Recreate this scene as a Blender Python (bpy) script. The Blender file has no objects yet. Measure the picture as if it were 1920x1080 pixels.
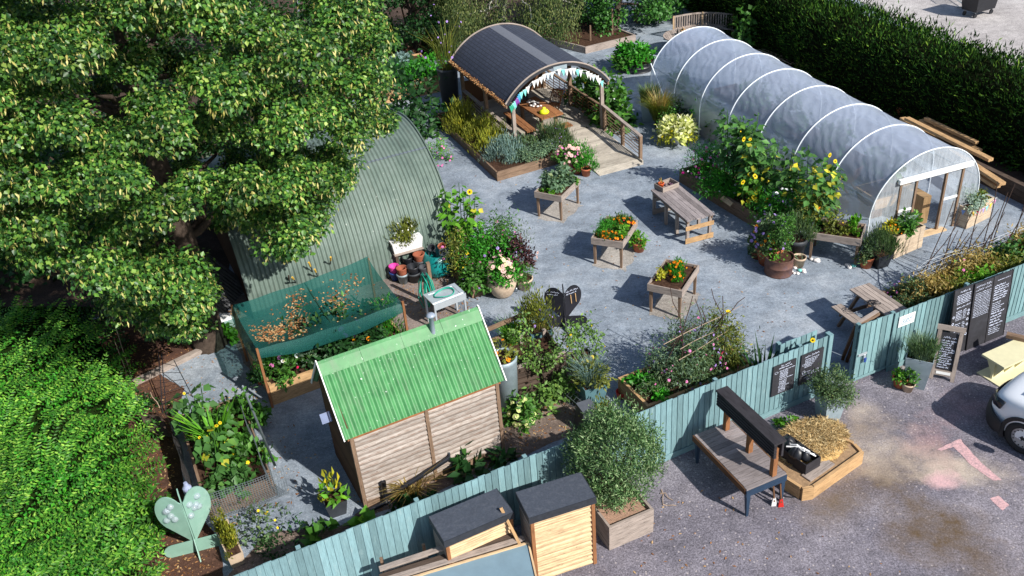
import bpy, math, random
import numpy as np
from mathutils import Vector, Matrix
R = math.radians
rng = np.random.default_rng(7); random.seed(7)
S = bpy.context.scene
COL = S.collection

# ------------------------------------------------------------------ camera, sky, sun, exposure
CAM_H = 15.0
F_PX, PITCH, ROLL = 1768.55, R(32.45), R(-4.88)          # focal length in pixels of a 1920 wide frame
FWD = np.array([0, math.cos(PITCH), -math.sin(PITCH)])
_r = np.array([1.0, 0, 0]); _u = np.cross(_r, FWD)
RT = math.cos(ROLL)*_r + math.sin(ROLL)*_u
UP = -math.sin(ROLL)*_r + math.cos(ROLL)*_u
cd = bpy.data.cameras.new('camera'); cam = bpy.data.objects.new('camera', cd); COL.objects.link(cam)
cd.sensor_width = 36; cd.lens = F_PX*36/1920; cd.clip_end = 500; cd.clip_start = 0.1
cam.matrix_world = Matrix(((RT[0], UP[0], -FWD[0], 0), (RT[1], UP[1], -FWD[1], 0), (RT[2], UP[2], -FWD[2], CAM_H), (0, 0, 0, 1)))
S.camera = cam
SUN_AZ, SUN_EL = R(-45), R(38)
to_sun = Vector((math.cos(SUN_AZ)*math.cos(SUN_EL), math.sin(SUN_AZ)*math.cos(SUN_EL), math.sin(SUN_EL)))
w = bpy.data.worlds.new('World'); S.world = w; w.use_nodes = True
nt = w.node_tree; bg = nt.nodes['Background']
sky = nt.nodes.new('ShaderNodeTexSky'); sky.sky_type = 'NISHITA'; sky.sun_disc = False
sky.sun_elevation = SUN_EL; sky.sun_rotation = R(135); sky.air_density = 1.0; sky.dust_density = 1.0
nt.links.new(sky.outputs[0], bg.inputs[0]); bg.inputs[1].default_value = 0.1
sl = bpy.data.lights.new('sun', 'SUN'); sl.energy = 5.0; sl.angle = R(0.6); sl.color = (1.0, 0.955, 0.88)
so = bpy.data.objects.new('sun', sl); COL.objects.link(so); so.rotation_euler = (-to_sun).to_track_quat('-Z', 'Y').to_euler(); so.location = (20, -20, 30)
S.view_settings.view_transform = 'Standard'; S.view_settings.look = 'None'; S.view_settings.gamma = 1.0
S.view_settings.exposure = 0.42
S.cycles.transparent_max_bounces = 16; S.cycles.max_bounces = 6

# ------------------------------------------------------------------ helpers
def U(px, py, z=0.0):
    """world point at height z under a pixel of the photograph (survey of the site)"""
    d = FWD + RT*(px-960)/F_PX + UP*(540-py)/F_PX
    t = (z-CAM_H)/d[2]
    return np.array([d[0]*t, d[1]*t, z])
def PX(P):
    d = np.asarray(P, float) - np.array([0, 0, CAM_H]); ww = d@FWD
    return np.stack([960+F_PX*(d@RT)/ww, 540-F_PX*(d@UP)/ww], -1)
def inside(p, poly):
    x, y = p; c = False; n = len(poly)
    for i in range(n):
        x1, y1 = poly[i]; x2, y2 = poly[i-1]
        if (y1 > y) != (y2 > y) and x < (x2-x1)*(y-y1)/(y2-y1)+x1: c = not c
    return c
def yaw_of(a, b): return math.atan2(b[1]-a[1], b[0]-a[0])

def link(o, parent=None):
    COL.objects.link(o)
    if parent is not None: o.parent = parent
    return o
def tag(o, label=None, cat=None, group=None, kind=None):
    if label: o['label'] = label
    if cat: o['category'] = cat
    if group: o['group'] = group
    if kind: o['kind'] = kind
    return o
def thing(name, label, cat, loc=(0, 0, 0), yaw=0.0, group=None):
    o = bpy.data.objects.new(name, None); o.empty_display_size = 0.2
    link(o); o.location = [float(v) for v in loc]; o.rotation_euler = (0, 0, yaw)
    return tag(o, label, cat, group)
def dup(root, loc, yaw, label, group=None):
    r = root.copy(); COL.objects.link(r); r.location = [float(v) for v in loc]; r.rotation_euler = (0, 0, yaw)
    r['label'] = label
    if group: r['group'] = group
    for ch in list(root.children):
        c = ch.copy(); COL.objects.link(c); c.parent = r
        for g in list(ch.children):
            d = g.copy(); COL.objects.link(d); d.parent = c
    return r

class MB:
    def __init__(s): s.v = []; s.f = []; s.uv = []; s.m = []
    def add(s, vs, fs, uvs=None, mi=0):
        b = len(s.v); s.v += [tuple(map(float, p)) for p in vs]
        for k, f in enumerate(fs):
            s.f.append([b+i for i in f]); s.m.append(mi)
            s.uv.append(uvs[k] if uvs else [(0, 0)]*len(f))
        return s
    def hexa(s, c, mi=0, long=None):
        """c: 8 corners, bottom ring 0-3, top ring 4-7"""
        c = [np.array(p, float) for p in c]
        fs = [(3, 2, 1, 0), (4, 5, 6, 7), (0, 1, 5, 4), (1, 2, 6, 5), (2, 3, 7, 6), (3, 0, 4, 7)]
        ax = [c[1]-c[0], c[3]-c[0], c[4]-c[0]]
        ln = [np.linalg.norm(a) for a in ax]; L = int(np.argmax(ln)) if long is None else long
        e = ax[L]/max(ln[L], 1e-6); o = random.random()*7, random.random()*7
        uvs = []
        for f in fs:
            P = [c[i] for i in f]; n = np.cross(P[1]-P[0], P[2]-P[0]); n = n/(np.linalg.norm(n)+1e-9)
            sd = np.cross(n, e)
            if np.linalg.norm(sd) < .3: uvs.append([(o[0]+.02*i, o[1]+float(p@np.array([.3, .7, .5]))) for i, p in enumerate(P)]); continue
            uvs.append([(o[0]+float((p-c[0])@e), o[1]+float((p-c[0])@sd)) for p in P])
        return s.add(c, fs, uvs, mi)
    def box(s, x0, x1, y0, y1, z0, z1, mi=0, long=None):
        return s.hexa([(x0, y0, z0), (x1, y0, z0), (x1, y1, z0), (x0, y1, z0), (x0, y0, z1), (x1, y0, z1), (x1, y1, z1), (x0, y1, z1)], mi, long)
    def bar(s, a, b, w, t, up=(0, 0, 1), w2=None, t2=None, mi=0):
        """board from a to b; w across, t along up"""
        a = np.array(a, float); b = np.array(b, float); d = b-a; d /= np.linalg.norm(d)+1e-9
        up = np.array(up, float); sd = np.cross(d, up)
        if np.linalg.norm(sd) < 1e-3: sd = np.cross(d, (1, 0, 0))
        sd /= np.linalg.norm(sd); u = np.cross(sd, d)
        w2 = w if w2 is None else w2; t2 = t if t2 is None else t2
        q = lambda p, W, T: [p-sd*W/2-u*T/2, p+sd*W/2-u*T/2, p+sd*W/2+u*T/2, p-sd*W/2+u*T/2]
        A = q(a, w, t); B = q(b, w2, t2)
        return s.hexa([A[0], A[1], A[2], A[3], B[0], B[1], B[2], B[3]], mi, 2)
    def tube(s, pts, r, seg=6, r2=None, mi=0, cap=True):
        pts = [np.array(p, float) for p in pts]; n = len(pts); r2 = r if r2 is None else r2
        rings = []; ref = np.array([0.13, 0.31, 1.0])
        for i, p in enumerate(pts):
            d = pts[min(i+1, n-1)]-pts[max(i-1, 0)]; d = d/(np.linalg.norm(d)+1e-9)
            if abs(d@ref)/np.linalg.norm(ref) > .95: ref = np.array([1.0, .2, .1])
            a = np.cross(d, ref); a /= np.linalg.norm(a); b = np.cross(d, a)
            rr = (r[i] if hasattr(r, '__len__') else r+(r2-r)*i/max(n-1, 1))
            rings.append([p+rr*(math.cos(2*math.pi*k/seg)*a+math.sin(2*math.pi*k/seg)*b) for k in range(seg)])
        vs = [v for rg in rings for v in rg]; fs = []; uvs = []
        ln = 0
        for i in range(n-1):
            l2 = ln+np.linalg.norm(pts[i+1]-pts[i])
            for k in range(seg):
                fs.append((i*seg+k, i*seg+(k+1) % seg, (i+1)*seg+(k+1) % seg, (i+1)*seg+k))
                uvs.append([(ln, k*.05), (ln, (k+1)*.05), (l2, (k+1)*.05), (l2, k*.05)])
            ln = l2
        if cap:
            fs.append(tuple(range(seg))); uvs.append([(0, 0)]*seg)
            fs.append(tuple((n-1)*seg+k for k in reversed(range(seg)))); uvs.append([(0, 0)]*seg)
        return s.add(vs, fs, uvs, mi)
    def lathe(s, prof, seg=20, c=(0, 0, 0), mi=0):
        vs = []; fs = []; uvs = []
        for (r, z) in prof:
            for k in range(seg):
                a = 2*math.pi*k/seg; vs.append((c[0]+r*math.cos(a), c[1]+r*math.sin(a), c[2]+z))
        for i in range(len(prof)-1):
            for k in range(seg):
                k2 = (k+1) % seg
                fs.append((i*seg+k, i*seg+k2, (i+1)*seg+k2, (i+1)*seg+k))
                uvs.append([(prof[i][1], k*.1), (prof[i][1], k*.1+.1), (prof[i+1][1], k*.1+.1), (prof[i+1][1], k*.1)])
        return s.add(vs, fs, uvs, mi)
    def disc(s, r, z, seg=20, c=(0, 0), mi=0):
        return s.add([(c[0]+r*math.cos(2*math.pi*k/seg), c[1]+r*math.sin(2*math.pi*k/seg), z) for k in range(seg)], [tuple(range(seg))], None, mi)
    def prism(s, pts, z0, z1, mi=0):
        n = len(pts)
        vs = [(p[0], p[1], z0) for p in pts]+[(p[0], p[1], z1) for p in pts]
        fs = [tuple(reversed(range(n))), tuple(range(n, 2*n))]+[(i, (i+1) % n, n+(i+1) % n, n+i) for i in range(n)]
        return s.add(vs, fs, None, mi)
    def sheet(s, grid, mi=0, us=1.0, vs_=1.0):
        """grid[i][j] of points"""
        m, n = len(grid), len(grid[0]); vs = [p for row in grid for p in row]; fs = []; uvs = []
        for i in range(m-1):
            for j in range(n-1):
                fs.append((i*n+j, i*n+j+1, (i+1)*n+j+1, (i+1)*n+j))
                uvs.append([(j*us, i*vs_), ((j+1)*us, i*vs_), ((j+1)*us, (i+1)*vs_), (j*us, (i+1)*vs_)])
        return s.add(vs, fs, uvs, mi)
    def xf(s, M):
        s.v = [tuple(M @ Vector(p)) for p in s.v]; return s
    def build(s, name, mat, parent=None, smooth=False):
        me = bpy.data.meshes.new(name); me.from_pydata(s.v, [], s.f)
        for m in (mat if isinstance(mat, (list, tuple)) else [mat]): me.materials.append(m)
        if isinstance(mat, (list, tuple)): me.polygons.foreach_set('material_index', s.m)
        ul = me.uv_layers.new(name='UVMap'); flat = [c for f in s.uv for p in f for c in p]
        ul.data.foreach_set('uv', flat)
        if smooth: me.polygons.foreach_set('use_smooth', [True]*len(me.polygons))
        me.update(); o = bpy.data.objects.new(name, me); return link(o, parent)

def fast_mesh(name, V, Fq, mat, parent=None, mats_idx=None):
    """V (n,3), Fq (m,k) all same arity"""
    me = bpy.data.meshes.new(name); n, m, k = len(V), len(Fq), Fq.shape[1]
    me.vertices.add(n); me.vertices.foreach_set('co', np.ascontiguousarray(V, np.float32).ravel())
    me.loops.add(m*k); me.loops.foreach_set('vertex_index', np.ascontiguousarray(Fq, np.int32).ravel())
    me.polygons.add(m); me.polygons.foreach_set('loop_start', np.arange(0, m*k, k, dtype=np.int32))
    me.polygons.foreach_set('loop_total', np.full(m, k, np.int32))
    for mm in (mat if isinstance(mat, (list, tuple)) else [mat]): me.materials.append(mm)
    if mats_idx is not None: me.polygons.foreach_set('material_index', np.ascontiguousarray(mats_idx, np.int32))
    me.update(calc_edges=True); me.validate()
    return link(bpy.data.objects.new(name, me), parent)

# ------------------------------------------------------------------ leaves
def nrm(a): return a/(np.linalg.norm(a, axis=-1, keepdims=True)+1e-9)
def rdir(n): return nrm(rng.normal(size=(n, 3)))
def leaf_arrays(P, D, N, L, W, fold=.12):
    n = len(P); D = nrm(D); Sd = nrm(np.cross(D, N)); N2 = np.cross(Sd, D)
    L = np.broadcast_to(np.asarray(L, float).reshape(-1, 1), (n, 1)); W = np.broadcast_to(np.asarray(W, float).reshape(-1, 1), (n, 1))
    v0 = P; v1 = P+.42*L*D+.5*W*Sd+fold*W*N2; v2 = P+L*D-.12*L*N2; v3 = P+.42*L*D-.5*W*Sd+fold*W*N2
    V = np.stack([v0, v1, v2, v3], 1).reshape(-1, 3)
    b = np.arange(n)[:, None]*4
    Fq = np.concatenate([b+[[0, 1, 2]], b+[[0, 2, 3]]], 1).reshape(-1, 3)
    return V, Fq
def leaves(name, P, D, N, L, W, mat, parent=None, fold=.12):
    V, Fq = leaf_arrays(np.asarray(P), np.asarray(D), np.asarray(N), L, W, fold)
    return fast_mesh(name, V, Fq, mat, parent)
def crown_pts(centers, rad, per, squash=.75, hollow=.45):
    """leaf positions scattered round clump centres; returns P, outward dir"""
    C = np.repeat(np.asarray(centers), per, 0); n = len(C)
    rr = np.repeat(np.broadcast_to(np.asarray(rad, float), (len(centers),)), per)[:, None]
    d = rdir(n); q = (hollow+(1-hollow)*rng.random((n, 1))**.6)
    P = C+d*rr*q*np.array([1, 1, squash])
    return P, d
def ell(n, rx, ry, rz, k=0, spread=.22, low=-.2):
    """points on/near an ellipsoid dome (upper part), optionally in k clumps; returns P (local), outward"""
    def dome(m):
        d = rdir(m*3); d = d[d[:, 2] > low][:m]
        while len(d) < m: d = np.concatenate([d, rdir(m)]); d = d[d[:, 2] > low][:m]
        return d
    if k:
        cs = dome(k)*(.65+.4*rng.random((k, 1))); ci = rng.integers(0, k, n)
        d = cs[ci]+rng.normal(size=(n, 3))*spread
    else: d = dome(n)*(.55+.5*rng.random((n, 1))**.5)
    return d*np.array([rx, ry, rz]), nrm(d/np.array([rx, ry, rz]))
def foliage(parent, rx, ry, rz, n, L, W, mat, z=0.0, k=0, mode='out', name='foliage', low=-.2, c=(0, 0), spread=.22):
    P, d = ell(n, rx, ry, rz, k, spread, low); P = P+np.array([c[0], c[1], z])
    P[:, 2] = np.maximum(P[:, 2], .02 if parent is not None else .02)
    up = np.array([0, 0, 1.0])
    if mode == 'out': D = d*.8+rdir(n)*.8+up*.1; N = d+up*.7+rdir(n)*.5
    elif mode == 'up': D = up+d*.55+rdir(n)*.35; N = d+rdir(n)*.6+np.array([.2, -.3, 0])
    elif mode == 'droop': D = d*.6-up*.55+rdir(n)*.5; N = d+up*.6+rdir(n)*.4
    else: D = d*.5+rdir(n); N = up+rdir(n)*.8
    return leaves(name, P, D, N, L*(.7+.6*rng.random(n)), W*(.7+.6*rng.random(n)), mat, parent)
def blades(parent, n, r, h, W, mat, z=0.0, lean=.5, name='foliage', c=(0, 0)):
    """curved grass blades growing out of a spot"""
    a = rng.random(n)*2*math.pi; rr = r*.45*np.sqrt(rng.random(n)); H = h*(.55+.5*rng.random(n))
    B = np.stack([c[0]+rr*np.cos(a), c[1]+rr*np.sin(a), np.full(n, z)], 1)
    a2 = a+rng.normal(size=n)*.5; O = np.stack([np.cos(a2), np.sin(a2), np.zeros(n)], 1)*(lean*H*(.3+.9*rng.random(n)))[:, None]
    Sd = np.stack([-np.sin(a2), np.cos(a2), np.zeros(n)], 1)*(W/2)
    Z = np.array([0, 0, 1.0])
    M = B+O*.3+Z*(H*.6)[:, None]; T = B+O+Z*(H*.95)[:, None]
    V = np.stack([B-Sd*.7, B+Sd*.7, M+Sd, M-Sd, T], 1).reshape(-1, 3); b = np.arange(n)[:, None]*5
    Fq = np.concatenate([b+[[0, 1, 2]], b+[[0, 2, 3]], b+[[3, 2, 4]]], 1).reshape(-1, 3)
    return fast_mesh(name, V, Fq, mat, parent)
def blooms(parent, P, size, mat, name='flower', petals=7, flat=.35, nrmv=None):
    P = np.asarray(P)[:100]
    if nrmv is not None: nrmv = np.asarray(nrmv)[:100]
    for i in range(len(P)): bloom1(parent, P[i:i+1], size, mat, name, petals, flat, None if nrmv is None else nrmv[i:i+1])
def bloom1(parent, P, size, mat, name, petals, flat, nrmv):
    """little petal rosettes at points P; first material petals, second (if list) centre"""
    P = np.asarray(P); n = len(P); up = np.array([0, 0, 1.0])
    N = nrm((nrmv if nrmv is not None else up)+rdir(n)*.55+np.array([.15, -.4, 0]))
    A = nrm(np.cross(N, rdir(n))); B = np.cross(N, A); s = size*.72*(.75+.5*rng.random((n, 1)))
    V = []; 
    ang = np.arange(petals)*2*math.pi/petals
    ring = [P+s*(math.cos(t)*A+math.sin(t)*B)*(1 if i % 2 == 0 else .93)+N*s*flat*.4 for i, t in enumerate(ang)]
    mid = [P+s*.35*(math.cos(t)*A+math.sin(t)*B)+N*s*flat*.55 for t in ang]
    V = np.stack([P]+ring+mid+[P+N*s*.6], 1).reshape(-1, 3); st = 2*petals+2; b = np.arange(n)[:, None]*st
    Fs = []; mi = []
    for i in range(petals):
        j = (i+1) % petals
        Fs.append(b+[[0, 1+i, 1+j]]); mi.append(0)
        Fs.append(b+[[1+petals+i, 1+petals+j, 2*petals+1]]); mi.append(1 if isinstance(mat, (list, tuple)) and len(mat) > 1 else 0)
    Fq = np.concatenate(Fs, 1).reshape(-1, 3); mi = np.tile(np.array(mi), n)
    return fast_mesh(name, V, Fq, mat, parent, mi)
def bloom_on(parent, rx, ry, rz, n, size, mat, z=0.0, low=.1, c=(0, 0), name='flower', petals=7):
    P, d = ell(n, rx*1.05, ry*1.05, rz*1.08, 0, low=low)
    P = d*np.array([rx, ry, rz])*(1.0+.12*rng.random((n, 1)))+np.array([c[0], c[1], z])
    return blooms(parent, P, size, mat, name, petals, nrmv=d)

# ------------------------------------------------------------------ materials
def base_mat(name):
    m = bpy.data.materials.new(name); m.use_nodes = True
    nt = m.node_tree; p = nt.nodes['Principled BSDF']; return m, nt, p, nt.nodes['Material Output']
def N_(nt, t, **kw):
    n = nt.nodes.new('ShaderNode'+t)
    for k, v in kw.items(): setattr(n, k, v)
    return n
def ramp(nt, fac, stops):
    r = N_(nt, 'ValToRGB'); e = r.color_ramp.elements
    while len(e) < len(stops): e.new(.5)
    for el, (p, c) in zip(e, stops): el.position = p; el.color = (*c, 1)
    nt.links.new(fac, r.inputs[0]); return r.outputs[0]
def mixc(nt, fac, a, b, mode='MIX'):
    m = N_(nt, 'MixRGB', blend_type=mode)
    for i, x in zip((0, 1, 2), (fac, a, b)):
        if isinstance(x, (int, float)): m.inputs[i].default_value = x
        elif isinstance(x, tuple): m.inputs[i].default_value = (*x, 1)
        else: nt.links.new(x, m.inputs[i])
    return m.outputs[0]
def noise(nt, scale, detail=4, vec=None, rough=.6):
    n = N_(nt, 'TexNoise'); n.inputs['Scale'].default_value = scale; n.inputs['Detail'].default_value = detail; n.inputs['Roughness'].default_value = rough
    if vec is not None: nt.links.new(vec, n.inputs['Vector'])
    return n.outputs['Fac']
def coord(nt, kind='Object', scale=(1, 1, 1), loc=(0, 0, 0)):
    t = N_(nt, 'TexCoord'); m = N_(nt, 'Mapping'); m.inputs['Scale'].default_value = scale; m.inputs['Location'].default_value = loc
    nt.links.new(t.outputs[kind], m.inputs[0]); return m.outputs[0]
def bump(nt, p, h, strength=.4, dist=.01):
    b = N_(nt, 'Bump'); b.inputs['Strength'].default_value = strength; b.inputs['Distance'].default_value = dist
    nt.links.new(h, b.inputs['Height']); nt.links.new(b.outputs[0], p.inputs['Normal'])
def math_(nt, op, a, b=0.0, clamp=False):
    m = N_(nt, 'Math', operation=op, use_clamp=clamp)
    for i, x in enumerate((a, b)):
        if isinstance(x, (int, float)): m.inputs[i].default_value = x
        else: nt.links.new(x, m.inputs[i])
    return m.outputs[0]
def C8(r, g, b):
    f = lambda c: (c/255/12.92 if c/255 <= .04045 else ((c/255+.055)/1.055)**2.4)
    return (f(r), f(g), f(b))
def mul(c, k): return tuple(min(1, x*k) for x in c)

def wood(name, c, dark=.55, var=.35, stain=None, rough=.8, knots=True):
    m, nt, p, o = base_mat(name); uv = coord(nt, 'UV', (1.2, 13, 1)); uv2 = coord(nt, 'UV', (1, 3, 1))
    g = noise(nt, 3.0, 6, uv, .65); g2 = noise(nt, 2.2, 3, uv2)
    geo = N_(nt, 'NewGeometry'); isl = geo.outputs['Random Per Island']
    col = ramp(nt, g, [(.3, mul(c, dark)), (.47, c), (.72, mul(c, 1.3))])
    col = mixc(nt, .55, col, ramp(nt, noise(nt, 1.7, 6, uv2, .75), [(.34, (.55, .52, .5)), (.5, (1,)*3), (.68, (1.3, 1.28, 1.25))]), 'MULTIPLY')
    tone = ramp(nt, isl, [(0, (1-var,)*3), (1, (1+var*.55,)*3)]); col = mixc(nt, 1.0, col, tone, 'MULTIPLY')
    if stain: col = mixc(nt, ramp(nt, g2, [(.46, (0, 0, 0)), (.66, (.8, .8, .8))]), col, stain)
    if knots:
        v = N_(nt, 'TexVoronoi'); nt.links.new(coord(nt, 'UV', (2.3, 7, 1)), v.inputs['Vector']); v.inputs['Scale'].default_value = 1.4
        col = mixc(nt, ramp(nt, v.outputs['Distance'], [(.04, (.75,)*3), (.1, (0,)*3)]), col, mul(c, .3))
    nt.links.new(col, p.inputs['Base Color']); p.inputs['Roughness'].default_value = rough; p.inputs['Specular IOR Level'].default_value = .25
    bump(nt, p, g, .35, .006); return m
def plain(name, c, rough=.5, var=.15, scale=6, metal=0.0, bmp=.0, spec=.5, dirt=None):
    m, nt, p, o = base_mat(name); v = coord(nt); n = noise(nt, scale, 5, v)
    col = ramp(nt, n, [(.3, mul(c, 1-var)), (.7, mul(c, 1+var))])
    if dirt: col = mixc(nt, ramp(nt, noise(nt, scale*.35, 6, v, .75), [(.5, (0,)*3), (.72, (.85,)*3)]), col, dirt)
    nt.links.new(col, p.inputs['Base Color']); p.inputs['Roughness'].default_value = rough; p.inputs['Metallic'].default_value = metal; p.inputs['Specular IOR Level'].default_value = spec
    if bmp: bump(nt, p, noise(nt, scale*5, 4, v), bmp, .01)
    return m
def leafm(name, stops, trans=.3, rough=.5, spec=.35, patch=.3, pscale=1.1):
    """leaf colours vary leaf by leaf and by bough"""
    m, nt, p, o = base_mat(name); geo = N_(nt, 'NewGeometry')
    col = ramp(nt, geo.outputs['Random Per Island'], stops)
    if patch:
        n = noise(nt, pscale, 3, coord(nt)); col = mixc(nt, 1.0, col, ramp(nt, n, [(.35, (1-patch,)*3), (.65, (1+patch,)*3)]), 'MULTIPLY')
    nt.links.new(col, p.inputs['Base Color']); p.inputs['Roughness'].default_value = rough; p.inputs['Specular IOR Level'].default_value = spec
    tr = N_(nt, 'BsdfTranslucent'); nt.links.new(mixc(nt, 1.0, col, (1.0, 1.15, .5), 'MULTIPLY'), tr.inputs[0])
    mx = N_(nt, 'MixShader'); mx.inputs[0].default_value = trans
    nt.links.new(p.outputs[0], mx.inputs[1]); nt.links.new(tr.outputs[0], mx.inputs[2]); nt.links.new(mx.outputs[0], o.inputs[0]); return m
def green(name, c, spread=.45, **kw):
    return leafm(name, [(0, mul(c, 1-spread)), (.5, c), (.85, mul(c, 1+spread)), (1, (min(1, c[0]*2.1), c[1]*1.6, c[2]*1.0))], **kw)
# ------------------------------------------------------------------ palette
M = {}
M['wood_grey'] = wood('weathered_wood', C8(152, 140, 132), .5, .35)
M['wood_mid'] = wood('brown_wood', C8(126, 104, 86), .45, .32)
M['wood_dark'] = wood('dark_wood', C8(92, 64, 44), .5, .3)
M['wood_new'] = wood('fresh_wood', C8(180, 146, 106), .5, .3)
M['wood_pale'] = wood('pale_softwood', C8(198, 170, 134), .6, .28)
M['wood_bleached'] = wood('bleached_softwood', C8(188, 170, 148), .6, .28)
M['wood_orange'] = wood('orange_wood', C8(138, 94, 62), .5, .28)
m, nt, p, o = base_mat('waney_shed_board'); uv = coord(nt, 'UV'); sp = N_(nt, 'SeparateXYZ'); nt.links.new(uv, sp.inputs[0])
g = noise(nt, 3.0, 6, coord(nt, 'UV', (1.4, 22, 1)), .65); u2 = noise(nt, 3.4, 5, coord(nt, 'UV', (1, 1.5, 1)), .7)
c = ramp(nt, g, [(.28, C8(126, 110, 98)), (.5, C8(166, 156, 148)), (.75, C8(194, 186, 180))])
c = mixc(nt, 1.0, c, ramp(nt, N_(nt, 'NewGeometry').outputs['Random Per Island'], [(0, (.75,)*3), (1, (1.12,)*3)]), 'MULTIPLY')
edge = math_(nt, 'SUBTRACT', 1.0, math_(nt, 'ABSOLUTE', math_(nt, 'DIVIDE', math_(nt, 'SUBTRACT', sp.outputs[1], .012), .014)), True)
wane = math_(nt, 'MULTIPLY', edge, ramp(nt, u2, [(.40, (0,)*3), (.6, (.8,)*3)])); c = mixc(nt, wane, c, C8(116, 80, 58)); c = mixc(nt, math_(nt, 'MULTIPLY', math_(nt, 'GREATER_THAN', sp.outputs[1], .060), .6), c, C8(88, 76, 68))  # dark band under each lap: lap shadow put into the board colour
vv = N_(nt, 'TexVoronoi'); nt.links.new(coord(nt, 'UV', (3.2, 7, 1)), vv.inputs['Vector']); vv.inputs['Scale'].default_value = 1.5
c = mixc(nt, ramp(nt, vv.outputs['Distance'], [(.05, (.8,)*3), (.13, (0,)*3)]), c, C8(90, 58, 42))
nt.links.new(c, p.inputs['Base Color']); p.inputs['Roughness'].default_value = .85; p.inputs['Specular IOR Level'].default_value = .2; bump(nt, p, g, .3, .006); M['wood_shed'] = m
M['wood_deck'] = wood('deck_board', C8(172, 164, 152), .6, .25)
M['wood_black'] = wood('tarred_wood', C8(48, 46, 50), .5, .3)
M['wood_sleeper'] = wood('old_sleeper', C8(78, 66, 58), .4, .3)
M['bark'] = plain('bark', C8(72, 62, 55), .95, .45, 9, bmp=.9, spec=.1)
M['twig'] = plain('twig', C8(74, 60, 54), .9, .3, 20, spec=.1)
M['cane'] = plain('cane', C8(160, 140, 122), .8, .25, 20, spec=.2)
M['soil'] = plain('soil', C8(70, 52, 42), 1, .5, 14, bmp=.8, spec=.05)
M['white_metal'] = plain('white_tube', C8(226, 232, 238), .4, .05)
M['white_paint'] = plain('white_paint', C8(228, 228, 226), .5, .06)
M['felt'] = plain('roof_felt', C8(62, 68, 80), .85, .22, 26, bmp=.3, dirt=C8(84, 88, 98))
M['felt_edge'] = plain('felt_edge', C8(38, 42, 50), .7, .3, 12)
M['steel'] = plain('galvanised_steel', C8(150, 160, 166), .35, .12, 5, metal=.7)
M['stainless'] = plain('stainless_steel', C8(186, 194, 200), .35, .08, 5, metal=.35)
M['zinc'] = plain('zinc_planter', C8(148, 164, 172), .5, .14, 4, metal=.15, dirt=C8(122, 138, 146))
M['zinc_teal'] = plain('teal_zinc', C8(96, 134, 144), .5, .14, 4, metal=.2)
M['dark_pot'] = plain('dark_pot', C8(52, 56, 62), .6, .2, 6)
M['black_plastic'] = plain('black_plastic', C8(28, 30, 36), .4, .25, 6)
M['terracotta'] = plain('terracotta', C8(178, 104, 74), .85, .16, 8, spec=.2, dirt=C8(196, 140, 112))
M['terracotta_dark'] = plain('dark_terracotta', C8(140, 82, 62), .85, .2, 8, spec=.2)
M['stone_pot'] = plain('stone_pot', C8(190, 170, 148), .85, .12, 9, spec=.2, dirt=C8(160, 138, 118))
M['maroon'] = plain('maroon_glaze', C8(110, 36, 44), .25, .15, 6)
M['rust'] = plain('rusty_drum', C8(104, 74, 64), .75, .25, 6, metal=.2, dirt=C8(70, 66, 84))
M['teal_plastic'] = plain('teal_plastic', C8(16, 122, 122), .35, .15, 4, bmp=.2)
M['green_plastic'] = plain('green_plastic', C8(34, 70, 58), .5, .15, 4)
M['white_plastic'] = plain('white_plastic', C8(222, 222, 222), .4, .06, 4)
M['grey_plastic'] = plain('grey_plastic', C8(140, 150, 166), .35, .06, 4)
M['yellow'] = plain('yellow_paint', C8(208, 202, 166), .5, .06, 6)
M['hi_vis'] = plain('hi_vis_yellow', C8(226, 240, 30), .6, .08, 4)
M['chalk'] = plain('chalk', C8(206, 214, 236), .95, .12, 30)
M['blackboard'] = plain('blackboard', C8(40, 40, 46), .75, .25, 5, dirt=C8(58, 58, 66))
M['straw'] = leafm('straw', [(0, C8(146, 118, 78)), (.5, C8(192, 164, 116)), (1, C8(222, 202, 158))], .15, .8, .15, .2)
M['dry_leaf'] = leafm('dry_leaf', [(0, C8(112, 72, 44)), (.5, C8(168, 116, 72)), (1, C8(208, 178, 132))], .2, .8, .15, 0)
M['red_paint'] = plain('red_plastic', C8(190, 40, 34), .5, .1)
M['blue_plastic'] = plain('blue_plastic', C8(40, 70, 140), .5, .1)
M['orange_plastic'] = plain('orange_plastic', C8(226, 96, 40), .5, .1)
M['magenta'] = plain('pink_plastic', C8(206, 60, 150), .5, .1)
M['stonewhite'] = plain('painted_stone', C8(220, 216, 214), .6, .08)
M['turq'] = plain('turquoise_stone', C8(120, 206, 196), .6, .1)
# leaves
M['g_lime'] = leafm('lime_leaf', [(0, C8(32, 66, 30)), (.45, C8(58, 100, 40)), (.8, C8(90, 132, 48)), (1, C8(146, 168, 80))], .26, .42, .4, .38, .8)
M['bract'] = leafm('lime_bract', [(0, C8(176, 166, 84)), (1, C8(226, 216, 148))], .35, .6, .2, 0)
M['g_hedge'] = leafm('bright_leaflet', [(0, C8(46, 96, 34)), (.5, C8(80, 140, 46)), (.85, C8(118, 174, 58)), (1, C8(160, 200, 84))], .36, .45, .35, .34, .45)
M['g_conifer'] = leafm('conifer_spray', [(0, C8(12, 30, 10)), (.6, C8(34, 66, 22)), (.88, C8(66, 104, 34)), (1, C8(112, 140, 50))], .10, .7, .1, .4, .6)
M['g_birch'] = leafm('birch_leaf', [(0, C8(52, 74, 40)), (.5, C8(86, 104, 58)), (1, C8(138, 144, 86))], .3, .5, .3, .3, .6)
M['g_tree'] = green('tree_leaf', C8(62, 112, 46))
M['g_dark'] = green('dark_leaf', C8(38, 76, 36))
M['g_mid'] = green('mid_leaf', C8(66, 112, 42))
M['g_bright'] = green('bright_leaf', C8(92, 150, 42), .4)
M['g_vivid'] = green('vivid_leaf', C8(60, 138, 36), .4)
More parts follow.
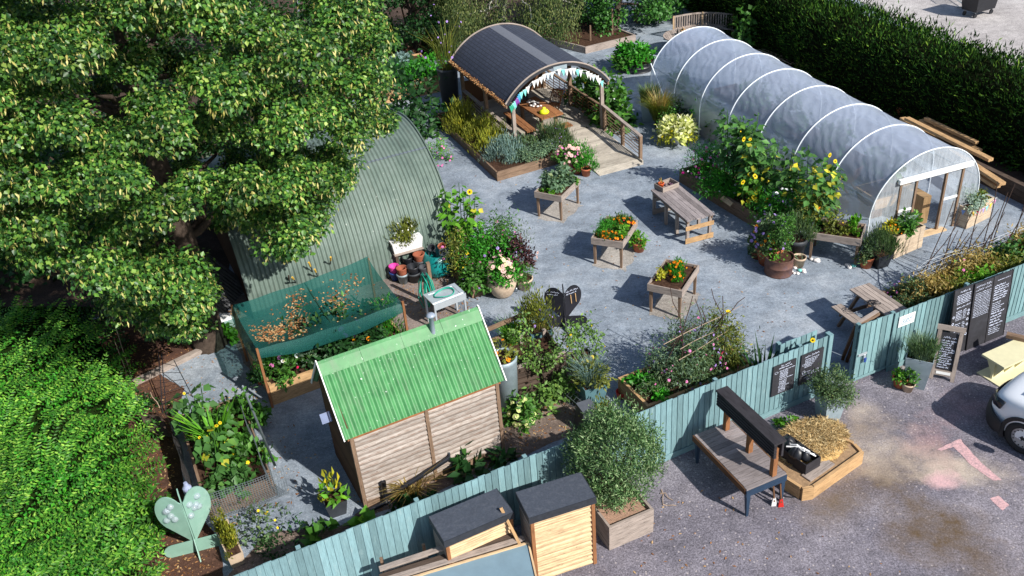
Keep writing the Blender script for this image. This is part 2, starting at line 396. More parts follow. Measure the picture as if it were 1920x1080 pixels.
M['g_yellow'] = green('yellow_leaf', C8(172, 172, 52), .35)
M['g_cream'] = leafm('cream_leaf', [(0, C8(170, 180, 76)), (.5, C8(220, 220, 150)), (1, C8(240, 240, 214))], .3)
M['g_grey'] = green('grey_leaf', C8(104, 132, 104), .3)
M['g_silver'] = green('silver_leaf', C8(150, 170, 160), .25)
M['g_blue'] = green('blue_leaf', C8(120, 148, 146), .25)
M['g_olive'] = green('olive_leaf', C8(112, 122, 52), .35)
M['g_rosemary'] = green('rosemary_leaf', C8(138, 144, 52), .35)
M['g_lav'] = green('lavender_leaf', C8(86, 112, 74), .35)
M['g_sun'] = green('sunflower_leaf', C8(74, 118, 58), .35)
M['g_apple'] = green('apple_leaf', C8(104, 140, 68), .35)
M['g_purple'] = green('purple_leaf', C8(70, 44, 48), .35)
M['g_dry'] = leafm('withered_leaf', [(0, C8(120, 104, 50)), (.5, C8(168, 140, 74)), (1, C8(200, 184, 120))], .25)
def fl(n, c, v=.2): return leafm(n, [(0, mul(c, 1-v)), (1, mul(c, 1+v))], .25, .6, .2, 0)
F = dict(orange=fl('orange_petal', C8(238, 140, 22)), yellow=fl('yellow_petal', C8(240, 206, 36)), white=fl('white_petal', C8(238, 238, 240), .05),
         pink=fl('pink_petal', C8(226, 128, 190)), magenta=fl('magenta_petal', C8(190, 40, 130)), purple=fl('purple_petal', C8(150, 60, 170)),
         lilac=fl('lilac_petal', C8(170, 140, 214)), red=fl('red_petal', C8(190, 28, 44)), cream=fl('cream_petal', C8(228, 214, 172)),
         brown=fl('seed_brown', C8(86, 54, 26)), blush=fl('blush_petal', C8(226, 186, 180)), lime=fl('lime_flower', C8(190, 206, 130)), crimson=fl('crimson_petal', C8(206, 36, 86)))

# ------------------------------------------------------------------ ground
def ground_mat(name, c1, c2, c3, speck, fine=55, stain=None, bmpk=.5):
    m, nt, p, o = base_mat(name); v = coord(nt)
    big = noise(nt, .35, 5, v, .65); mid = noise(nt, 2.3, 6, v, .7); fn = noise(nt, fine, 3, v, .8)
    col = ramp(nt, big, [(.32, c1), (.5, c2), (.68, c3)])
    col = mixc(nt, .8, col, ramp(nt, mid, [(.28, (.62,)*3), (.5, (1.0,)*3), (.72, (1.3,)*3)]), 'MULTIPLY')
    col = mixc(nt, .85, col, ramp(nt, fn, [(.3, (.5,)*3), (.5, (1.0,)*3), (.7, (1.55,)*3)]), 'MULTIPLY')
    g2 = noise(nt, 13, 8, v, .85); col = mixc(nt, .8, col, ramp(nt, g2, [(.34, (.58,)*3), (.5, (1.0,)*3), (.66, (1.42,)*3)]), 'MULTIPLY')
    sc = math_(nt, 'MULTIPLY', ramp(nt, noise(nt, 1.1, 9, coord(nt, 'Object', (.7, 1.6, 1)), .8), [(.5, (0,)*3), (.68, (1,)*3)]), ramp(nt, g2, [(.42, (0,)*3), (.6, (.75,)*3)]))
    col = mixc(nt, sc, col, mul(c3, 1.45))
    vo = N_(nt, 'TexVoronoi'); vo.inputs['Scale'].default_value = fine*.62; nt.links.new(v, vo.inputs['Vector'])
    rnd = N_(nt, 'SeparateColor'); nt.links.new(vo.outputs['Color'], rnd.inputs[0])
    sp = math_(nt, 'MULTIPLY', math_(nt, 'GREATER_THAN', rnd.outputs[0], .93), math_(nt, 'LESS_THAN', vo.outputs['Distance'], .33))
    col = mixc(nt, math_(nt, 'MULTIPLY', sp, .6), col, speck)
    if stain:
        sep = N_(nt, 'SeparateXYZ'); nt.links.new(v, sep.inputs[0])
        wob = math_(nt, 'MULTIPLY', math_(nt, 'SUBTRACT', noise(nt, .8, 8, v, .72), .5), 4.2)
        for (x, y, r, sx, ang, cc, k) in stain:
            dx = math_(nt, 'SUBTRACT', sep.outputs[0], x); dy = math_(nt, 'SUBTRACT', sep.outputs[1], y)
            ca, sa = math.cos(ang), math.sin(ang)
            u = math_(nt, 'DIVIDE', math_(nt, 'ADD', math_(nt, 'MULTIPLY', dx, ca), math_(nt, 'MULTIPLY', dy, sa)), sx)
            q = math_(nt, 'SUBTRACT', math_(nt, 'MULTIPLY', dy, ca), math_(nt, 'MULTIPLY', dx, sa))
            d = math_(nt, 'SQRT', math_(nt, 'ADD', math_(nt, 'MULTIPLY', u, u), math_(nt, 'MULTIPLY', q, q)))
            f = math_(nt, 'SUBTRACT', 1.0, math_(nt, 'DIVIDE', math_(nt, 'ADD', d, math_(nt, 'MULTIPLY', wob, r*.55)), r), True)
            f = math_(nt, 'MULTIPLY', math_(nt, 'MULTIPLY', f, k*1.5, True), ramp(nt, mid, [(.3, (.35,)*3), (.6, (1,)*3)]))
            col = mixc(nt, f, col, mixc(nt, .5, cc, ramp(nt, fn, [(.3, mul(cc, .6)), (.7, mul(cc, 1.35))])))
    nt.links.new(col, p.inputs['Base Color']); p.inputs['Roughness'].default_value = .95; p.inputs['Specular IOR Level'].default_value = .15
    bump(nt, p, fn, bmpk, .015); return m
gm = ground_mat('crushed_gravel', C8(106, 115, 126), C8(130, 140, 152), C8(154, 161, 170), C8(188, 190, 196), 48)
MB().add([(-120, -60, 0), (140, -60, 0), (140, 160, 0), (-120, 160, 0)], [(0, 1, 2, 3)]).build('ground', gm)['kind'] = 'structure'
def patch(name, pts, mat, z, jag=.0, sub=6):
    """irregular flat sheet; pts are world xy"""
    P = []
    n = len(pts)
    for i in range(n):
        a = np.array(pts[i][:2]); b = np.array(pts[(i+1) % n][:2])
        for k in range(sub if jag else 1):
            q = a+(b-a)*k/(sub if jag else 1)
            P.append((q[0]+random.uniform(-jag, jag), q[1]+random.uniform(-jag, jag), z))
    o = MB().add(P, [tuple(range(len(P)))]).build(name, mat); o['kind'] = 'structure'; return o
def upoly(px, z=0): return [U(x, y, z)[:2] for x, y in px]
fd = np.array([math.cos(R(24.1)), math.sin(R(24.1))]); fnv = np.array([-fd[1], fd[0]])
F0 = np.array([7.26, 17.66])                                   # fence top right end
bst = C8(96, 80, 62); pst = C8(176, 140, 140); dst = C8(186, 172, 158)
sts = []
for px, py, r, sx, a, c, k in [(1640, 890, 1.1, 1.7, .35, bst, .7), (1750, 1000, 1.15, 1.2, -.3, bst, .8), (1850, 1070, .9, 1.5, .2, bst, .6), (1560, 960, .7, 1.6, .3, C8(112, 98, 84), .5), (1700, 860, .9, 1.6, -.1, C8(150, 134, 118), .6), (1790, 880, .8, 1.7, -.35, dst, .7), (1640, 845, 1.0, 1.8, .1, dst, .6), (1620, 800, .8, 1.3, .5, C8(140, 124, 108), .5), (1620, 770, .5, 1.2, .9, dst, .55), (1500, 850, .35, 1.5, .9, bst, .4),
                           (1740, 830, .8, 1.3, .4, pst, .45), (1770, 905, .33, 1.4, .1, C8(206, 168, 170), .95), (1690, 700, .5, 1.6, .3, dst, .35), (1820, 770, .8, 1.4, .3, pst, .35)]:
    g = U(px, py); sts.append((g[0], g[1], r, sx, a, c, k))
cm = ground_mat('car_park_surface', C8(96, 93, 102), C8(114, 110, 119), C8(136, 131, 138), C8(196, 186, 184), 26, sts, .9)
a = F0-fd*16-fnv*.02; b = F0+fd*16-fnv*.02
patch('car_park', [a, b, b-fnv*30+fd*20, a-fnv*30-fd*10], cm, .004)
pm = plain('pink_road_paint', C8(196, 158, 160), .9, .3, 26, dirt=C8(122, 116, 122))
for k, px in enumerate([[(1757, 843), (1800, 823), (1807, 832), (1840, 868), (1877, 900), (1862, 902), (1822, 874), (1788, 838), (1765, 846)], [(1855, 935), (1872, 930), (1892, 948), (1880, 957)]]):
    patch('painted_marking', upoly(px), pm, .009, .012, 5)
soilm = ground_mat('bark_mulch', C8(62, 46, 40), C8(84, 60, 50), C8(104, 76, 62), C8(186, 140, 100), 34, None, .9)
dirtm = ground_mat('bare_soil', C8(86, 74, 68), C8(112, 98, 90), C8(136, 122, 114), C8(188, 174, 164), 40, None, .7)
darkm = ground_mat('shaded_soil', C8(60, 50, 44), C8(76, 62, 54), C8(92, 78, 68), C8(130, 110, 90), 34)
patch('mulch_bed', upoly([(170, 600), (330, 560), (405, 640), (392, 655), (300, 700), (245, 722), (180, 700)]), soilm, .005, .03)
patch('mulch_strip', upoly([(225, 722), (300, 700), (345, 730), (328, 800), (352, 930), (400, 1000), (425, 1085), (380, 1130), (150, 1130), (150, 722)]), soilm, .005, .05)
patch('bare_soil', upoly([(700, 925), (760, 880), (945, 800), (965, 700), (1075, 660), (1110, 700), (1140, 760), (1160, 778), (1060, 822), (900, 885), (760, 955)]), dirtm, .006, .06)
patch('bare_soil', upoly([(420, 1085), (500, 1000), (640, 985), (700, 940), (740, 950), (560, 1035), (450, 1085)]), dirtm, .006, .05)
patch('dusty_ground', upoly([(430, 560), (560, 520), (740, 505), (880, 520), (900, 545), (850, 560), (860, 600), (760, 640), (640, 660), (480, 720), (440, 640)]), ground_mat('dusty_gravel', C8(112, 100, 94), C8(128, 116, 112), C8(140, 130, 126), C8(190, 160, 130), 44), .004, .05)
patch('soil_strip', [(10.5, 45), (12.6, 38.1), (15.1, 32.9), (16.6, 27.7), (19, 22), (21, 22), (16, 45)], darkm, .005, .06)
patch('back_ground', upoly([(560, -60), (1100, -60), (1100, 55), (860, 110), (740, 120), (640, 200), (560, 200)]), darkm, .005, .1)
patch('overflow_car_park', [(17.6, 60), (23, 20), (60, 20), (60, 90), (17.6, 90)], ground_mat('concrete_yard', C8(150, 145, 144), C8(168, 163, 162), C8(180, 176, 174), C8(200, 196, 196), 30), .005)
# ------------------------------------------------------------------ fence
FT = (M_f := None)
def paint_mat(name, c):
    m, nt, p, o = base_mat(name); uv = coord(nt, 'UV', (1.5, 16, 1)); g = noise(nt, 2.5, 6, uv, .7)
    isl = N_(nt, 'NewGeometry').outputs['Random Per Island']
    col = ramp(nt, g, [(.3, mul(c, .72)), (.52, c), (.78, mul(c, 1.3))])
    col = mixc(nt, 1.0, col, ramp(nt, isl, [(0, (.68,)*3), (1, (1.2,)*3)]), 'MULTIPLY')
    col = mixc(nt, ramp(nt, noise(nt, 1.6, 7, coord(nt, 'UV', (1, 4, 1)), .75), [(.56, (0,)*3), (.74, (.6,)*3)]), col, C8(160, 182, 182))
    nt.links.new(col, p.inputs['Base Color']); p.inputs['Roughness'].default_value = .75; p.inputs['Specular IOR Level'].default_value = .25
    bump(nt, p, g, .3, .006); return m
M['fence'] = paint_mat('blue_green_fence_paint', C8(116, 148, 154)); M['fence_r'] = paint_mat('green_fence_paint', C8(112, 144, 148))
def fence_run(root, length, h, mat, boards_out=True, pitch=.145, gate=False, plinth=True):
    """boards along local +x, outside face on -y"""
    mb = MB(); n = int(length/pitch); p = length/n
    for i in range(n):
        x = i*p; t = .012; j = random.uniform(-.022, .008)
        mb.hexa([(x, -.030, .12), (x+p+.012, -.012, .12), (x+p+.012, 0, .12), (x, 0, .12), (x, -.030, h+j), (x+p+.012, -.012, h+j), (x+p+.012, 0, h+j), (x, 0, h+j)], 0, 2)
    mb.build('board_panel', mat, root)
    for z in (.35, h*.55, h-.22): MB().box(0, length, .002, .05, z, z+.08).build('rail', mat, root)
    if plinth: MB().box(0, length, -.055, -.034, -.02, .16, 0, 0).build('gravel_board', mat, root)
    for k in range(int(length/2.4)+1):
        x = min(k*2.4, length-.1); MB().box(x, x+.09, .053, .14, -.1, h-.03, 0, 2).build('post', mat, root)
FH = 1.72; FYAW = R(24.1)
ft = thing('fence', 'long painted blue green close board fence ending at the gateway', 'fence', (*(F0-fd*15.2), 0), FYAW)
fence_run(ft, 15.2, FH, M['fence'])
MB().box(15.203, 15.32, -.06, .10, -.1, FH+.02, 0, 2).build('end_post', M['fence'], ft)
fr = thing('fence', 'short low blue green board screen just behind the gateway end of the long fence', 'fence', (*(F0-fd*1.05+fnv*.42), 0), FYAW)
fence_run(fr, 1.1, 1.62, M['fence'], plinth=False)
GY = yaw_of(U(1596, 721), U(1655, 697))
gp = U(1596, 721)
gt = thing('gate', 'open blue green boarded gate with a padlocked metal bolt at the car park entrance', 'gate', gp, GY)
fence_run(gt, 1.0, 1.78, M['fence_r'], plinth=False)
MB().box(.04, .3, -.06, -.034, .86, .92).box(.2, .26, -.075, -.036, .72, .86).build('bolt', M['stainless'], gt)
MB().box(.2, .27, -.10, -.078, .66, .78).build('padlock', M['blue_plastic'], gt)
MB().box(0, 1.0, -.050, -.034, .13, .2, 0, 0).build('bottom_rail', M['fence_r'], gt)
FR0 = gp[:2]+np.array([math.cos(GY), math.sin(GY)])*1.06
FRY = R(22.9); frd = np.array([math.cos(FRY), math.sin(FRY)]); frn = np.array([-frd[1], frd[0]])
f2 = thing('fence', 'blue green board fence right of the gate, with tall chalkboards leaning on it', 'fence', (*FR0, 0), FRY)
fence_run(f2, 8.0, 1.74, M['fence_r'])

def onwall(B, yaw, px, py):
    n = np.array([math.cos(yaw), math.sin(yaw)]); d = FWD+RT*(px-960)/F_PX+UP*(540-py)/F_PX
    s, t = np.linalg.solve(np.array([[d[0], -n[0]], [d[1], -n[1]]]), np.array(B)[:2]); return t, CAM_H+s*d[2]
def scribble(mb, x0, x1, z, hgt, y, dens=1.0, slope=0.0, th=.008):
    """one hand written chalk line on a vertical board (local xz plane at y)"""
    x = x0
    while x < x1-hgt*.5:
        wl = min(random.uniform(1.2, 4.5)*hgt, x1-x); k = max(3, int(wl/(hgt*.34))); pts = []
        for i in range(k+1):
            xx = x+wl*i/k; zz = z+(hgt*(random.uniform(.35, 1.0) if i % 2 else random.uniform(-.1, .25)))+slope*(xx-x0); pts.append((xx, zz))
        for (a, b), (c, d) in zip(pts[:-1], pts[1:]):
            dx, dz = c-a, d-b; l = math.hypot(dx, dz)+1e-6; nx, nz = -dz/l*th/2, dx/l*th/2
            mb.add([(a+nx, y, b+nz), (a-nx, y, b-nz), (c-nx, y, d-nz), (c+nx, y, d+nz)], [(0, 1, 2, 3)])
        x += wl+hgt*.55
def ring(mb, cx, cz, r, y, th=.008, sq=.7):
    for i in range(12):
        a, b = i*math.pi/6, (i+1)*math.pi/6
        p = [(cx+r*k*math.cos(t), y, cz+r*k*sq*math.sin(t)) for k, t in ((1, a), (1-th/r, a), (1-th/r, b), (1, b))]
        mb.add(p, [(0, 1, 2, 3)])
FB = F0-fnv*.034
for (pts, lab, rows) in [([(1449.8, 687.8), (1492, 671), (1486, 726.5), (1444, 743.5)], 'small black chalk sign on the fence, the one further from the gateway', 'A'),
                   ([(1503, 666), (1544, 650), (1536, 706), (1495, 722)], 'small black chalk sign on the fence nearest its gateway end', 'B')]:
    q = [onwall(FB, FYAW, *p) for p in pts]; x0 = (q[0][0]+q[3][0])/2; x1 = (q[1][0]+q[2][0])/2; z1 = (q[0][1]+q[1][1])/2; z0 = (q[2][1]+q[3][1])/2
    W, Hh = x1-x0, z1-z0
    t = thing('chalk_sign', lab, 'sign', (*(FB+fd*x0), z0), FYAW, 'chalk signs on the fence')
    MB().box(0, W, -.03, 0, 0, Hh).build('board', M['blackboard'], t)
    mb = MB(); y = -.033
    if rows == 'A':
        scribble(mb, W*.32, W*.72, Hh*.93, .055, y); scribble(mb, W*.25, W*.85, Hh*.86, .04, y); scribble(mb, W*.28, W*.95, Hh*.77, .03, y); ring(mb, W*.14, Hh*.77, .05, y)
        for k in range(5): scribble(mb, W*.3, W*.66, Hh*(.72-.045*k), .026, y)
        scribble(mb, W*.3, W*.9, Hh*.55-.06, .03, y)
        for k in range(4): scribble(mb, W*.3, W*.62, Hh*(.42-.045*k), .026, y)
        scribble(mb, W*.28, W*.75, Hh*.24, .03, y)
        for k in range(4): scribble(mb, W*.3, W*.6, Hh*(.2-.045*k), .026, y)
    else:
        scribble(mb, W*.15, W*.85, Hh*.88, .06, y, slope=.02)
        for k in range(6): scribble(mb, W*.18, W*(.8-.06*k), Hh*(.8-.05*k), .028, y)
        ring(mb, W*.12, Hh*.66, .04, y); ring(mb, W*.16, Hh*.42, .05, y)
        for k in range(3): scribble(mb, W*.1, W*.5, Hh*(.38-.045*k), .026, y); scribble(mb, W*.5, W*.88, Hh*(.34-.045*k), .026, y)
        scribble(mb, W*.2, W*.45, Hh*.2, .03, y)
        for k in range(2): scribble(mb, W*.3, W*.66, Hh*(.15-.045*k), .026, y)
    mb.build('chalk_writing', M['chalk'], t)
# white notice on right fence
FB2 = FR0-frn*.036
q = [onwall(FB2, FRY, *p) for p in [(1686.5, 595), (1716, 584.5), (1712, 604), (1683.5, 614)]]
x0, x1, z0, z1 = q[0][0], q[1][0], q[3][1], q[0][1]
t = thing('notice', 'white notice with pale blue lettering screwed to the fence beside the gate', 'sign', (*(FB2+frd*x0), z0), FRY)
Wn, Hn = x1-x0, z1-z0
MB().box(0, Wn, -.015, 0, 0, Hn).build('panel', M['white_paint'], t)
mb = MB(); scribble(mb, Wn*.4, Wn*.62, Hn*.8, .05, -.018, th=.010)
for k, (a_, b_) in enumerate([(.2, .85), (.15, .8), (.25, .75), (.12, .85), (.2, .6)]): scribble(mb, Wn*a_, Wn*b_, Hn*(.66-.13*k), .028 if k != 2 else .045, -.018, th=.010)
mb.build('lettering', plain('pale_blue_ink', C8(84, 136, 164), .8), t)
# three tall chalkboards leaning on the right fence
s5 = lambda x, y: (1560+x/4.153, 480+y/4.153)
for k, (tl, tr, bl) in enumerate([((962, 275), (1110, 225), (957, 800)), ((1118, 222), (1258, 165), (1112, 720)), ((1268, 163), (1397, 113), (1255, 632))]):
    zt = 1.9
    A = U(*s5(*tl), zt); Bq = U(*s5(*tr), zt); yw = FRY; W = float(np.linalg.norm((Bq-A)[:2])); Wd = .62
    lean = .16; base = A[:2]-frn*lean
    t = thing('chalkboard', ['leftmost of three tall black chalkboards leaning on the fence, a price list in columns', 'middle of three tall black chalkboards leaning on the fence, writing only in its upper half', 'rightmost of three tall black chalkboards leaning on the fence, covered with loose handwriting'][k], 'chalkboard', (*base, 0), yw, 'tall chalkboards leaning on the fence')
    an = math.atan2(lean, zt); Lb = zt/math.cos(an); M4 = Matrix.Rotation(-an, 4, 'X')
    MB().box(0, Wd, 0, .03, .0, Lb).xf(M4).build('board', M['blackboard'], t)
    e = MB().box(-.022, -.001, -.012, .035, 0, Lb+.01).box(Wd+.001, Wd+.022, -.012, .035, 0, Lb+.01); e.xf(M4).build('frame', M['wood_black'], t)
    mb = MB(); y = -.004; Hh = Lb; dr = []
    if k == 0:
        scribble(mb, .18, .5, Hh*.94, .06, y)
        for j in range(6): scribble(mb, .1, .55, Hh*(.9-.025*j), .03, y)
        scribble(mb, .12, .56, Hh*.71, .045, y, slope=.05)
        for j in range(6): scribble(mb, .12, .32, Hh*(.66-.025*j), .028, y); scribble(mb, .36, .46, Hh*(.66-.025*j), .028, y)
        for j in range(5): scribble(mb, .12, .3, Hh*(.47-.027*j), .028, y); scribble(mb, .36, .46, Hh*(.47-.027*j), .028, y)
        for j in range(5): scribble(mb, .12, .3, Hh*(.3-.027*j), .034, y, th=.011); scribble(mb, .34, .46, Hh*(.3-.027*j), .034, y, th=.011)
        for rx, rz in [(.54, .63), (.54, .58), (.53, .5), (.54, .42), (.05, .6), (.05, .5), (.05, .42), (.54, .27)]: dr.append((rx, Hh*rz, .035))
        mb.box(.13, .14, y-.002, y, Hh*.1, Hh*.2); ring(mb, .06, Hh*.2, .035, y, .02, 1)
    elif k == 1:
        for j in range(2): scribble(mb, .04, .56, Hh*(.93-.05*j), .07, y, th=.006)
        for j in range(15): scribble(mb, .05, .58, Hh*(.84-.025*j), .026, y, th=.006)
    else:
        scribble(mb, .12, .56, Hh*.92, .035, y, th=.006)
        for j in range(7): scribble(mb, .06, random.uniform(.4, .58), Hh*(.84-.035*j), .045, y, th=.011)
        for j in range(5): scribble(mb, .06, random.uniform(.3, .5), Hh*(.58-.03*j), .03, y)
        for j in range(5): scribble(mb, .06, random.uniform(.36, .56), Hh*(.42-.045*j), .05, y, th=.012)
        for j in range(4): scribble(mb, .06, random.uniform(.3, .5), Hh*(.2-.03*j), .03, y)
    mb.xf(M4).build('chalk_writing', M['chalk'], t)
    for (rx, rz, rr_) in dr: m9 = MB(); ring(m9, rx, rz, rr_, -.004, .014, 1); m9.xf(M4).build('chalk_drawing', M['chalk'], t)

# ------------------------------------------------------------------ corrugated sheet helper
def corr(nx, x0, x1, amp, wl, curve):
    """curve(v)->(pt(y,z), normal(y,z)); x runs along the corrugated direction"""
    g = []; nv = len(curve)
    for (y, z, ny, nz) in curve:
        row = []
        for i in range(nx+1):
            x = x0+(x1-x0)*i/nx; a = amp*math.sin(2*math.pi*(x-x0)/wl); row.append((x, y+ny*a, z+nz*a))
        g.append(row)
    return g
# ------------------------------------------------------------------ shed
SY = R(24.8); SL, SD, SE, SR = 3.48, 2.0, 2.28, 3.42
sh = thing('garden_shed', 'weathered timber shed with a green corrugated roof and grey vent pipe', 'shed', U(683, 951.5), SY)
def waney(mb, x0, x1, h, y, z0, n=14, face=-1, axis='x', inset=0.0):
    e = h/n*1.28; st = h/n
    for i in range(n):
        zb = z0+i*st; sg = 16; f = random.random()*9; row = []
        lo = [zb-.02+.009*math.sin(f+j*.9)+random.uniform(-.006, .006) for j in range(sg+1)]
        vs = []; fs = []; uv = []; o1 = random.random()*9
        for j in range(sg+1):
            x = x0+(x1-x0)*j/sg
            for (yy, zz) in ((y-.062, lo[j]), (y-.014, zb+e), (y, zb+e), (y-.022, lo[j])): vs.append((x, yy, zz) if axis == 'x' else (-yy*0+yy, x, zz))
        for j in range(sg):
            b0, b1 = j*4, j*4+4
            for q in ((0, 1), (1, 2), (2, 3), (3, 0)):
                fs.append((b0+q[0], b1+q[0], b1+q[1], b0+q[1])); u0, u1 = (x1-x0)*j/sg+o1, (x1-x0)*(j+1)/sg+o1
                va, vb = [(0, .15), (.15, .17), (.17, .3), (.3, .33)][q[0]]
                uv.append([(u0, va), (u1, va), (u1, vb), (u0, vb)])
        mb.add(vs, fs, uv)
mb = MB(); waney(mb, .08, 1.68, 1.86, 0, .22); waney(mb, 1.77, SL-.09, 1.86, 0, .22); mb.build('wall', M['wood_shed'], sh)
mb = MB().box(.08, 1.68, -.04, -.005, 0, .24, 0, 0).box(1.77, SL-.09, -.04, -.005, 0, .24, 0, 0); mb.build('gravel_board', M['wood_mid'], sh)
for x in (-.01, 1.685, SL-.085): MB().box(x, x+.08, -.075, .02, -.05, 2.06, 0, 2).build('post', M['wood_mid'], sh)
mb = MB().box(-.05, SL+.05, -.06, -.004, 2.0, 2.075, 0, 0); mb.build('wall_plate', M['wood_orange'], sh)
gb = MB()
for side in (0.0, SL-.03):
    n = 13
    for i in range(n):
        z = .02+i*.175; gb.hexa([(side, .02, z), (side+.025, .02, z), (side+.025, SD, z), (side, SD, z), (side+.01, .02, z+.19), (side+.025, .02, z+.19), (side+.025, SD, z+.19), (side+.01, SD, z+.19)])
    gb.prism([], 0, 0) if False else None
    gb.add([(side, 0, SE), (side, SD, SE), (side, SD/2, SR-.06), (side+.03, 0, SE), (side+.03, SD, SE), (side+.03, SD/2, SR-.06)], [(0, 2, 1), (3, 4, 5), (0, 3, 5, 2), (1, 2, 5, 4)], [[(0, 0)]*3, [(0, 0)]*3, [(0, 0)]*4, [(0, 0)]*4])
gb.box(.03, SL-.03, SD-.03, SD, .02, SE)
gb.build('gable_wall', M['wood_dark'], sh)
rm, nt, p, o = base_mat('green_corrugated_roof'); v = coord(nt)
cg = ramp(nt, noise(nt, 2.2, 6, v, .7), [(.3, C8(52, 112, 64)), (.55, C8(68, 132, 78)), (.75, C8(88, 146, 96))])
wht = math_(nt, 'GREATER_THAN', noise(nt, 15, 3, v), .70); cg = mixc(nt, ramp(nt, noise(nt, 1.6, 8, coord(nt, 'Object', (3, .6, .6)), .78), [(.5, (0,)*3), (.72, (.7,)*3)]), cg, C8(96, 118, 92)); cg = mixc(nt, math_(nt, 'MULTIPLY', wht, .8), cg, C8(214, 224, 214))
nt.links.new(cg, p.inputs['Base Color']); p.inputs['Roughness'].default_value = .55; M['roof_green'] = rm
sl_ = math.atan2(SR-SE, SD/2); c_, s_ = math.cos(sl_), math.sin(sl_)
for sgn, yc in ((1, 0), (-1, SD)):
    y0 = yc-sgn*.14; z0 = SE-.14*math.tan(sl_)
    cv = [(y0+sgn*(SD/2+.14)*k/6, z0+(SR-z0)*k/6, -sgn*s_, c_) for k in range(7)]
    MB().sheet(corr(26*10, -.12, SL+.12, .020, (SL+.24)/26, cv)).build('roof', M['roof_green'], sh, True)
rc = MB()
for k in range(4):
    xa, xb = -.13+(SL+.26)*k/4, -.13+(SL+.26)*(k+1)/4-.006; dz = .003*(k % 2)
    for sgn in (1, -1):
        prof = []
        for j in range(5):
            d = .34*j/4; prof.append((SD/2-sgn*d*c_, SR+.035+dz-d*s_+(-.012 if j == 4 else 0)-.02*(1 if j == 0 else 0)))
        for (ya, za), (yb, zb) in zip(prof[:-1], prof[1:]): rc.add([(xa, ya, za), (xb, ya, za), (xb, yb, zb), (xa, yb, zb)], [(0, 1, 2, 3) if sgn < 0 else (3, 2, 1, 0)])
rc.build('ridge_cap', M['roof_green'], sh)
for x in (-.16, SL+.122):
    bg_ = MB()
    for sgn, yc in ((1, 0), (-1, SD)): bg_.bar((x+.02, yc-sgn*.16, SE-.16*math.tan(sl_)+.01), (x+.02, SD/2, SR+.03), .022, .055, (0, -sgn*s_, c_))
    bg_.build('barge_board', M['white_paint'], sh)
vp = MB().lathe([(.055, -.12), (.055, .36), (.10, .37), (.105, .40), (.06, .44), (0, .445)], 18, (2.45, SD/2-.13, SR-.1)); vp.build('vent_pipe', M['grey_plastic'], sh, True)
sp = MB().box(-.40, -.18, .75, .79, 2.26, 2.48); t_ = sp.xf(Matrix.Translation((-.3, .5, 2.35)) @ Matrix.Rotation(R(-35), 4, 'X') @ Matrix.Translation((.3, -.77, -2.37))); t_.build('solar_panel', plain('solar_cell', C8(70, 90, 130), .2, .2), sh)
wp = lambda px, py, z, yo=-.12: None
def shed_local(px, py, yo):
    o0 = np.array(U(683, 951.5)[:2]); n = np.array([-math.sin(SY), math.cos(SY)]); t, z = onwall(o0+n*yo, SY, px, py); return (t, yo, z)
pa = shed_local(845, 858, -.16); pb = shed_local(722, 935, -.16); pcx = shed_local(719, 903, -.16)
dp = MB().tube([(pa[0]+.0, -.02, pa[2]+.03), (pa[0]-.02, -.15, pa[2]), pb], .055, 10).tube([(pcx[0], -.16, pcx[2]), (pb[0], -.16, pb[2]-.16)], .055, 10)
dp.tube([(pb[0], -.16, pb[2]-.1), (pb[0]-.35, -.2, .06), (pb[0]-.75, -.3, .05)], .055, 10); dp.build('drainpipe', M['black_plastic'], sh, True)

# ------------------------------------------------------------------ corrugated arched hut
NY = R(23.5); NC = (-2.95, 28.9); NR = 3.5; NL = 6.55
nh = thing('corrugated_hut', 'grey green corrugated iron arched hut beneath the big lime tree', 'hut', (*NC, 0), NY)
nm, nt, p, o = base_mat('grey_green_corrugated_iron'); v = coord(nt)
cg = ramp(nt, noise(nt, 1.1, 6, v, .7), [(.3, C8(82, 98, 92)), (.5, C8(100, 116, 108)), (.7, C8(114, 128, 122))])
stn = ramp(nt, noise(nt, 1.0, 5, coord(nt, 'Object', (6, 1, .8)), .7), [(.58, (0,)*3), (.72, (.5,)*3)]); cg = mixc(nt, stn, cg, C8(86, 82, 72))
wht = math_(nt, 'GREATER_THAN', noise(nt, 11, 2, v), .745); cg = mixc(nt, math_(nt, 'MULTIPLY', wht, .7), cg, C8(206, 212, 206))
nt.links.new(cg, p.inputs['Base Color']); p.inputs['Roughness'].default_value = .55; p.inputs['Metallic'].default_value = .15
cv = [(-NR*math.cos(a), NR*math.sin(a), -math.cos(a), math.sin(a)) for a in np.linspace(0, math.pi, 40)]
nw = 50
MB().sheet(corr(nw*8, -NL, 0, .020, NL/nw, cv)).build('roof', nm, nh, True)
ed = MB().tube([(0.0, y*1.006, z*1.006) for (y, z, _, _) in cv], .022, 6); ed.tube([(-NL, y*1.006, z*1.006) for (y, z, _, _) in cv], .022, 6); ed.build('edge_trim', nm, nh)
for q in (.34, .66):                                                              # overlaps where the sheets meet
    a = math.pi*q; yy, zz = -NR*math.cos(a), NR*math.sin(a)
    MB().sheet(corr(nw*8, -NL, 0, .017, NL/nw, [(-(NR+.008)*math.cos(a+d), (NR+.008)*math.sin(a+d), -math.cos(a), math.sin(a)) for d in (-.006, .006, .012)])).build('sheet_lap', M['steel'], nh)
for x in (-.05, -NL+.05):
    MB().prism([(-NR*.985*math.cos(a), NR*.985*math.sin(a)) for a in np.linspace(0, math.pi, 30)], 0, .05).xf(Matrix.Translation((x, 0, 0)) @ Matrix(((0, 0, 1, 0), (1, 0, 0, 0), (0, 1, 0, 0), (0, 0, 0, 1)))).build('end_wall', M['wood_dark'], nh)
lq = (-.25, -NR*math.cos(R(32)), NR*math.sin(R(32)))
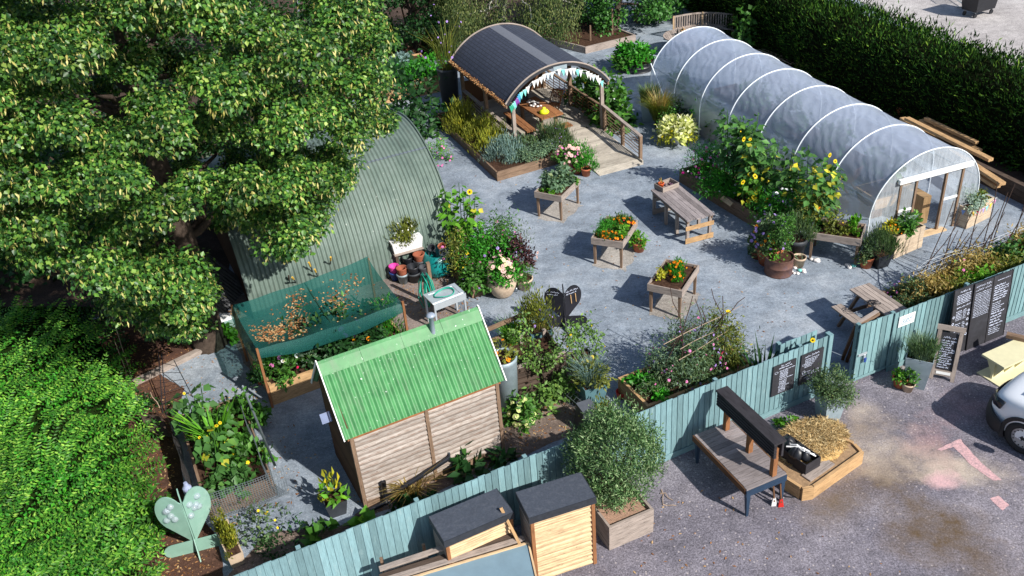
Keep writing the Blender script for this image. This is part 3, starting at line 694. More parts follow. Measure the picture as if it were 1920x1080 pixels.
MB().lathe([(0, -.12), (.05, -.1), (.05, .1), (0, .12)], 10, (lq[0], lq[1]-.05, lq[2]+.02)).build('lamp', M['white_plastic'], nh, True)
# ------------------------------------------------------------------ pavilion
PY_ = R(21.3); P0 = np.array([0.36, 32.7]); pe = np.array([math.cos(PY_), math.sin(PY_)]); pn = np.array([-pe[1], pe[0]])
PW, PL, PE, PR_ = 4.25, 5.7, 2.15, 1.08; rad = ((PW/2)**2+PR_**2)/(2*PR_); ha = math.asin(PW/2/rad)
pv = thing('pavilion', 'open timber garden shelter with a curved dark shingle roof on a raised deck', 'pavilion', (*P0, 0), PY_)
def parc(t, dr=0.0): return (PW/2+(rad+dr)*math.sin(t), PE+PR_-rad+(rad+dr)*math.cos(t))
sm, nt, p, o = base_mat('hexagonal_shingle'); uv = coord(nt, 'UV', (1, 1, 1))
bk = N_(nt, 'TexBrick'); nt.links.new(uv, bk.inputs[0]); bk.inputs['Scale'].default_value = 1.0; bk.inputs['Mortar Size'].default_value = .016; bk.inputs['Brick Width'].default_value = .30; bk.inputs['Row Height'].default_value = .15; bk.inputs['Mortar Smooth'].default_value = .3
bk.inputs['Color1'].default_value = (*C8(48, 54, 70), 1); bk.inputs['Color2'].default_value = (*C8(56, 62, 78), 1); bk.inputs['Mortar'].default_value = (*C8(30, 34, 44), 1)
cgx = mixc(nt, .6, bk.outputs[0], ramp(nt, noise(nt, 60, 3, coord(nt)), [(.3, (.6,)*3), (.7, (1.5,)*3)]), 'MULTIPLY')
cgx = mixc(nt, math_(nt, 'MULTIPLY', math_(nt, 'GREATER_THAN', noise(nt, 12, 2, coord(nt)), .76), .8), cgx, C8(150, 140, 130))
nt.links.new(cgx, p.inputs['Base Color']); p.inputs['Roughness'].default_value = .85; bump(nt, p, bk.outputs['Fac'], -.6, .01); M['shingle'] = sm
g = MB(); na = 40
ts = np.linspace(-ha, ha, na+1)
grid = [[(parc(t, .0)[0], y, parc(t, .0)[1]) for y in np.linspace(-.0, PL, 20)] for t in ts]
for i in range(na):
    for j in range(19):
        q = [grid[i][j], grid[i+1][j], grid[i+1][j+1], grid[i][j+1]]
        y0, y1 = PL*j/19, PL*(j+1)/19; a0, a1 = rad*ts[i], rad*ts[i+1]
        g.add(q, [(3, 2, 1, 0)], [[(y1, a0), (y1, a1), (y0, a1), (y0, a0)]])
g.build('roof', sm, pv, True)
und = MB().sheet([[(parc(t, -.05)[0], y, parc(t, -.05)[1]) for y in (0, PL)] for t in ts]); und.build('ceiling', M['wood_mid'], pv, True)
bt = MB().sheet([[(parc(t, .012)[0], y, parc(t, .012)[1]) for y in (-.005, PL)] for t in np.linspace(-.12, .05, 6)]); bt.build('ridge_strip', plain('ridge_felt', C8(98, 102, 112), .9, .15, 20), pv, True)
for y in (-.03, PL):
    vs = MB()
    for a, b in zip(ts[:-1], ts[1:]):
        p1, p2, p3, p4 = parc(a, -.10), parc(b, -.10), parc(b, .03), parc(a, .03)
        vs.hexa([(p1[0], y, p1[1]), (p2[0], y, p2[1]), (p2[0], y+.03, p2[1]), (p1[0], y+.03, p1[1]), (p4[0], y, p4[1]), (p3[0], y, p3[1]), (p3[0], y+.03, p3[1]), (p4[0], y+.03, p4[1])])
    vs.build('arch_fascia', M['felt_edge'], pv)
    tr = MB().tube([(parc(t, .035)[0], y+.02, parc(t, .035)[1]) for t in ts], .035, 6); tr.build('verge_trim', M['wood_grey'], pv, True)
    t2 = MB().tube([(parc(t, -.30)[0], y+.06, parc(t, -.30)[1]) for t in ts[3:-3]], .03, 6); t2.build('arch_rib', M['steel'], pv, True)
for x in (-.02, PW-.04): MB().box(x, x+.06, 0, PL, PE-.16, PE-.01, 0, 1).build('eaves_beam', M['wood_mid'], pv)
gl = MB().box(-.11, -.025, 0, PL, PE-.1, PE-.02); gl.build('gutter', M['wood_dark'], pv)
n = 900; P = np.stack([rng.uniform(-.12, .02, n), rng.uniform(0, PL, n), rng.uniform(PE-.02, PE+.05, n)], 1)
leaves('gutter_leaves', P, rdir(n)*np.array([1, 1, .3]), rdir(n)*.5+np.array([0, 0, 1]), .07, .05, M['dry_leaf'], pv)['kind'] = 'stuff'
for x in (.22, 3.92):
    for y in (.02, 2.75, 5.3): MB().box(x, x+.13, y, y+.13, 0, PE-.02, 0, 2).build('post', M['wood_mid'] if y > 0.1 else M['wood_grey'], pv)
dk = MB()
for i in range(44):
    y = -.12+i*.133; dk.box(.0, 4.3, y, y+.123, .21, .25, 0, 0)
dk.box(.02, 4.28, -.1, -.07, .02, .21).box(4.25, 4.28, -.1, 5.7, .02, .21)
dk.build('deck', M['wood_deck'], pv)
rmp = MB(); ry0, ry1 = -3.15, -.125; nb = 22
for i in range(nb):
    a, b = i/nb, (i+.93)/nb; ya, yb = ry1+(ry0-ry1)*a, ry1+(ry0-ry1)*b; za, zb = .25-.235*a, .25-.235*b
    rmp.hexa([(2.12, yb, zb-.035), (3.93, yb, zb-.035), (3.93, ya, za-.035), (2.12, ya, za-.035), (2.12, yb, zb), (3.93, yb, zb), (3.93, ya, za), (2.12, ya, za)], 0, 0)
rmp.bar((2.14, ry1, .1), (2.14, ry0+.5, .02), .03, .12).bar((3.95, ry1, .12), (3.95, ry0+.1, .04), .04, .14)
rmp.build('ramp', M['wood_deck'], pv)
# handrail down the ramp: posts + rails + rustic branches
for y, z in ((-.14, .02), (-1.55, .0), (-2.86, 0)): MB().box(3.94, 4.05, y, y+.11, z-.05, .98+(.24 if y > -.5 else .1 if y > -2 else 0), 0, 2).build('handrail_post', M['wood_mid'], pv)
MB().bar((3.99, 0, 1.22), (3.99, -2.86, .98), .13, .045).build('handrail', M['wood_grey'], pv)
mb = MB()
for k in range(6):
    z = .22+k*.125
    pts = [(4.0, y, z+(1+y/2.86)*.22+random.uniform(-.02, .02)) for y in np.linspace(-.02, -2.8, 8)]; mb.tube(pts, .016, 5)
mb.build('rustic_rails', M['wood_mid'], pv)
for y0, y1 in ((.15, 2.75), (2.88, 5.3)):
    MB().bar((3.99, y0, 1.15), (3.99, y1, 1.15), .10, .05).build('handrail', M['wood_mid'], pv)
    mb = MB()
    for k in range(6): mb.tube([(3.99, y, .38+k*.12+random.uniform(-.02, .02)) for y in np.linspace(y0, y1, 8)], .016, 5)
    for k in range(4): yy = y0+(k+.5)*(y1-y0)/4; mb.tube([(3.99, yy, .3), (3.99, yy+random.uniform(-.3, .3), 1.1)], .014, 5)
    mb.build('rustic_rails', M['wood_dark'], pv)
    MB().bar((.28, y0, .95), (.28, y1, .95), .16, .045).build('side_rail', M['wood_grey'], pv)
    mb = MB()
    for k in range(4): mb.tube([(.28, y, .38+k*.13+random.uniform(-.02, .02)) for y in np.linspace(y0, y1, 8)], .016, 5)
    mb.build('rustic_rails', M['wood_dark'], pv)
MB().add([(.3, 5.4, .25), (3.95, 5.4, .25), (3.95, 5.4, 1.3), (.3, 5.4, 1.3)], [(0, 1, 2, 3)]).build('back_panel', M['wood_dark'], pv)
MB().box(1.95, 2.5, -.05, -.032, PE+PR_-.2, PE+PR_-.06).build('name_plate', M['zinc'], pv)
def pav(x, y, z=0): return np.array([*(P0+pe*x+pn*y), z])
# furniture on the deck
tb = thing('picnic_table', 'brown wooden table of thick planks on the shelter deck', 'table', pav(2.05, 1.65, .25), PY_+R(4))
mb = MB()
for k in range(3): mb.box(-.48+k*.322, -.48+k*.322+.31, -1.05, 1.15, .70, .76, 0, 1)
mb.build('tabletop', M['wood_orange'], tb)
for y in (-.75, .8):
    MB().box(-.38, -.26, y, y+.12, 0, .70, 0, 2).box(.26, .38, y, y+.12, 0, .70, 0, 2).box(-.26, .26, y+.02, y+.1, .56, .68, 0, 0).build('trestle', M['wood_mid'], tb)
def bench(lab, x, y, L, yaw):
    t = thing('bench', lab, 'bench', pav(x, y, .25), PY_+yaw, 'benches round the shelter table')
    MB().box(-L/2, L/2, -.19, -.01, .41, .46, 0, 0).box(-L/2, L/2, .01, .19, .41, .46, 0, 0).build('seat', M['wood_orange'], t)
    for xx in (-L/2+.18, L/2-.3): MB().box(xx, xx+.1, -.16, .16, .06, .41).box(xx-.03, xx+.13, -.2, .2, 0, .06).build('leg', M['wood_black'], t)
bench('long plank bench along the left side of the shelter table', 1.12, 1.55, 2.3, R(90))
bench('short plank bench across the front end of the shelter table', 2.05, .18, 1.25, R(4))
def folding_chair(lab, loc, yaw, m, group):
    t = thing('folding_chair', lab, 'chair', loc, yaw, group)
    mb = MB()
    for k in range(6): mb.bar((-.2+k*.08, -.2, .45), (-.2+k*.08, .2, .45), .05, .02)
    mb.build('seat', m, t)
    mb = MB()
    for k in range(7): mb.bar((-.2+k*.066, .24, .52), (-.2+k*.066, .36, .94), .035, .015, (0, 1, 0))
    mb.bar((-.24, .355, .94), (.24, .355, .94), .03, .06).build('backrest', m, t)
    for x in (-.24, .24): MB().bar((x, -.22, .0), (x, .37, .96), .035, .03, (0, 1, 1)).build('leg', m, t); MB().bar((x*.9, .26, 0), (x*.9, -.2, .46), .035, .03, (0, 1, 1)).build('leg', m, t)
    return t
folding_chair('orange brown folding chair inside the shelter behind its table', pav(3.0, 2.35, .25), PY_+R(-60), M['wood_orange'], 'slatted folding chairs')
st = thing('stone_heap', 'heap of pale painted stones in the middle of the shelter table', 'stones', pav(2.0, 2.0, 1.01), PY_)
mb = MB()
for k in range(22):
    a, r_ = random.uniform(0, 6.28), random.uniform(0, .3); s_ = random.uniform(.05, .085)
    mb.lathe([(0, 0), (s_*.8, .02), (s_, s_*.5), (s_*.6, s_*.95), (0, s_)], 8, (r_*math.cos(a)*.7, r_*math.sin(a)*1.5, max(0, .1-r_*.4)))
mb.build('stones', M['stonewhite'], st, True)
hv = MB().lathe([(0, 0), (.17, 0), (.20, .06), (.14, .15), (.05, .2), (.06, .25), (0, .26)], 14); hv.v = [(x*(1+.3*math.sin(7*y+3*z)*.3), y*.8, z) for x, y, z in hv.v]
o = hv.build('hi_vis_bag', M['hi_vis'], None, True); o.location = pav(1.95, 1.0, 1.01); tag(o, 'bright yellow hi-vis bundle on the front of the shelter table', 'bag')
o = MB().box(-.12, .12, -.015, .015, 0, .32).build('menu_board', M['blackboard']); o.location = pav(1.95, 2.7, 1.01); o.rotation_euler = (R(-8), 0, PY_); tag(o, 'small dark board standing upright at the back of the shelter table', 'sign')
# bunting along the front arch
bu = thing('bunting', 'string of white and turquoise pennants under the front arch of the shelter', 'bunting', (*P0, 0), PY_)
tt = np.linspace(-ha*.98, ha*.98, 60)
pts = [(parc(t, -.16-.05*abs(math.sin(i*.42)))[0], -.09, parc(t, -.16-.05*abs(math.sin(i*.42)))[1]) for i, t in enumerate(tt)]
MB().tube(pts, .008, 4).build('cord', M['white_paint'], bu)
cols = [M['white_paint'], M['turq'], plain('print_cloth', C8(196, 214, 222), .8, .35, 22), M['white_paint'], plain('blue_cloth', C8(60, 150, 190), .8, .15, 22), plain('purple_cloth', C8(120, 60, 150), .8), plain('green_cloth', C8(40, 150, 120), .8)]
for i in range(60):
    if (i % 15) > 12: continue
    if i % 2 and i not in (1, 3, 5, 7): continue
    x, y, z = pts[i]; x2, _, z2 = pts[min(i+1, 59)]; dx, dz = .16*math.cos(.0), 0
    k = [6, 1, 5, 4][i//2] if i < 8 else random.choice([0, 0, 2, 3, 1])
    a = (x-.08, y-.003, z); b = (x+.08, y-.003, z-.0); c = (x+random.uniform(-.03, .03), y-.02, z-.27)
    MB().add([a, b, c, (a[0], a[1]+.006, a[2]), (b[0], b[1]+.006, b[2]), (c[0], c[1]+.006, c[2])], [(0, 1, 2), (5, 4, 3), (0, 2, 5, 3), (1, 4, 5, 2), (0, 3, 4, 1)]).build('pennant', cols[k], bu)
# raised bed around the deck
def timber_bed(name, lab, loc, yaw, pts, h, mat, th=.06, cat='raised bed', soil_h=None, rows=2, group=None):
    """open timber frame along a closed local outline; each side a child"""
    t = thing(name, lab, cat, loc, yaw, group)
    n = len(pts); ctr = np.mean(np.array(pts), 0)
    for i in range(n):
        a, b = np.array(pts[i], float), np.array(pts[(i+1) % n], float); d = (b-a)/np.linalg.norm(b-a); nn = np.array([-d[1], d[0]])
        for r_ in range(rows):
            mb = MB()
            z0, z1 = h*r_/rows, h*(r_+1)/rows-.010; j = random.uniform(-.008, .008)
            mb.bar((*(a+nn*(th/2+j)-d*.0+d*(th+.001)*(1 if i % 2 else 0)), (z0+z1)/2), (*(b+nn*(th/2+j)-d*(th+.001)*(1 if i % 2 else 0)), (z0+z1)/2), th, z1-z0)
            mb.build('side_board', mat, t)
    sp_ = [tuple(np.array(q)+(ctr-np.array(q))*.02) for q in pts]
    MB().add([(q[0], q[1], (soil_h or h-.08)) for q in sp_], [tuple(range(n))]).build('soil', M['soil'], t)
    return t
timber_bed('raised_bed', 'L-shaped low timber bed of herbs wrapping the left and front of the shelter', (*P0, 0), PY_, [(-1.2, -1.55), (1.45, -1.42), (2.08, -.9), (2.08, -.15), (-.02, -.13), (-.02, 5.0), (-1.2, 5.0)], .36, M['wood_mid'])
def herb(lab, cat, loc, rx, ry, rz, L, W, mat, mode='up', n=900, name='herb_bush', k=22, flowers=None, yaw=0, low=-.1):
    t = thing(name, lab, cat, loc, yaw)
    foliage(t, rx, ry, rz, n, L, W, mat, 0, k, mode, low=low)
    if flowers:
        for (fm, nf, sz) in flowers: bloom_on(t, rx, ry, rz, nf, sz, fm)
    return t
herb('tall yellow green rosemary bush at the back left corner of the shelter bed', 'rosemary', pav(-.65, 3.5, .3), .6, .95, .75, .16, .03, M['g_rosemary'], 'up', 2600)
herb('big yellow green rosemary bush halfway along the left of the shelter bed', 'rosemary', pav(-.6, 1.35, .3), .62, 1.1, .75, .16, .03, M['g_rosemary'], 'up', 3000)
herb('olive green bush close against the left front post of the shelter', 'herb', pav(-.15, .8, .3), .4, .55, .7, .14, .03, M['g_olive'], 'up', 1500)
herb('silvery blue lavender clump at the front left of the shelter bed', 'lavender', pav(-.35, -.45, .3), .72, .62, .6, .17, .025, M['g_blue'], 'up', 2800)
herb('round grey green thyme cushion at the front corner of the shelter bed', 'herb', pav(.25, -1.1, .3), .45, .34, .38, .06, .03, M['g_grey'], 'out', 1700)
herb('rounded sage green bush in the middle front of the shelter bed', 'sage', pav(.95, -.78, .3), .55, .42, .42, .09, .04, M['g_grey'], 'out', 1800)
herb('dark green thyme clump between the sage and the lavender of the shelter bed', 'herb', pav(.6, -.35, .3), .5, .35, .45, .1, .03, M['g_lav'], 'up', 1500)
herb('tall purple flowered lavender beside the shelter ramp', 'lavender', pav(1.62, -.5, .3), .58, .5, .75, .2, .022, M['g_lav'], 'up', 2400, flowers=[(F['lilac'], 110, .028)])
# ------------------------------------------------------------------ polytunnel
TB = np.array([10.65, 23.99]); TYAW = R(18.3); te = np.array([math.cos(TYAW), math.sin(TYAW)]); tn = np.array([-te[1], te[0]])
TW, TS, TR, BAY, NB = 3.95, 1.05, 1.8, 1.935, 7
pt = thing('polytunnel', 'long arched polytunnel of milky plastic over white hoops, door open at the near end', 'polytunnel', (*TB, 0), TYAW)
def hoop(q, dr=0.0):
    """q 0..1 round the hoop -> x,z"""
    leg = TS; arc = math.pi*((TW/2+TR)/2); tot = 2*leg+arc; s = q*tot
    if s < leg: return (-dr, s)
    if s > tot-leg: return (TW+dr, tot-s)
    a = math.pi*(s-leg)/arc; return (TW/2-(TW/2+dr)*math.cos(a), TS+(TR+dr)*math.sin(a))
fm_, nt, p, o = base_mat('milky_polythene'); v = coord(nt)
tr = N_(nt, 'BsdfTransparent'); tr.inputs[0].default_value = (.86, .90, .94, 1)
p.inputs['Base Color'].default_value = (*C8(198, 210, 234), 1); p.inputs['Roughness'].default_value = .24; p.inputs['Specular IOR Level'].default_value = .8
trl = N_(nt, 'BsdfTranslucent'); trl.inputs[0].default_value = (*C8(226, 232, 244), 1)
m1 = N_(nt, 'MixShader'); m1.inputs[0].default_value = .42; nt.links.new(p.outputs[0], m1.inputs[1]); nt.links.new(trl.outputs[0], m1.inputs[2])
m2 = N_(nt, 'MixShader')
sepz = N_(nt, 'SeparateXYZ'); nt.links.new(v, sepz.inputs[0])
wv_ = N_(nt, 'TexWave'); wv_.inputs['Scale'].default_value = 1.1; wv_.inputs['Distortion'].default_value = 11; wv_.inputs['Detail'].default_value = 4; wv_.inputs['Detail Scale'].default_value = .8
mp_ = coord(nt, 'Object', (1, .9, 1.3)); mp_.node.inputs['Rotation'].default_value = (.3, 0, .7); nt.links.new(mp_, wv_.inputs['Vector'])
wr = math_(nt, 'ADD', math_(nt, 'MULTIPLY', noise(nt, 1.3, 5, coord(nt, 'Object', (1.2, .9, 2.2)), .6), .6), math_(nt, 'MULTIPLY', wv_.outputs['Fac'], .06))
op = math_(nt, 'ADD', math_(nt, 'MULTIPLY', wr, .30), .21)
op = math_(nt, 'ADD', op, math_(nt, 'MULTIPLY', math_(nt, 'MULTIPLY', sepz.outputs[2], .15), 1.0), True)     # film is clearer low down
nt.links.new(op, m2.inputs[0]); nt.links.new(tr.outputs[0], m2.inputs[1]); nt.links.new(m1.outputs[0], m2.inputs[2]); nt.links.new(m2.outputs[0], o.inputs[0])
bump(nt, p, wv_.outputs['Fac'], .13, .07); M['film'] = fm_
clear, nt, p, o = base_mat('clear_polythene'); tr = N_(nt, 'BsdfTransparent'); tr.inputs[0].default_value = (.9, .93, .95, 1)
p.inputs['Base Color'].default_value = (*C8(206, 216, 226), 1); p.inputs['Roughness'].default_value = .22; p.inputs['Specular IOR Level'].default_value = .8
m2 = N_(nt, 'MixShader'); nt.links.new(math_(nt, 'ADD', math_(nt, 'MULTIPLY', noise(nt, 2.2, 5, coord(nt, 'Object', (3.5, 1, .8))), .62), .06), m2.inputs[0]); nt.links.new(tr.outputs[0], m2.inputs[1]); nt.links.new(p.outputs[0], m2.inputs[2]); nt.links.new(m2.outputs[0], o.inputs[0]); M['clear'] = clear
bump(nt, p, noise(nt, 2.2, 4, coord(nt, 'Object', (4, 1, .7))), .5, .05)
nq, ny = 132, 14*NB; grid = []
from mathutils import noise as mn
for j in range(nq+1):
    q = j/nq; row = []
    for i in range(ny+1):
        y = BAY*NB*i/ny; fb = (i % 14)/14; x, z = hoop(q)
        cx, cz = TW/2, TS; nx_, nz_ = hoop(q, 1.0); nx_, nz_ = nx_-x, nz_-z
        arch = max(0, math.sin(math.pi*min(1, max(0, (q-.12)/.76))))
        sag = -.022*math.sin(math.pi*fb)*arch
        k = math.sin(math.pi*fb)
        ph = 88*q+7*fb*(1 if q < .5 else -1)+(i//14)*1.7+4.5*mn.noise(Vector((y*.6, q*4, 3))); wv = .019*k*(.5+mn.noise(Vector((y*.9, q*6, 9))))*math.sin(ph)*(arch**.5)*(1 if q < .62 else .5)
        wv += .03*k*mn.noise(Vector((y*1.1, q*9, 1.7)))
        d = sag+wv; row.append((x+nx_*d, y, max(0, z+nz_*d)))
    grid.append(row)
MB().sheet(grid).build('film_cover', M['film'], pt, True)
for k in range(NB+1): MB().tube([(hoop(q, .02)[0], BAY*k, hoop(q, .015)[1]) for q in np.linspace(0, 1, 44)], .020, 8).build('hoop', M['white_metal'], pt, True)
MB().tube([(TW/2, 0, TS+TR-.14), (TW/2, BAY*NB, TS+TR-.14)], .022, 6).build('ridge_pole', M['white_metal'], pt)
for xq in (.2, .8): x, z = hoop(xq, -.03); MB().tube([(x, 0, z), (x, BAY*NB, z)], .018, 6).build('side_rail', M['steel'], pt)
MB().tube([(-.03, BAY*NB-.02, 1.75), (-.03, BAY*(NB-1)+.05, .0)], .022, 6).build('brace', M['white_metal'], pt)
MB().tube([(.0, .05, 1.05), (.02, BAY, .12)], .018, 6).build('brace', M['white_metal'], pt)
D0, D1, D2, D3, DH = .92, 1.56, 2.58, 3.26, 2.06
def gable(y, door):
    mb = MB(); n = 46
    for i in range(n):
        xa, xb = TW*i/n, TW*(i+1)/n; xm = (xa+xb)/2
        def top(x):
            c = min(1, abs(x-TW/2)/(TW/2)); return TS+TR*math.sqrt(max(0, 1-c*c))
        lo = DH if (door and D0 < xm < D3) else 0.0
        m = 8
        for k in range(m):
            pa_ = []
            for (x, kk) in ((xa, k), (xb, k), (xb, k+1), (xa, k+1)):
                z = lo+(top(x)-lo)*kk/m; pa_.append((x, y+.016*math.sin(x*31+z*5)*(math.sin(math.pi*min(1, max(0, kk/m)))), max(lo, z)))
            mb.add(pa_, [(0, 1, 2, 3)])
    mb.build('end_film', M['clear'] if door else M['film'], pt, True)
gable(0.0, True); gable(BAY*NB, False)
for x in (D0, D1-.07, D2, D3-.07): MB().box(x, x+.07, -.03, .05, 0, DH, 0, 2).build('door_post', M['wood_mid'], pt)
MB().box(D0-.12, D3+.2, -.13, -.035, DH-.02, DH+.12, 0, 0).build('door_header', M['white_paint'], pt)
for (xa, xb) in ((D0+.07, D1-.07), (D2+.07, D3-.07)):
    MB().add([(xa, .01, .04), (xb, .01, .04), (xb, .01, DH), (xa, .01, DH)], [(0, 1, 2, 3)]).build('door_film', M['clear'], pt)
    MB().box(xa, xb, -.01, .03, 1.02, 1.09, 0, 0).build('door_rail', M['white_paint'], pt)
for k in range(9): MB().box(D0+.08, D1-.08, .02, .045, .12+k*.095, .15+k*.095).build('louvre_slat', M['white_paint'], pt)
MB().box(D1-.3, D2+.3, -.16, .1, .0, .05, 0, 0).build('threshold', M['wood_pale'], pt)
def tun(x, y, z=0): return np.array([*(TB+te*x+tn*y), z])
def in_tunnel():
    for (x0, x1, lab) in ((.12, 1.25, 'left'), (2.75, 3.85, 'right')):
        b = timber_bed('growing_bed', f'long timber growing bed inside the polytunnel, on its {lab} side', tun(0, 0), TYAW, [(x0, 2.4), (x1, 2.4), (x1, 13.2), (x0, 13.2)], .25, M['wood_dark'])
        for k in range(6 if x0 < 1 else 4):
            t = thing('tomato_plant', f'leafy green crop blurred behind the film, {lab} bed of the polytunnel', 'plant', tun((x0+x1)/2, 3.4+k*(1.8 if x0 < 1 else 2.6), .2), 0, f'{lab} bed crops in the polytunnel')
            foliage(t, .5, .75, random.uniform(.7, 1.3), 420, .2, .13, M['g_mid'], 0, 10, 'out')
in_tunnel()
bx = thing('potting_bench', 'brown wooden bench with a deep tub on it, inside the polytunnel doorway', 'bench', tun(1.9, 1.5), TYAW)
MB().box(.5, .8, -1.0, .2, 0, .95, 0, 2).build('cupboard', M['wood_new'], bx)
MB().hexa([(-.5, -.1, .35), (.5, -.1, .35), (.5, .7, .35), (-.5, .7, .35), (-.62, -.2, .82), (.49, -.2, .82), (.49, .8, .82), (-.62, .8, .82)]).build('tub', M['wood_new'], bx)
MB().add([(-.56, -.15, .823), (.46, -.15, .823), (.46, .76, .823), (-.56, .76, .823)], [(0, 1, 2, 3)]).build('soil', M['soil'], bx)
MB().box(-.5, .45, 0, .6, 0, .34).build('base', M['wood_dark'], bx)
o = MB().bar((-.8, 0, 0), (.7, 0, 0), .1, .9, (0, 0, 1)).build('wooden_chair', M['wood_orange'], None)
bpy.data.objects.remove(o)
folding_chair('slatted wooden chair standing inside the polytunnel beyond the tub', tun(1.9, 3.4), TYAW+R(200), M['wood_orange'], 'slatted folding chairs')

# ------------------------------------------------------------------ conifer hedge on the right
def poly_at(pl, s):
    for a, b in zip(pl[:-1], pl[1:]):
        a, b = np.array(a), np.array(b); l = np.linalg.norm(b-a)
        if s <= l: return a+(b-a)*s/l, (b-a)/l
        s -= l
    return b, (b-a)/l
hb = [(8.8, 55.0), (11.5, 44.5), (12.99, 38.5), (15.3, 32.9), (17.3, 27.7), (19.0, 22.8), (20.5, 18)]
HT, HH = 2.9, 2.75
hg = thing('conifer_hedge', 'tall dark clipped conifer hedge behind the polytunnel, sunlit along its top', 'hedge', (0, 0, 0))
n = 62000; Lh = sum(np.linalg.norm(np.array(b)-np.array(a)) for a, b in zip(hb[:-1], hb[1:]))
s = rng.random(n)*Lh; q = rng.random(n)
Pp = np.zeros((n, 3)); Nn = np.zeros((n, 3))
sec = [(0.25, 0.0), (0, .5), (-.05, 1.4), (.05, 2.2), (.55, 2.75), (1.4, 2.85), (2.4, 2.75), (2.9, 2.0), (2.95, .2)]
sl2 = np.cumsum([0]+[math.dist(a, b) for a, b in zip(sec[:-1], sec[1:])])
for i in range(n):
    c, d = poly_at(hb, s[i]); nn = np.array([-d[1], d[0]]); nn = nn if nn[0] > 0 else -nn
    t = q[i]*sl2[-1]*.93; k = int(np.searchsorted(sl2, t)-1); k = max(0, min(k, len(sec)-2)); f = (t-sl2[k])/(sl2[k+1]-sl2[k])
    u = sec[k][0]+(sec[k+1][0]-sec[k][0])*f; z = sec[k][1]+(sec[k+1][1]-sec[k][1])*f
    tx, tz = sec[k+1][0]-sec[k][0], sec[k+1][1]-sec[k][1]; l = math.hypot(tx, tz); on = (-tz/l, tx/l)
    lump = .16*mn.noise(Vector((s[i]*1.0, t*1.1, 0)))+.13*mn.noise(Vector((s[i]*2.6, t*2.6, 5)))-rng.random()**2*.22
    if t > 3 and t < 6: lump += .25*mn.noise(Vector((s[i]*.7, 7, t*.3)))
    Pp[i] = (*(c+nn*(u+on[0]*lump)), max(.02, z+on[1]*lump)); Nn[i] = (*(nn*on[0]), on[1])
D = Nn*.75+np.array([0, 0, .55])+rdir(n)*.55
Pp += Nn*rng.random((n, 1))**3*.14; tip = (Pp[:, 2] > 2.35) & (rng.random(n) < .25); Pp[tip] += (Nn[tip]+np.array([0, 0, .5]))*rng.random((int(tip.sum()), 1))*.32
leaves('foliage', Pp, D, Nn+rdir(n)*.5, .19*(.35+1.1*rng.random(n)), .05, M['g_conifer'], hg, .2)
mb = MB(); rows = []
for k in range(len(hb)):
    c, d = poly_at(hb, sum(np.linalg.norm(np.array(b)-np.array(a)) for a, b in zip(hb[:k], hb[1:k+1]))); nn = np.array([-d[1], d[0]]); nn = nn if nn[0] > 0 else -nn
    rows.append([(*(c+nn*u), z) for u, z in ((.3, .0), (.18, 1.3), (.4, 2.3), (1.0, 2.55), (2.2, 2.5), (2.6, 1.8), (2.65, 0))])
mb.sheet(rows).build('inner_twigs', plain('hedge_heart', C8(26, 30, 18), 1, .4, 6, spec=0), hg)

# ------------------------------------------------------------------ trees
def limb(mb, a, b, r0, r1, wob=.15, seg=8, n=6):
    a, b = np.array(a, float), np.array(b, float); L = np.linalg.norm(b-a)
    pts = [a+(b-a)*i/n+(rng.normal(size=3)*wob*L/n if 0 < i < n else 0) for i in range(n+1)]
    mb.tube(pts, list(np.linspace(r0, r1, n+1)), seg)
def crown_in(outline, c, rad, m, mrg=0, minz=.6, skip=None, off=None):
    """clump centres on and in an ellipsoid, kept where they fall inside the crown's measured outline"""
    out = []; tries = 0
    while len(out) < m and tries < m*60:
        tries += 1; d = rdir(1)[0]; q = .5+.5*rng.random()**.5; P = np.array(c)+d*np.array(rad)*q
        if P[2] < minz: continue
        px = PX(P)
        if outline is not None and not inside(px, outline): continue
        if skip is not None and any(math.dist(px, s_[:2]) < s_[2] for s_ in skip): continue
        out.append(P)
    return np.array(out)
TB0 = U(392, 655)
lm = thing('lime_tree', 'huge lime tree in pale yellow bract covering the upper left, thick grey trunk', 'tree', (0, 0, 0))
tk = MB(); tx, ty = TB0[0], TB0[1]+.25
tk.tube([(tx, ty, -.1), (tx, ty, .15), (tx+.02, ty, .6), (tx+.0, ty+.05, 1.6), (tx+.05, ty+.1, 3.2), (tx, ty+.1, 5), (tx-.1, ty+.2, 7.5), (tx, ty+.2, 10)], [.56, .48, .42, .38, .33, .28, .18, .06], 14)
for k in range(17):
    a = random.uniform(0, 6.28); z = random.uniform(2.2, 7.5); l = random.uniform(2.5, 4.8)
    limb(tk, (tx, ty+.1, z), (tx+l*math.cos(a), ty+l*math.sin(a), z+random.uniform(-.2, 1.8)), .13, .025)
tk.build('trunk', M['bark'], lm, True)
OUT = [(-700, -900), (760, -900), (735, 0), (742, 60), (705, 105), (748, 165), (740, 215), (690, 270), (630, 280), (668, 318), (600, 385), (600, 430), (530, 478), (470, 440), (440, 400), (405, 450), (372, 490), (395, 560), (405, 590), (370, 625), (300, 625), (265, 580), (230, 590), (190, 540), (110, 480), (0, 490), (-700, 520)]
skp = [(365, 415, 40), (386, 500, 32), (352, 455, 28), (560, 130, 22), (480, 215, 22), (70, 370, 20), (250, 420, 22), (330, 360, 22), (470, 500, 30), (225, 155, 30), (390, 80, 38), (285, 300, 26), (95, 250, 20), (160, 470, 30)]
bo = []
for q_ in crown_in(OUT, (tx-.6, ty-.3, 6.4), (6.9, 5.6, 5.9), 1500, minz=1.1, skip=skp):     # boughs keep their distance from one another
    if all(np.linalg.norm((q_-b_)*np.array([1, 1, 1.25])) > 1.22 for b_ in bo): bo.append(q_)
cs = []
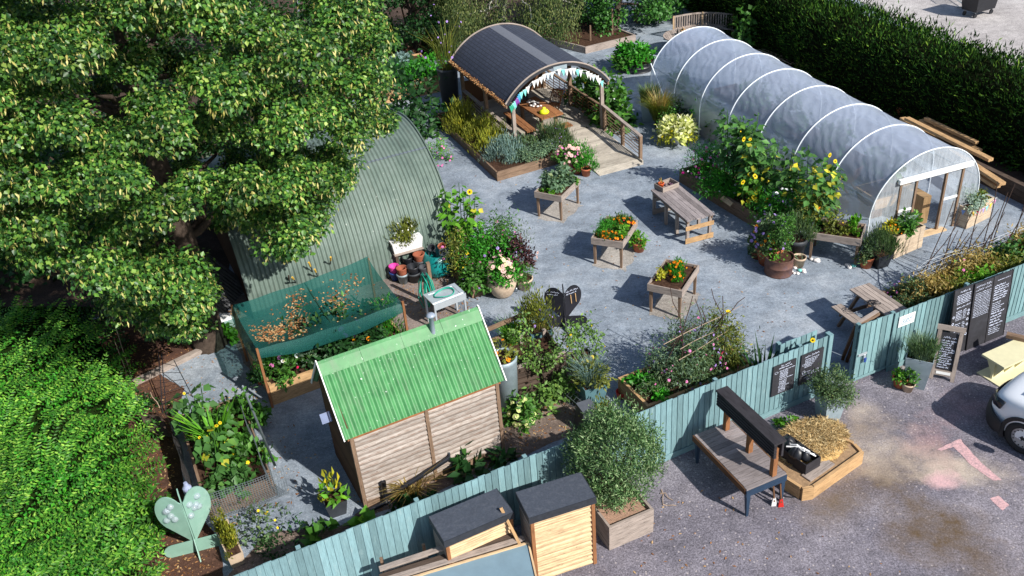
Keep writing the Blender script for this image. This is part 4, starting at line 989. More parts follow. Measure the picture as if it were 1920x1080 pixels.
for b_ in bo:
    s_ = random.uniform(.75, 1.15)
    for d_ in rdir(9): cs.append(b_+d_*np.array([.72, .72, .36])*s_*random.uniform(.3, 1))
cs = np.array([c_ for c_ in cs if c_[2] > .9 and inside(PX(c_), OUT)]); print('lime boughs', len(bo), len(cs))
rr = rng.uniform(.28, .50, len(cs)); per = 150
P, d = crown_pts(cs, rr, per, .75, .3); n = len(P)
D = d*.55+rdir(n)*.55+np.array([0, 0, -.35]); Nv = d+np.array([.1, -.2, .8])+rdir(n)*.4
leaves('crown', P, D, Nv, np.repeat(rng.uniform(.8, 1.2, len(cs)), per)*.100*(.65+.6*rng.random(n)), .094*(.7+.5*rng.random(n)), M['g_lime'], lm, .14)
nb_ = len(cs)*13; ci = rng.integers(0, len(cs), nb_); dd = rdir(nb_); dd[:, 2] = dd[:, 2]*.7; Pb = cs[ci]+dd*rr[ci][:, None]*np.array([1, 1, .8])*(.85+.25*rng.random((nb_, 1)))
leaves('bracts', Pb, rdir(nb_)*.45+np.array([0, 0, -1.0])+dd*.3, dd+rdir(nb_)*.5, .14*(.7+.5*rng.random(nb_)), .04, M['bract'], lm, .1)
# ---- bright pinnate hedge bottom left
def fronds(name, P, D, N, Lf, mat, parent, pairs=6, ll=.10, lw=.036):
    n = len(P); D = nrm(D); Sd = nrm(np.cross(D, N)); N2 = np.cross(Sd, D); Ps = []; Ds = []; Ns = []; Ls = []
    for k in range(pairs):
        s_ = (.22+.78*k/(pairs-1)); taper = 1.0-.45*abs(s_-.5)
        for sg in (1, -1):
            Ps.append(P+D*(Lf*s_)[:, None]-N2*(Lf*.25*s_*s_)[:, None]); Ds.append(D*.55+Sd*sg*.9-N2*.12+rdir(n)*.12); Ns.append(N2+rdir(n)*.15); Ls.append(np.full(n, ll*taper))
    Ps.append(P+D*Lf[:, None]-N2*(Lf*.25)[:, None]); Ds.append(D-N2*.4); Ns.append(N2); Ls.append(np.full(n, ll))
    Ls = np.concatenate(Ls)*(.85+.3*rng.random(n*(2*pairs+1)))
    return leaves(name, np.concatenate(Ps), np.concatenate(Ds), np.concatenate(Ns), Ls, lw, mat, parent, .1)
HO = [(-420, 560), (10, 585), (60, 590), (130, 575), (185, 615), (212, 660), (236, 720), (254, 770), (256, 830), (262, 900), (270, 960), (262, 1020), (275, 1090), (270, 1500), (-420, 1500)]
hd = thing('leafy_hedge', 'bright green feathery leaved hedge filling the lower left corner', 'hedge', (0, 0, 0))
Pl = []; Nl = []
edge = np.array([q for q in HO[4:14]], float)
while len(Pl) < 2900:
    px, py = random.uniform(-300, 275), random.uniform(565, 1330)
    if not inside((px, py), HO): continue
    ex = np.interp(py, edge[:, 1], edge[:, 0]); dd_ = ex-px
    z = min(1.7, .35+dd_*.016)+.28*mn.noise(Vector((px*.022, py*.022, 0)))+.15*mn.noise(Vector((px*.06, py*.06, 4)))-random.random()**2*.5
    Pl.append(U(px, py, max(.1, z))); Nl.append((.35 if dd_ < 60 else .1, -.25, 1))
Pl = np.array(Pl); n = len(Pl); Nl = np.array(Nl)
wv = np.array([mn.noise(Vector((p_[0]*.5, p_[1]*.5, 2))) for p_ in Pl])
Dl = np.stack([.6+wv*1.2, .45-wv, np.full(n, .5)], 1)+rdir(n)*.26
sel = rng.random(n) < .8
fronds('foliage', Pl[sel], Dl[sel], Nl[sel]+rdir(sel.sum())*.3, rng.uniform(.45, .72, sel.sum()), M['g_hedge'], hd, 7, .115, .04)
Pq = Pl[~sel]; k_ = 22; Pq = np.repeat(Pq, k_, 0)+rng.normal(size=(len(Pq)*k_, 3))*np.array([.2, .2, .14]); nq_ = len(Pq); Pq[:, 2] = np.maximum(Pq[:, 2], .05)
leaves('broad_leaves', Pq, rdir(nq_)+np.array([.2, -.1, .2]), rdir(nq_)*.5+np.array([0, -.2, 1]), .1*(.6+.6*rng.random(nq_)), .06, M['g_vivid'], hd)
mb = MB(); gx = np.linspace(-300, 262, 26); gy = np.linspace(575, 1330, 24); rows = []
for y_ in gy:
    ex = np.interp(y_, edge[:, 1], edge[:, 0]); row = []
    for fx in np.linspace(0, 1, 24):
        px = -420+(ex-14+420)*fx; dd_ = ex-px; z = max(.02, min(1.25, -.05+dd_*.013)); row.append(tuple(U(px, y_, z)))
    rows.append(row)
mb.sheet(rows).build('inner_twigs', plain('hedge_inside', C8(30, 44, 18), 1, .4, 5, spec=0), hd)  # dark opaque body beneath the leaf layer
# ---- trees and shrubs at the back
def back_tree(name, lab, base, outline, c, rad, m, mat, per=110, rmin=.4, rmax=.8, leaf=.16, lw=.09, mode='out', trunk=.2, grp=None, minz=.5):
    t = thing(name, lab, 'tree', (0, 0, 0), 0, grp)
    mb = MB(); b = np.array(base, float); top = np.array([c[0], c[1], c[2]+rad[2]*.5])
    mb.tube([b, b+(top-b)*.35+rng.normal(size=3)*.1, top], [trunk, trunk*.75, trunk*.25], 9)
    cs = crown_in(outline, c, rad, m, minz=minz)
    for k in range(min(12, len(cs))): limb(mb, b+(top-b)*random.uniform(.25, .8), cs[rng.integers(0, len(cs))], trunk*.35, .02, .2, 6)
    mb.build('trunk', M['bark'] if name != 'birch_tree' else plain('birch_bark', C8(190, 186, 176), .8, .25, 10), t, True)
    rr = rng.uniform(rmin, rmax, len(cs)); P, d = crown_pts(cs, rr, per, .8 if mode == 'out' else 1.25, .3); n = len(P)
    if mode == 'out': D = d*.6+rdir(n)*.7+np.array([0, 0, -.15]); N = d+np.array([.1, -.2, .7])+rdir(n)*.5
    else: D = d*.2+rdir(n)*.35+np.array([0, 0, -1.0]); N = d+np.array([.2, -.5, .2])+rdir(n)*.5
    leaves('crown', P, D, N, leaf*(.6+.7*rng.random(n)), lw*(.7+.5*rng.random(n)), mat, t)
    return t
def at(px, py, Y):
    d = FWD+RT*(px-960)/F_PX+UP*(540-py)/F_PX; return np.array([0, 0, CAM_H])+d*Y/d[1]
back_tree('birch_tree', 'drooping olive grey birch behind the shelter roof', U(938, 48), [(805, -300), (1075, -300), (1085, 40), (1095, 70), (1075, 90), (1040, 62), (960, 50), (900, 45), (880, 70), (850, 85), (832, 60), (815, 10)], at(945, -30, 45), (4.2, 2.6, 4.2), 210, M['g_birch'], 150, .45, .9, .13, .05, 'droop')
back_tree('maple_tree', 'fresh green spreading tree over the dark soil bed at the back', U(1153, 66), [(1075, -300), (1290, -300), (1268, 10), (1240, 28), (1200, 32), (1172, 40), (1150, 55), (1130, 48), (1098, 35), (1080, 20)], at(1180, -40, 47.5), (3.6, 2.4, 3.0), 150, M['g_tree'], 130, .4, .8, .17, .12)
back_tree('hazel_tree', 'mid green leafy tree between the lime tree and the birch', at(780, 75, 46)*np.array([1, 1, 0]), [(690, -300), (840, -300), (845, 50), (830, 70), (800, 60), (780, 78), (750, 95), (715, 90), (690, 30)], at(765, -15, 46), (3.2, 2.0, 4.0), 130, M['g_dark'], 140, .4, .8, .17, .12)
for i, (px, py, r_, m_, lab) in enumerate([(735, 70, .8, 'g_mid', 'light green elder bush by the lean pole at the back'), (835, 88, .7, 'g_dark', 'dark green shrub at the left foot of the birch'), (1010, 60, 1.1, 'g_dark', 'dark shrub hidden below the birch behind the shelter'), (900, 45, 1.3, 'g_dark', 'tall dark shrub in shade directly under the birch')]):
    b = U(px, py+14); t = thing('shrub', lab, 'shrub', b); foliage(t, r_, r_, r_*1.4, 1300, .15, .09, M[m_], .1, 16)
patch('shaded_understorey', upoly([(-500, -60), (560, -60), (560, 200), (440, 330), (430, 520), (330, 560), (170, 600), (-500, 560)]), darkm, .006, .1)  # soil under the trees, with their shade darkened into its colour
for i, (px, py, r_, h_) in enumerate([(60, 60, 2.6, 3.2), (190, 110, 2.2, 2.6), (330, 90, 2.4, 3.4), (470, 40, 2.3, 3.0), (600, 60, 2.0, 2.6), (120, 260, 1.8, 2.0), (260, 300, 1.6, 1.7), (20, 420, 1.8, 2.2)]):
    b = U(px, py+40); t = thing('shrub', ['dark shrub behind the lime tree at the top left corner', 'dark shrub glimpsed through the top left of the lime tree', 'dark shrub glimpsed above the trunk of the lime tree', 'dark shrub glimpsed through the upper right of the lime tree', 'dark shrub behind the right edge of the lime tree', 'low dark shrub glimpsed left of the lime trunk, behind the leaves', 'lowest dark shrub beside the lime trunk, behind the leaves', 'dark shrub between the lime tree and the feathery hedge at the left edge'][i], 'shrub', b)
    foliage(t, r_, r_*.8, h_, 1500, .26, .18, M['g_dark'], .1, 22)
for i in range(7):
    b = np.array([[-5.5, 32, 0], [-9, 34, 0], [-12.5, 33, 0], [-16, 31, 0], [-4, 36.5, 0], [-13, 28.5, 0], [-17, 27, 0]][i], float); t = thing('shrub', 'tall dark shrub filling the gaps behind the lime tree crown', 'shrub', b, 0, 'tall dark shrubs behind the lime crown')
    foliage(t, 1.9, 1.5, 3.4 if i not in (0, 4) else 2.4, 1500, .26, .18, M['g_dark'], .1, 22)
b = U(768, 78); o = MB().tube([(0, 0, 0), (-.12, .05, 1.2), (-.3, 0, 2.9)], .05, 7, .035).build('wooden_pole', M['wood_dark']); o.location = b; tag(o, 'thin leaning pole among the shrubs at the back', 'pole')
# ------------------------------------------------------------------ pots and potted plants
def pot(t, kind, r, h, mat, soil=True, rim=True):
    if kind == 'square':
        b = r*.72; mb = MB(); th = .018
        for (x0, x1, y0, y1) in ((-1, 1, -1, -1), (-1, 1, 1, 1), (-1, -1, -1, 1), (1, 1, -1, 1)):
            pass
        o = [(-1, -1), (1, -1), (1, 1), (-1, 1)]
        for i in range(4):
            a, c = o[i], o[(i+1) % 4]
            mb.add([(a[0]*b, a[1]*b, 0), (c[0]*b, c[1]*b, 0), (c[0]*r, c[1]*r, h), (a[0]*r, a[1]*r, h), (a[0]*(r-th), a[1]*(r-th), h), (c[0]*(r-th), c[1]*(r-th), h), (c[0]*(r-th), c[1]*(r-th), h-.1), (a[0]*(r-th), a[1]*(r-th), h-.1)], [(0, 1, 2, 3), (3, 2, 5, 4), (4, 5, 6, 7)])
        mb.build('pot', mat, t)
        if soil: q = r-th; MB().add([(-q, -q, h-.06), (q, -q, h-.06), (q, q, h-.06), (-q, q, h-.06)], [(0, 1, 2, 3)]).build('soil', M['soil'], t)
        return
    if kind == 'taper': pr = [(0, 0), (r*.68, 0), (r*.92, h*.8), (r, h*.8), (r*1.03, h), (r*.9, h), (r*.86, h-.08)]
    elif kind == 'urn': pr = [(0, 0), (r*.55, 0), (r*.72, h*.12), (r*.98, h*.5), (r, h*.72), (r*.9, h*.9), (r*.98, h*.96), (r*.96, h), (r*.84, h), (r*.8, h-.08)]
    elif kind == 'drum': pr = [(0, 0), (r*.96, 0), (r*.97, h*.05), (r*.95, h*.08), (r*.96, h*.48), (r*1.0, h*.5), (r*.96, h*.53), (r*.96, h*.96), (r, h), (r*.95, h), (r*.94, h-.08)]
    else: pr = [(0, 0), (r*.78, 0), (r*.97, h*.93), (r, h*.94), (r, h), (r*.9, h), (r*.88, h-.1)]
    MB().lathe(pr, 22).build('pot', mat, t, True)
    if soil: MB().disc(pr[-1][0], h-.06, 18).build('soil', M['soil'], t)
def potted(lab, cat, loc, kind, r, h, mat, plants, yaw=0, name='potted_plant', group=None):
    t = thing(name, lab, cat, loc, yaw, group); pot(t, kind, r, h, mat)
    for pl in plants: grow(t, pl, h-.06)
    return t
def grow(t, pl, z):
    k = pl[0]
    if k == 'bush': _, rx, rz, n, L, W, m, mode = pl[:8]; foliage(t, rx, rx, rz, n, L, W, M[m], z+rz*.25, pl[8] if len(pl) > 8 else 14, mode, low=-.22)
    elif k == 'grass': _, n, r, h, W, m, lean = pl; blades(t, n, r, h, W, M[m], z, lean)
    elif k == 'bloom': _, rx, rz, n, s, m = pl; bloom_on(t, rx, rx, rz, n, s, F[m] if not isinstance(m, list) else [F[q] for q in m], z+rz*.15)
    elif k == 'stem': _, h, r, m = pl; MB().tube([(0, 0, z), (.01, .0, z+h*.5), (0, .01, z+h)], r, 7, r*.7).build('stem', M[m], t)
G = lambda px, py, z=0: U(px, py, z)
pp = potted
# -- corner by the far end of the polytunnel
pp('square blue grey planter of green grass beside the far corner of the polytunnel', 'planter', G(1217, 224), 'square', .36, .85, M['zinc'], [('grass', 420, .7, .7, .03, 'g_lav', .5)], PY_-.5)
pp('straw tipped ornamental grass in a dark pot by the far end of the polytunnel', 'pot plant', G(1237, 240), 'taper', .24, .4, M['dark_pot'], [('grass', 700, .6, 1.05, .022, 'g_olive', .8), ('grass', 160, .4, 1.35, .02, 'g_dry', .4)])
pp('small bright green shrub in a pot between ornamental grass and cream plant', 'pot plant', G(1251, 246), 'taper', .2, .3, M['terracotta_dark'], [('bush', .42, .5, 500, .1, .06, 'g_mid', 'out')])
pp('white pot of cream and yellow variegated leaves near the far end of the polytunnel', 'pot plant', G(1268, 268), 'taper', .28, .35, M['white_plastic'], [('bush', .62, .55, 800, .2, .11, 'g_cream', 'out'), ('bush', .6, .3, 200, .18, .1, 'g_yellow', 'droop')])
pp('dark green leafy pot plant against the polytunnel hoop', 'pot plant', G(1276, 238), 'taper', .2, .3, M['dark_pot'], [('bush', .45, .5, 450, .14, .09, 'g_dark', 'out')])
pp('small plant in a black pot tucked against the second hoop of the polytunnel', 'pot plant', G(1314, 246), 'taper', .2, .3, M['black_plastic'], [('bush', .35, .65, 350, .12, .06, 'g_vivid', 'up')])
# -- sunflower bed along the tunnel
SBa, SBb = U(1273, 341), U(1432, 438); SBY = yaw_of(SBa, SBb); sbl = float(np.linalg.norm((SBb-SBa)[:2]))
timber_bed('raised_bed', 'long brown timber bed of sunflowers running along the polytunnel', SBa, SBY, [(0, 0), (sbl, 0), (sbl, 1.15), (0, 1.15)], .5, M['wood_mid'], .07)
sd = (SBb-SBa)[:2]/sbl; sn = np.array([-sd[1], sd[0]])
def sb(x, y, z=.42): return np.array([*(SBa[:2]+sd*x+sn*y), z])
def flower_bush(lab, cat, loc, rx, ry, rz, n, L, W, m, mode, flowers, name='flowering_plant', k=18, yaw=0, low=0.0):
    t = thing(name, lab, cat, loc, yaw)
    foliage(t, rx, ry, rz, n, L, W, M[m], 0, k, mode, low=low)
    for (c, nf, s) in flowers:
        bloom_on(t, rx, ry, rz, nf, s, [F[q] for q in c] if isinstance(c, list) else F[c], low=.15)
    return t
flower_bush('feathery green cosmos with pink and white flowers at the far end of the sunflower bed', 'cosmos', sb(.9, .55), .95, .6, .95, 3600, .11, .025, 'g_vivid', 'rand', [('pink', 34, .065), ('white', 40, .06), ('magenta', 16, .065)], k=30)
flower_bush('trailing vivid green foliage spilling over the front of the sunflower bed', 'plant', sb(2.1, .35), .8, .5, .75, 2600, .12, .03, 'g_vivid', 'rand', [('white', 12, .05)], k=24)
def sunflower_clump(lab, loc, n, h, r, heads, yel=0, m='g_sun', group='sunflower clumps along the polytunnel', hs=.10):
    t = thing('sunflower', lab, 'sunflowers', loc, 0, group); st = MB(); P = []; Dv = []; hp = []
    for i in range(n):
        a = random.uniform(0, 6.28); q = r*math.sqrt(random.random()); x, y = q*math.cos(a), q*math.sin(a); hh = h*random.uniform(.72, 1.05); tx_, ty_ = x*1.5+random.uniform(-.1, .1), y*1.5+random.uniform(-.1, .1)
        st.tube([(x, y, -.05), ((x+tx_)/2, (y+ty_)/2, hh*.5), (tx_, ty_, hh)], .018, 5, .010)
        nl = int(hh*13)
        for k in range(nl):
            f = .28+.72*k/nl; b = random.uniform(0, 6.28); l = random.uniform(.04, .16); c = np.array([x+(tx_-x)*f+l*math.cos(b), y+(ty_-y)*f+l*math.sin(b), hh*f]); P.append(c); Dv.append((math.cos(b), math.sin(b), random.uniform(-.7, -.05)))
        hp.append((tx_, ty_, hh))
    st.build('stems', M['g_mid'], t)
    P = np.array(P); Dv = np.array(Dv); m_ = len(P); isy = rng.random(m_) < yel
    for sel, mm, nm_ in ((~isy, M[m], 'leaves'), (isy, M['g_yellow'], 'yellow_leaves')):
        if sel.sum(): leaves(nm_, P[sel], Dv[sel], np.array([0, -.2, 1.0])+rdir(int(sel.sum()))*.5, .26*(.6+.6*rng.random(int(sel.sum()))), .21*(.6+.5*rng.random(int(sel.sum()))), mm, t, .1)
    hp = np.array(hp); sel = hp[rng.permutation(len(hp))[:heads]]
    if len(sel): blooms(t, sel+np.array([0, -.05, 0]), hs, [F['yellow'], F['brown']], 'flower_head', 10, nrmv=np.tile(np.array([[.3, -.8, .4]]), (len(sel), 1)))
    return t
sunflower_clump('tallest sunflower clump of big dark green leaves, at the far end of its row', sb(2.0, .95), 16, 2.5, .45, 1)
sunflower_clump('sunflower clump with pale and yellowing leaves in the middle of the bed', sb(3.3, .85), 13, 2.25, .55, 2, .1)
sunflower_clump('drooping yellow sunflower clump at the front edge of the bed', sb(3.4, .25), 5, 1.3, .3, 3, .3, 'g_bright')
sunflower_clump('sunflower clump with the most yellow leaves, nearest the tunnel door', sb(5.3, .95), 14, 2.3, .6, 2, .25, 'g_sun')
flower_bush('green cosmos with white and purple flowers at the near end of the sunflower bed', 'cosmos', sb(4.7, .5), .8, .55, 1.0, 2600, .13, .025, 'g_vivid', 'rand', [('white', 18, .07), ('lilac', 22, .05), ('orange', 12, .06)], k=24)
sunflower_clump('leafy sunflower clump with no open flowers, between the yellowing ones and the potted ball tree', sb(4.3, .9), 10, 1.9, .45, 0, .05)
flower_bush('tangled brown green stems at the near end of the bed by the planter table', 'plant', sb(5.7, .55), .4, .45, 1.3, 1100, .13, .03, 'g_olive', 'rand', [('orange', 5, .06)], k=14)
o = MB().bar((-.26, 0, 0), (.26, 0, .03), .16, .03, (0, -.5, 1)).build('wooden_board', M['wood_pale']); o.location = sb(2.72, -.09, .42); o.rotation_euler = (R(12), R(8), SBY); tag(o, 'short offcut of pale board leaning on the front of the sunflower bed', 'board')
# -- pot cluster at the near end of that bed
pp('red saucer pot of dark foliage leftmost in the cluster by the sunflower bed', 'pot plant', G(1421, 482), 'taper', .26, .26, M['terracotta_dark'], [('bush', .26, .5, 300, .12, .05, 'g_lav', 'up')])
pp('big terracotta pot full of purple flowers by the sunflower bed', 'pot plant', G(1441, 492), 'taper', .42, .58, M['terracotta'], [('bush', .46, .75, 1300, .13, .04, 'g_lav', 'rand'), ('bloom', .52, .95, 36, .07, 'lilac'), ('bloom', .46, .95, 16, .07, 'orange')])
pp('clipped ball tree on a bare stem in a rusty blue half drum', 'pot plant', G(1459, 510), 'drum', .42, .56, M['rust'], [('stem', .55, .025, 'bark'), ('bush', .36, .08, 160, .08, .06, 'g_bright', 'out')], 0)
t = [o for o in bpy.data.objects if o.get('label', '').startswith('clipped ball')][0]; foliage(t, .3, .3, .55, 1500, .085, .03, M['g_mid'], 1.4, 26, 'out', name='crown', low=-.95)
pp('tall dark pot of grey green lavender behind the rusty drum', 'pot plant', G(1489, 484), 'taper', .34, .72, M['dark_pot'], [('bush', .42, .5, 1300, .15, .025, 'g_lav', 'up')])
pp('little cream pot of pebbles and seedlings beside the rusty drum', 'pot plant', G(1497, 499), 'taper', .2, .33, M['stone_pot'], [('bush', .13, .06, 60, .05, .03, 'g_grey', 'out')])
def stones(lab, loc, n, spread, cols, s=(.05, .09)):
    t = thing('painted_stones', lab, 'stones', loc)
    for k in range(n):
        a = random.uniform(0, 6.28); q = spread*random.random()**.5; r_ = random.uniform(*s)
        mb = MB().lathe([(0, 0), (r_*.8, .0), (r_, r_*.3), (r_*.7, r_*.62), (0, r_*.7)], 10); o = mb.build('stone', M[cols[k % len(cols)]], t, True); o.location = (q*math.cos(a)*1.4, q*math.sin(a)*.8, 0); o.scale = (1, .75, 1); o.rotation_euler = (0, 0, a)
stones('white and turquoise painted stones on the ground before the rusty drum', G(1495, 507), 10, .26, ['stonewhite', 'turq', 'stonewhite'])
stones('two white painted stones standing by the left leg of the planter table', G(1526, 490), 3, .13, ['stonewhite'], (.08, .12))
stones('pink white and green painted stones by the right leg of the planter table', G(1592, 500), 4, .12, ['stonewhite', 'turq', 'stonewhite'], (.08, .11))
# -- planter tables
def planter_table(lab, loc, yaw):
    t = thing('planter_table', lab, 'planter table', loc, yaw, 'raised planter tables in the yard'); w_, l_, h = 1.0, 1.45, .94
    for (x0, x1, y0, y1, lg) in ((0, w_, 0, .035, 0), (0, w_, l_-.035, l_, 0), (0, .035, .037, l_-.037, 1), (w_-.035, w_, .037, l_-.037, 1)): MB().box(x0, x1, y0, y1, h-.22, h, 0, lg).build('side_board', M['wood_grey'], t)
    for (x, y) in ((.04, .04), (w_-.13, .04), (.04, l_-.13), (w_-.13, l_-.13)):
        MB().hexa([(x+.015, y+.015, 0), (x+.075, y+.015, 0), (x+.075, y+.075, 0), (x+.015, y+.075, 0), (x, y, h-.02), (x+.09, y, h-.02), (x+.09, y+.09, h-.02), (x, y+.09, h-.02)], 0, 2).build('leg', M['wood_pale' if 0 else 'wood_mid'], t)
    MB().add([(.036, .036, h-.07), (w_-.036, .036, h-.07), (w_-.036, l_-.036, h-.07), (.036, l_-.036, h-.07)], [(0, 1, 2, 3)]).build('soil', M['soil'], t)
    MB().box(.04, w_-.04, .04, l_-.04, h-.21, h-.18).build('tray_base', M['wood_grey'], t)
    return t
Ts = []
for (lab, L, Fp) in [('planter table of leafy potato like greens nearest the shelter', (1001.3, 359.2), (1054, 368.7)), ('planter table crowded with orange marigolds and feathery greens, the middle one', (1108, 445.7), (1167.2, 454.6)), ('half empty planter table of marigolds in bare soil, the one nearest the fence', (1213.4, 532.5), (1277.7, 545.9)), ('planter table of yellowing lettuces standing beside the polytunnel', (1517.8, 435.5), (1615.2, 449.7))]:
    a = U(*L, .94); b = U(*Fp, .94); y = yaw_of(a, b)
    if 'polytunnel' in lab:                                   # the same table turned a quarter round
        c = a+np.array([math.cos(y), math.sin(y), 0])*1.45; t = planter_table(lab, (c[0], c[1], 0), y+R(90))
    else: t = planter_table(lab, (a[0], a[1], 0), y)
    Ts.append(t)
def on_table(i, x, y, z=.87): 
    t = Ts[i]; a = t.rotation_euler[2]; return (t.location[0]+x*math.cos(a)-y*math.sin(a), t.location[1]+x*math.sin(a)+y*math.cos(a), z), a
def tplant(i, x, y, lab, cat, rx, ry, rz, n, L, W, m, mode, flowers=(), k=10):
    loc, a = on_table(i, x, y); return flower_bush(lab, cat, loc, rx, ry, rz, n, L, W, m, mode, flowers, yaw=a, k=k)
tplant(0, .5, .85, 'bushy grey green potato plants filling the table nearest the shelter', 'plant', .46, .5, .5, 900, .17, .1, 'g_grey', 'out', k=16)
tplant(0, .42, .2, 'low strip of lettuce seedlings at the front of the table nearest the shelter', 'lettuce', .3, .12, .09, 160, .08, .05, 'g_bright', 'out', k=6)
tplant(0, .85, 1.15, 'bright yellow green lettuce at the back right corner of the table nearest the shelter', 'lettuce', .13, .13, .22, 110, .12, .07, 'g_bright', 'out', k=5)
tplant(1, .5, .24, 'row of orange marigolds along the front of the middle planter table', 'marigolds', .42, .18, .2, 420, .09, .03, 'g_mid', 'up', [('orange', 46, .05)], 10)
tplant(1, .28, .72, 'feathery bright green carrot tops on the left of the middle planter table', 'plant', .26, .34, .32, 900, .12, .018, 'g_vivid', 'rand', (), 9)
tplant(1, .75, .62, 'crinkled pale lettuces on the right of the middle planter table', 'lettuce', .22, .2, .18, 260, .12, .09, 'g_bright', 'out', (), 6)
tplant(1, .6, 1.15, 'orange and red marigolds at the back of the middle planter table', 'marigolds', .38, .24, .26, 480, .09, .03, 'g_mid', 'up', [('orange', 34, .05), ('red', 8, .045)], 10)
tplant(2, .5, 1.0, 'orange marigold clump at the back of the half empty planter table', 'marigolds', .28, .26, .3, 520, .1, .03, 'g_vivid', 'up', [('orange', 26, .05)], 10)
tplant(2, .68, .55, 'smaller marigold clump in the middle of the half empty planter table', 'marigolds', .17, .17, .24, 300, .1, .03, 'g_vivid', 'up', [('orange', 9, .05)], 7)
tplant(2, .22, .42, 'pale yellow herb in the front left of the half empty planter table', 'herb', .13, .13, .3, 190, .07, .05, 'g_yellow', 'out', (), 6)
tplant(3, .5, .25, 'upright bright green celery at the right end of the table beside the polytunnel', 'plant', .2, .18, .42, 260, .13, .06, 'g_bright', 'up', (), 7)
tplant(3, .5, .78, 'yellowing bolted lettuces in the middle of the table beside the polytunnel', 'lettuce', .28, .36, .55, 420, .11, .06, 'g_olive', 'rand', [('yellow', 8, .03)], 12)
tplant(3, .45, 1.2, 'small green herbs at the left end of the table beside the polytunnel', 'herb', .2, .16, .2, 130, .09, .06, 'g_mid', 'out', (), 6)
pp('terracotta pot of lime green lettuce beside the middle planter table', 'pot plant', G(1198, 470), 'taper', .22, .33, M['terracotta'], [('bush', .22, .3, 260, .12, .06, 'g_bright', 'out')])
# -- workbench
wa, wb_, wc = U(1219.3, 354.8, .875), U(1288, 414, .875), U(1334.6, 396.3, .875); wy = yaw_of(wa, wb_); wl = float(np.linalg.norm((wb_-wa)[:2])); ww = .98
t = thing('workbench', 'long weathered pallet wood workbench in the middle of the yard', 'workbench', (wa[0], wa[1], 0), wy)
mb = MB()
for k in range(6): mb.box(random.uniform(-.03, .03), wl+random.uniform(-.03, .03), k*ww/6, (k+.94)*ww/6, .825, .875, 0, 0)
mb.build('worktop', wood('bench_plank', C8(134, 126, 126), .4, .45), t)
MB().box(.05, wl-.05, .05, .09, .72, .825, 0, 0).box(.05, wl-.05, ww-.09, ww-.05, .72, .825, 0, 0).build('apron', M['wood_mid'], t)
for x in (.06, wl*.36, wl*.66, wl-.16):
    for y in (.05, ww-.15): MB().box(x, x+.09, y, y+.09, 0, .82, 0, 2).build('leg', M['wood_grey'], t)
for x in (.06, wl-.16):
    MB().box(x+.095, x+.12, .0, ww, .48, .62, 0, 1).box(x+.095, x+.12, .0, ww, .02, .2, 0, 1).build('cross_board', M['wood_new' if x > 1 else 'wood_grey'], t)
ca = np.array([*((wa[:2]*.86+wb_[:2]*.14)), 0])
def crate(lab, loc, yaw, w_, d_, h, mat, group=None, name='crate'):
    t = thing(name, lab, 'crate', loc, yaw, group)
    for (x0, x1, y0, y1, l) in ((0, w_, 0, .02, 0), (0, w_, d_-.02, d_, 0), (0, .02, .022, d_-.022, 1), (w_-.02, w_, .022, d_-.022, 1)):
        for k in range(2): MB().box(x0, x1, y0, y1, h*k/2, h*(k+.92)/2, 0, l).build('slat', mat, t)
    MB().box(.022, w_-.022, .022, d_-.022, 0, .02).build('base', mat, t); return t
cl = U(1229, 352, .88); cyw = yaw_of(U(1242, 360, .88), U(1272.6, 349, .88)); c0 = U(1243, 361.5, .876)
crate('pale grey slatted crate on the far end of the workbench', c0, cyw, .66, .46, .17, M['wood_grey'])
cq = lambda x, y, z=.9: np.array([c0[0]+x*math.cos(cyw)-y*math.sin(cyw), c0[1]+x*math.sin(cyw)+y*math.cos(cyw), z])
pp('small terracotta pot of a seedling in the crate on the workbench', 'pot plant', cq(.16, .3), 'taper', .1, .17, M['orange_plastic'], [('bush', .06, .12, 24, .08, .04, 'g_dry', 'up')])
t = thing('seed_tray', 'dark purple onions lying in the crate on the workbench', 'vegetables', cq(.42, .2), cyw)
mb = MB()
om = plain('purple_onion', C8(80, 50, 70), .4, .3, 20)
for k in range(14): MB().lathe([(0, 0), (.035, .015), (.03, .05), (0, .06)], 7, (random.uniform(-.18, .18), random.uniform(-.14, .16), 0)).build('onion', om, t, True)
# -- picnic table by the gate
def picnic_table(lab, A, yaw, L, W_, mat):
    t = thing('picnic_table', lab, 'picnic table', A, yaw); mb = MB(); n = 5
    for k in range(n): mb.box(0, L, k*W_/n, (k+.9)*W_/n, .90, .94, 0, 0)
    mb.build('tabletop', mat, t)
    for y in (-.52, W_+.2):
        MB().box(-.02, L+.02, y, y+.15, .50, .54, 0, 0).box(-.02, L+.02, y+.165, y+.31, .50, .54, 0, 0).build('seat', mat, t)
    for x in (.22, L-.26):
        MB().bar((x, -.42, 0), (x, W_*.3, .90), .05, .1, (0, -1, .5)).build('leg', M['wood_mid'], t); MB().bar((x, W_+.42, 0), (x, W_*.7, .90), .05, .1, (0, 1, .5)).build('leg', M['wood_mid'], t)
        MB().box(x+.055, x+.095, -.5, W_+.5, .40, .499, 0, 1).build('cross_beam', M['wood_mid'], t)
    return t
pa_ = U(1593, 542, .94); pb_ = U(1664, 592, .94); py_ = yaw_of(pa_, pb_)
picnic_table('weathered picnic table with bench seats behind the fence by the gate', (pa_[0], pa_[1], 0), py_, 1.75, .66, M['wood_grey'])
t = thing('cable_coil', 'loose coil of dark wire and clips on the picnic table by the gate', 'cable', (*U(1640, 570, .945)[:2], .945))
mb = MB()
for k in range(7):
    r_ = random.uniform(.06, .14); c_x, c_y = random.uniform(-.14, .14), random.uniform(-.1, .1); mb.tube([(c_x+r_*math.cos(a), c_y+r_*math.sin(a)*.8, .01+random.uniform(0, .05)) for a in np.linspace(0, 6.2, 12)], .007, 4)
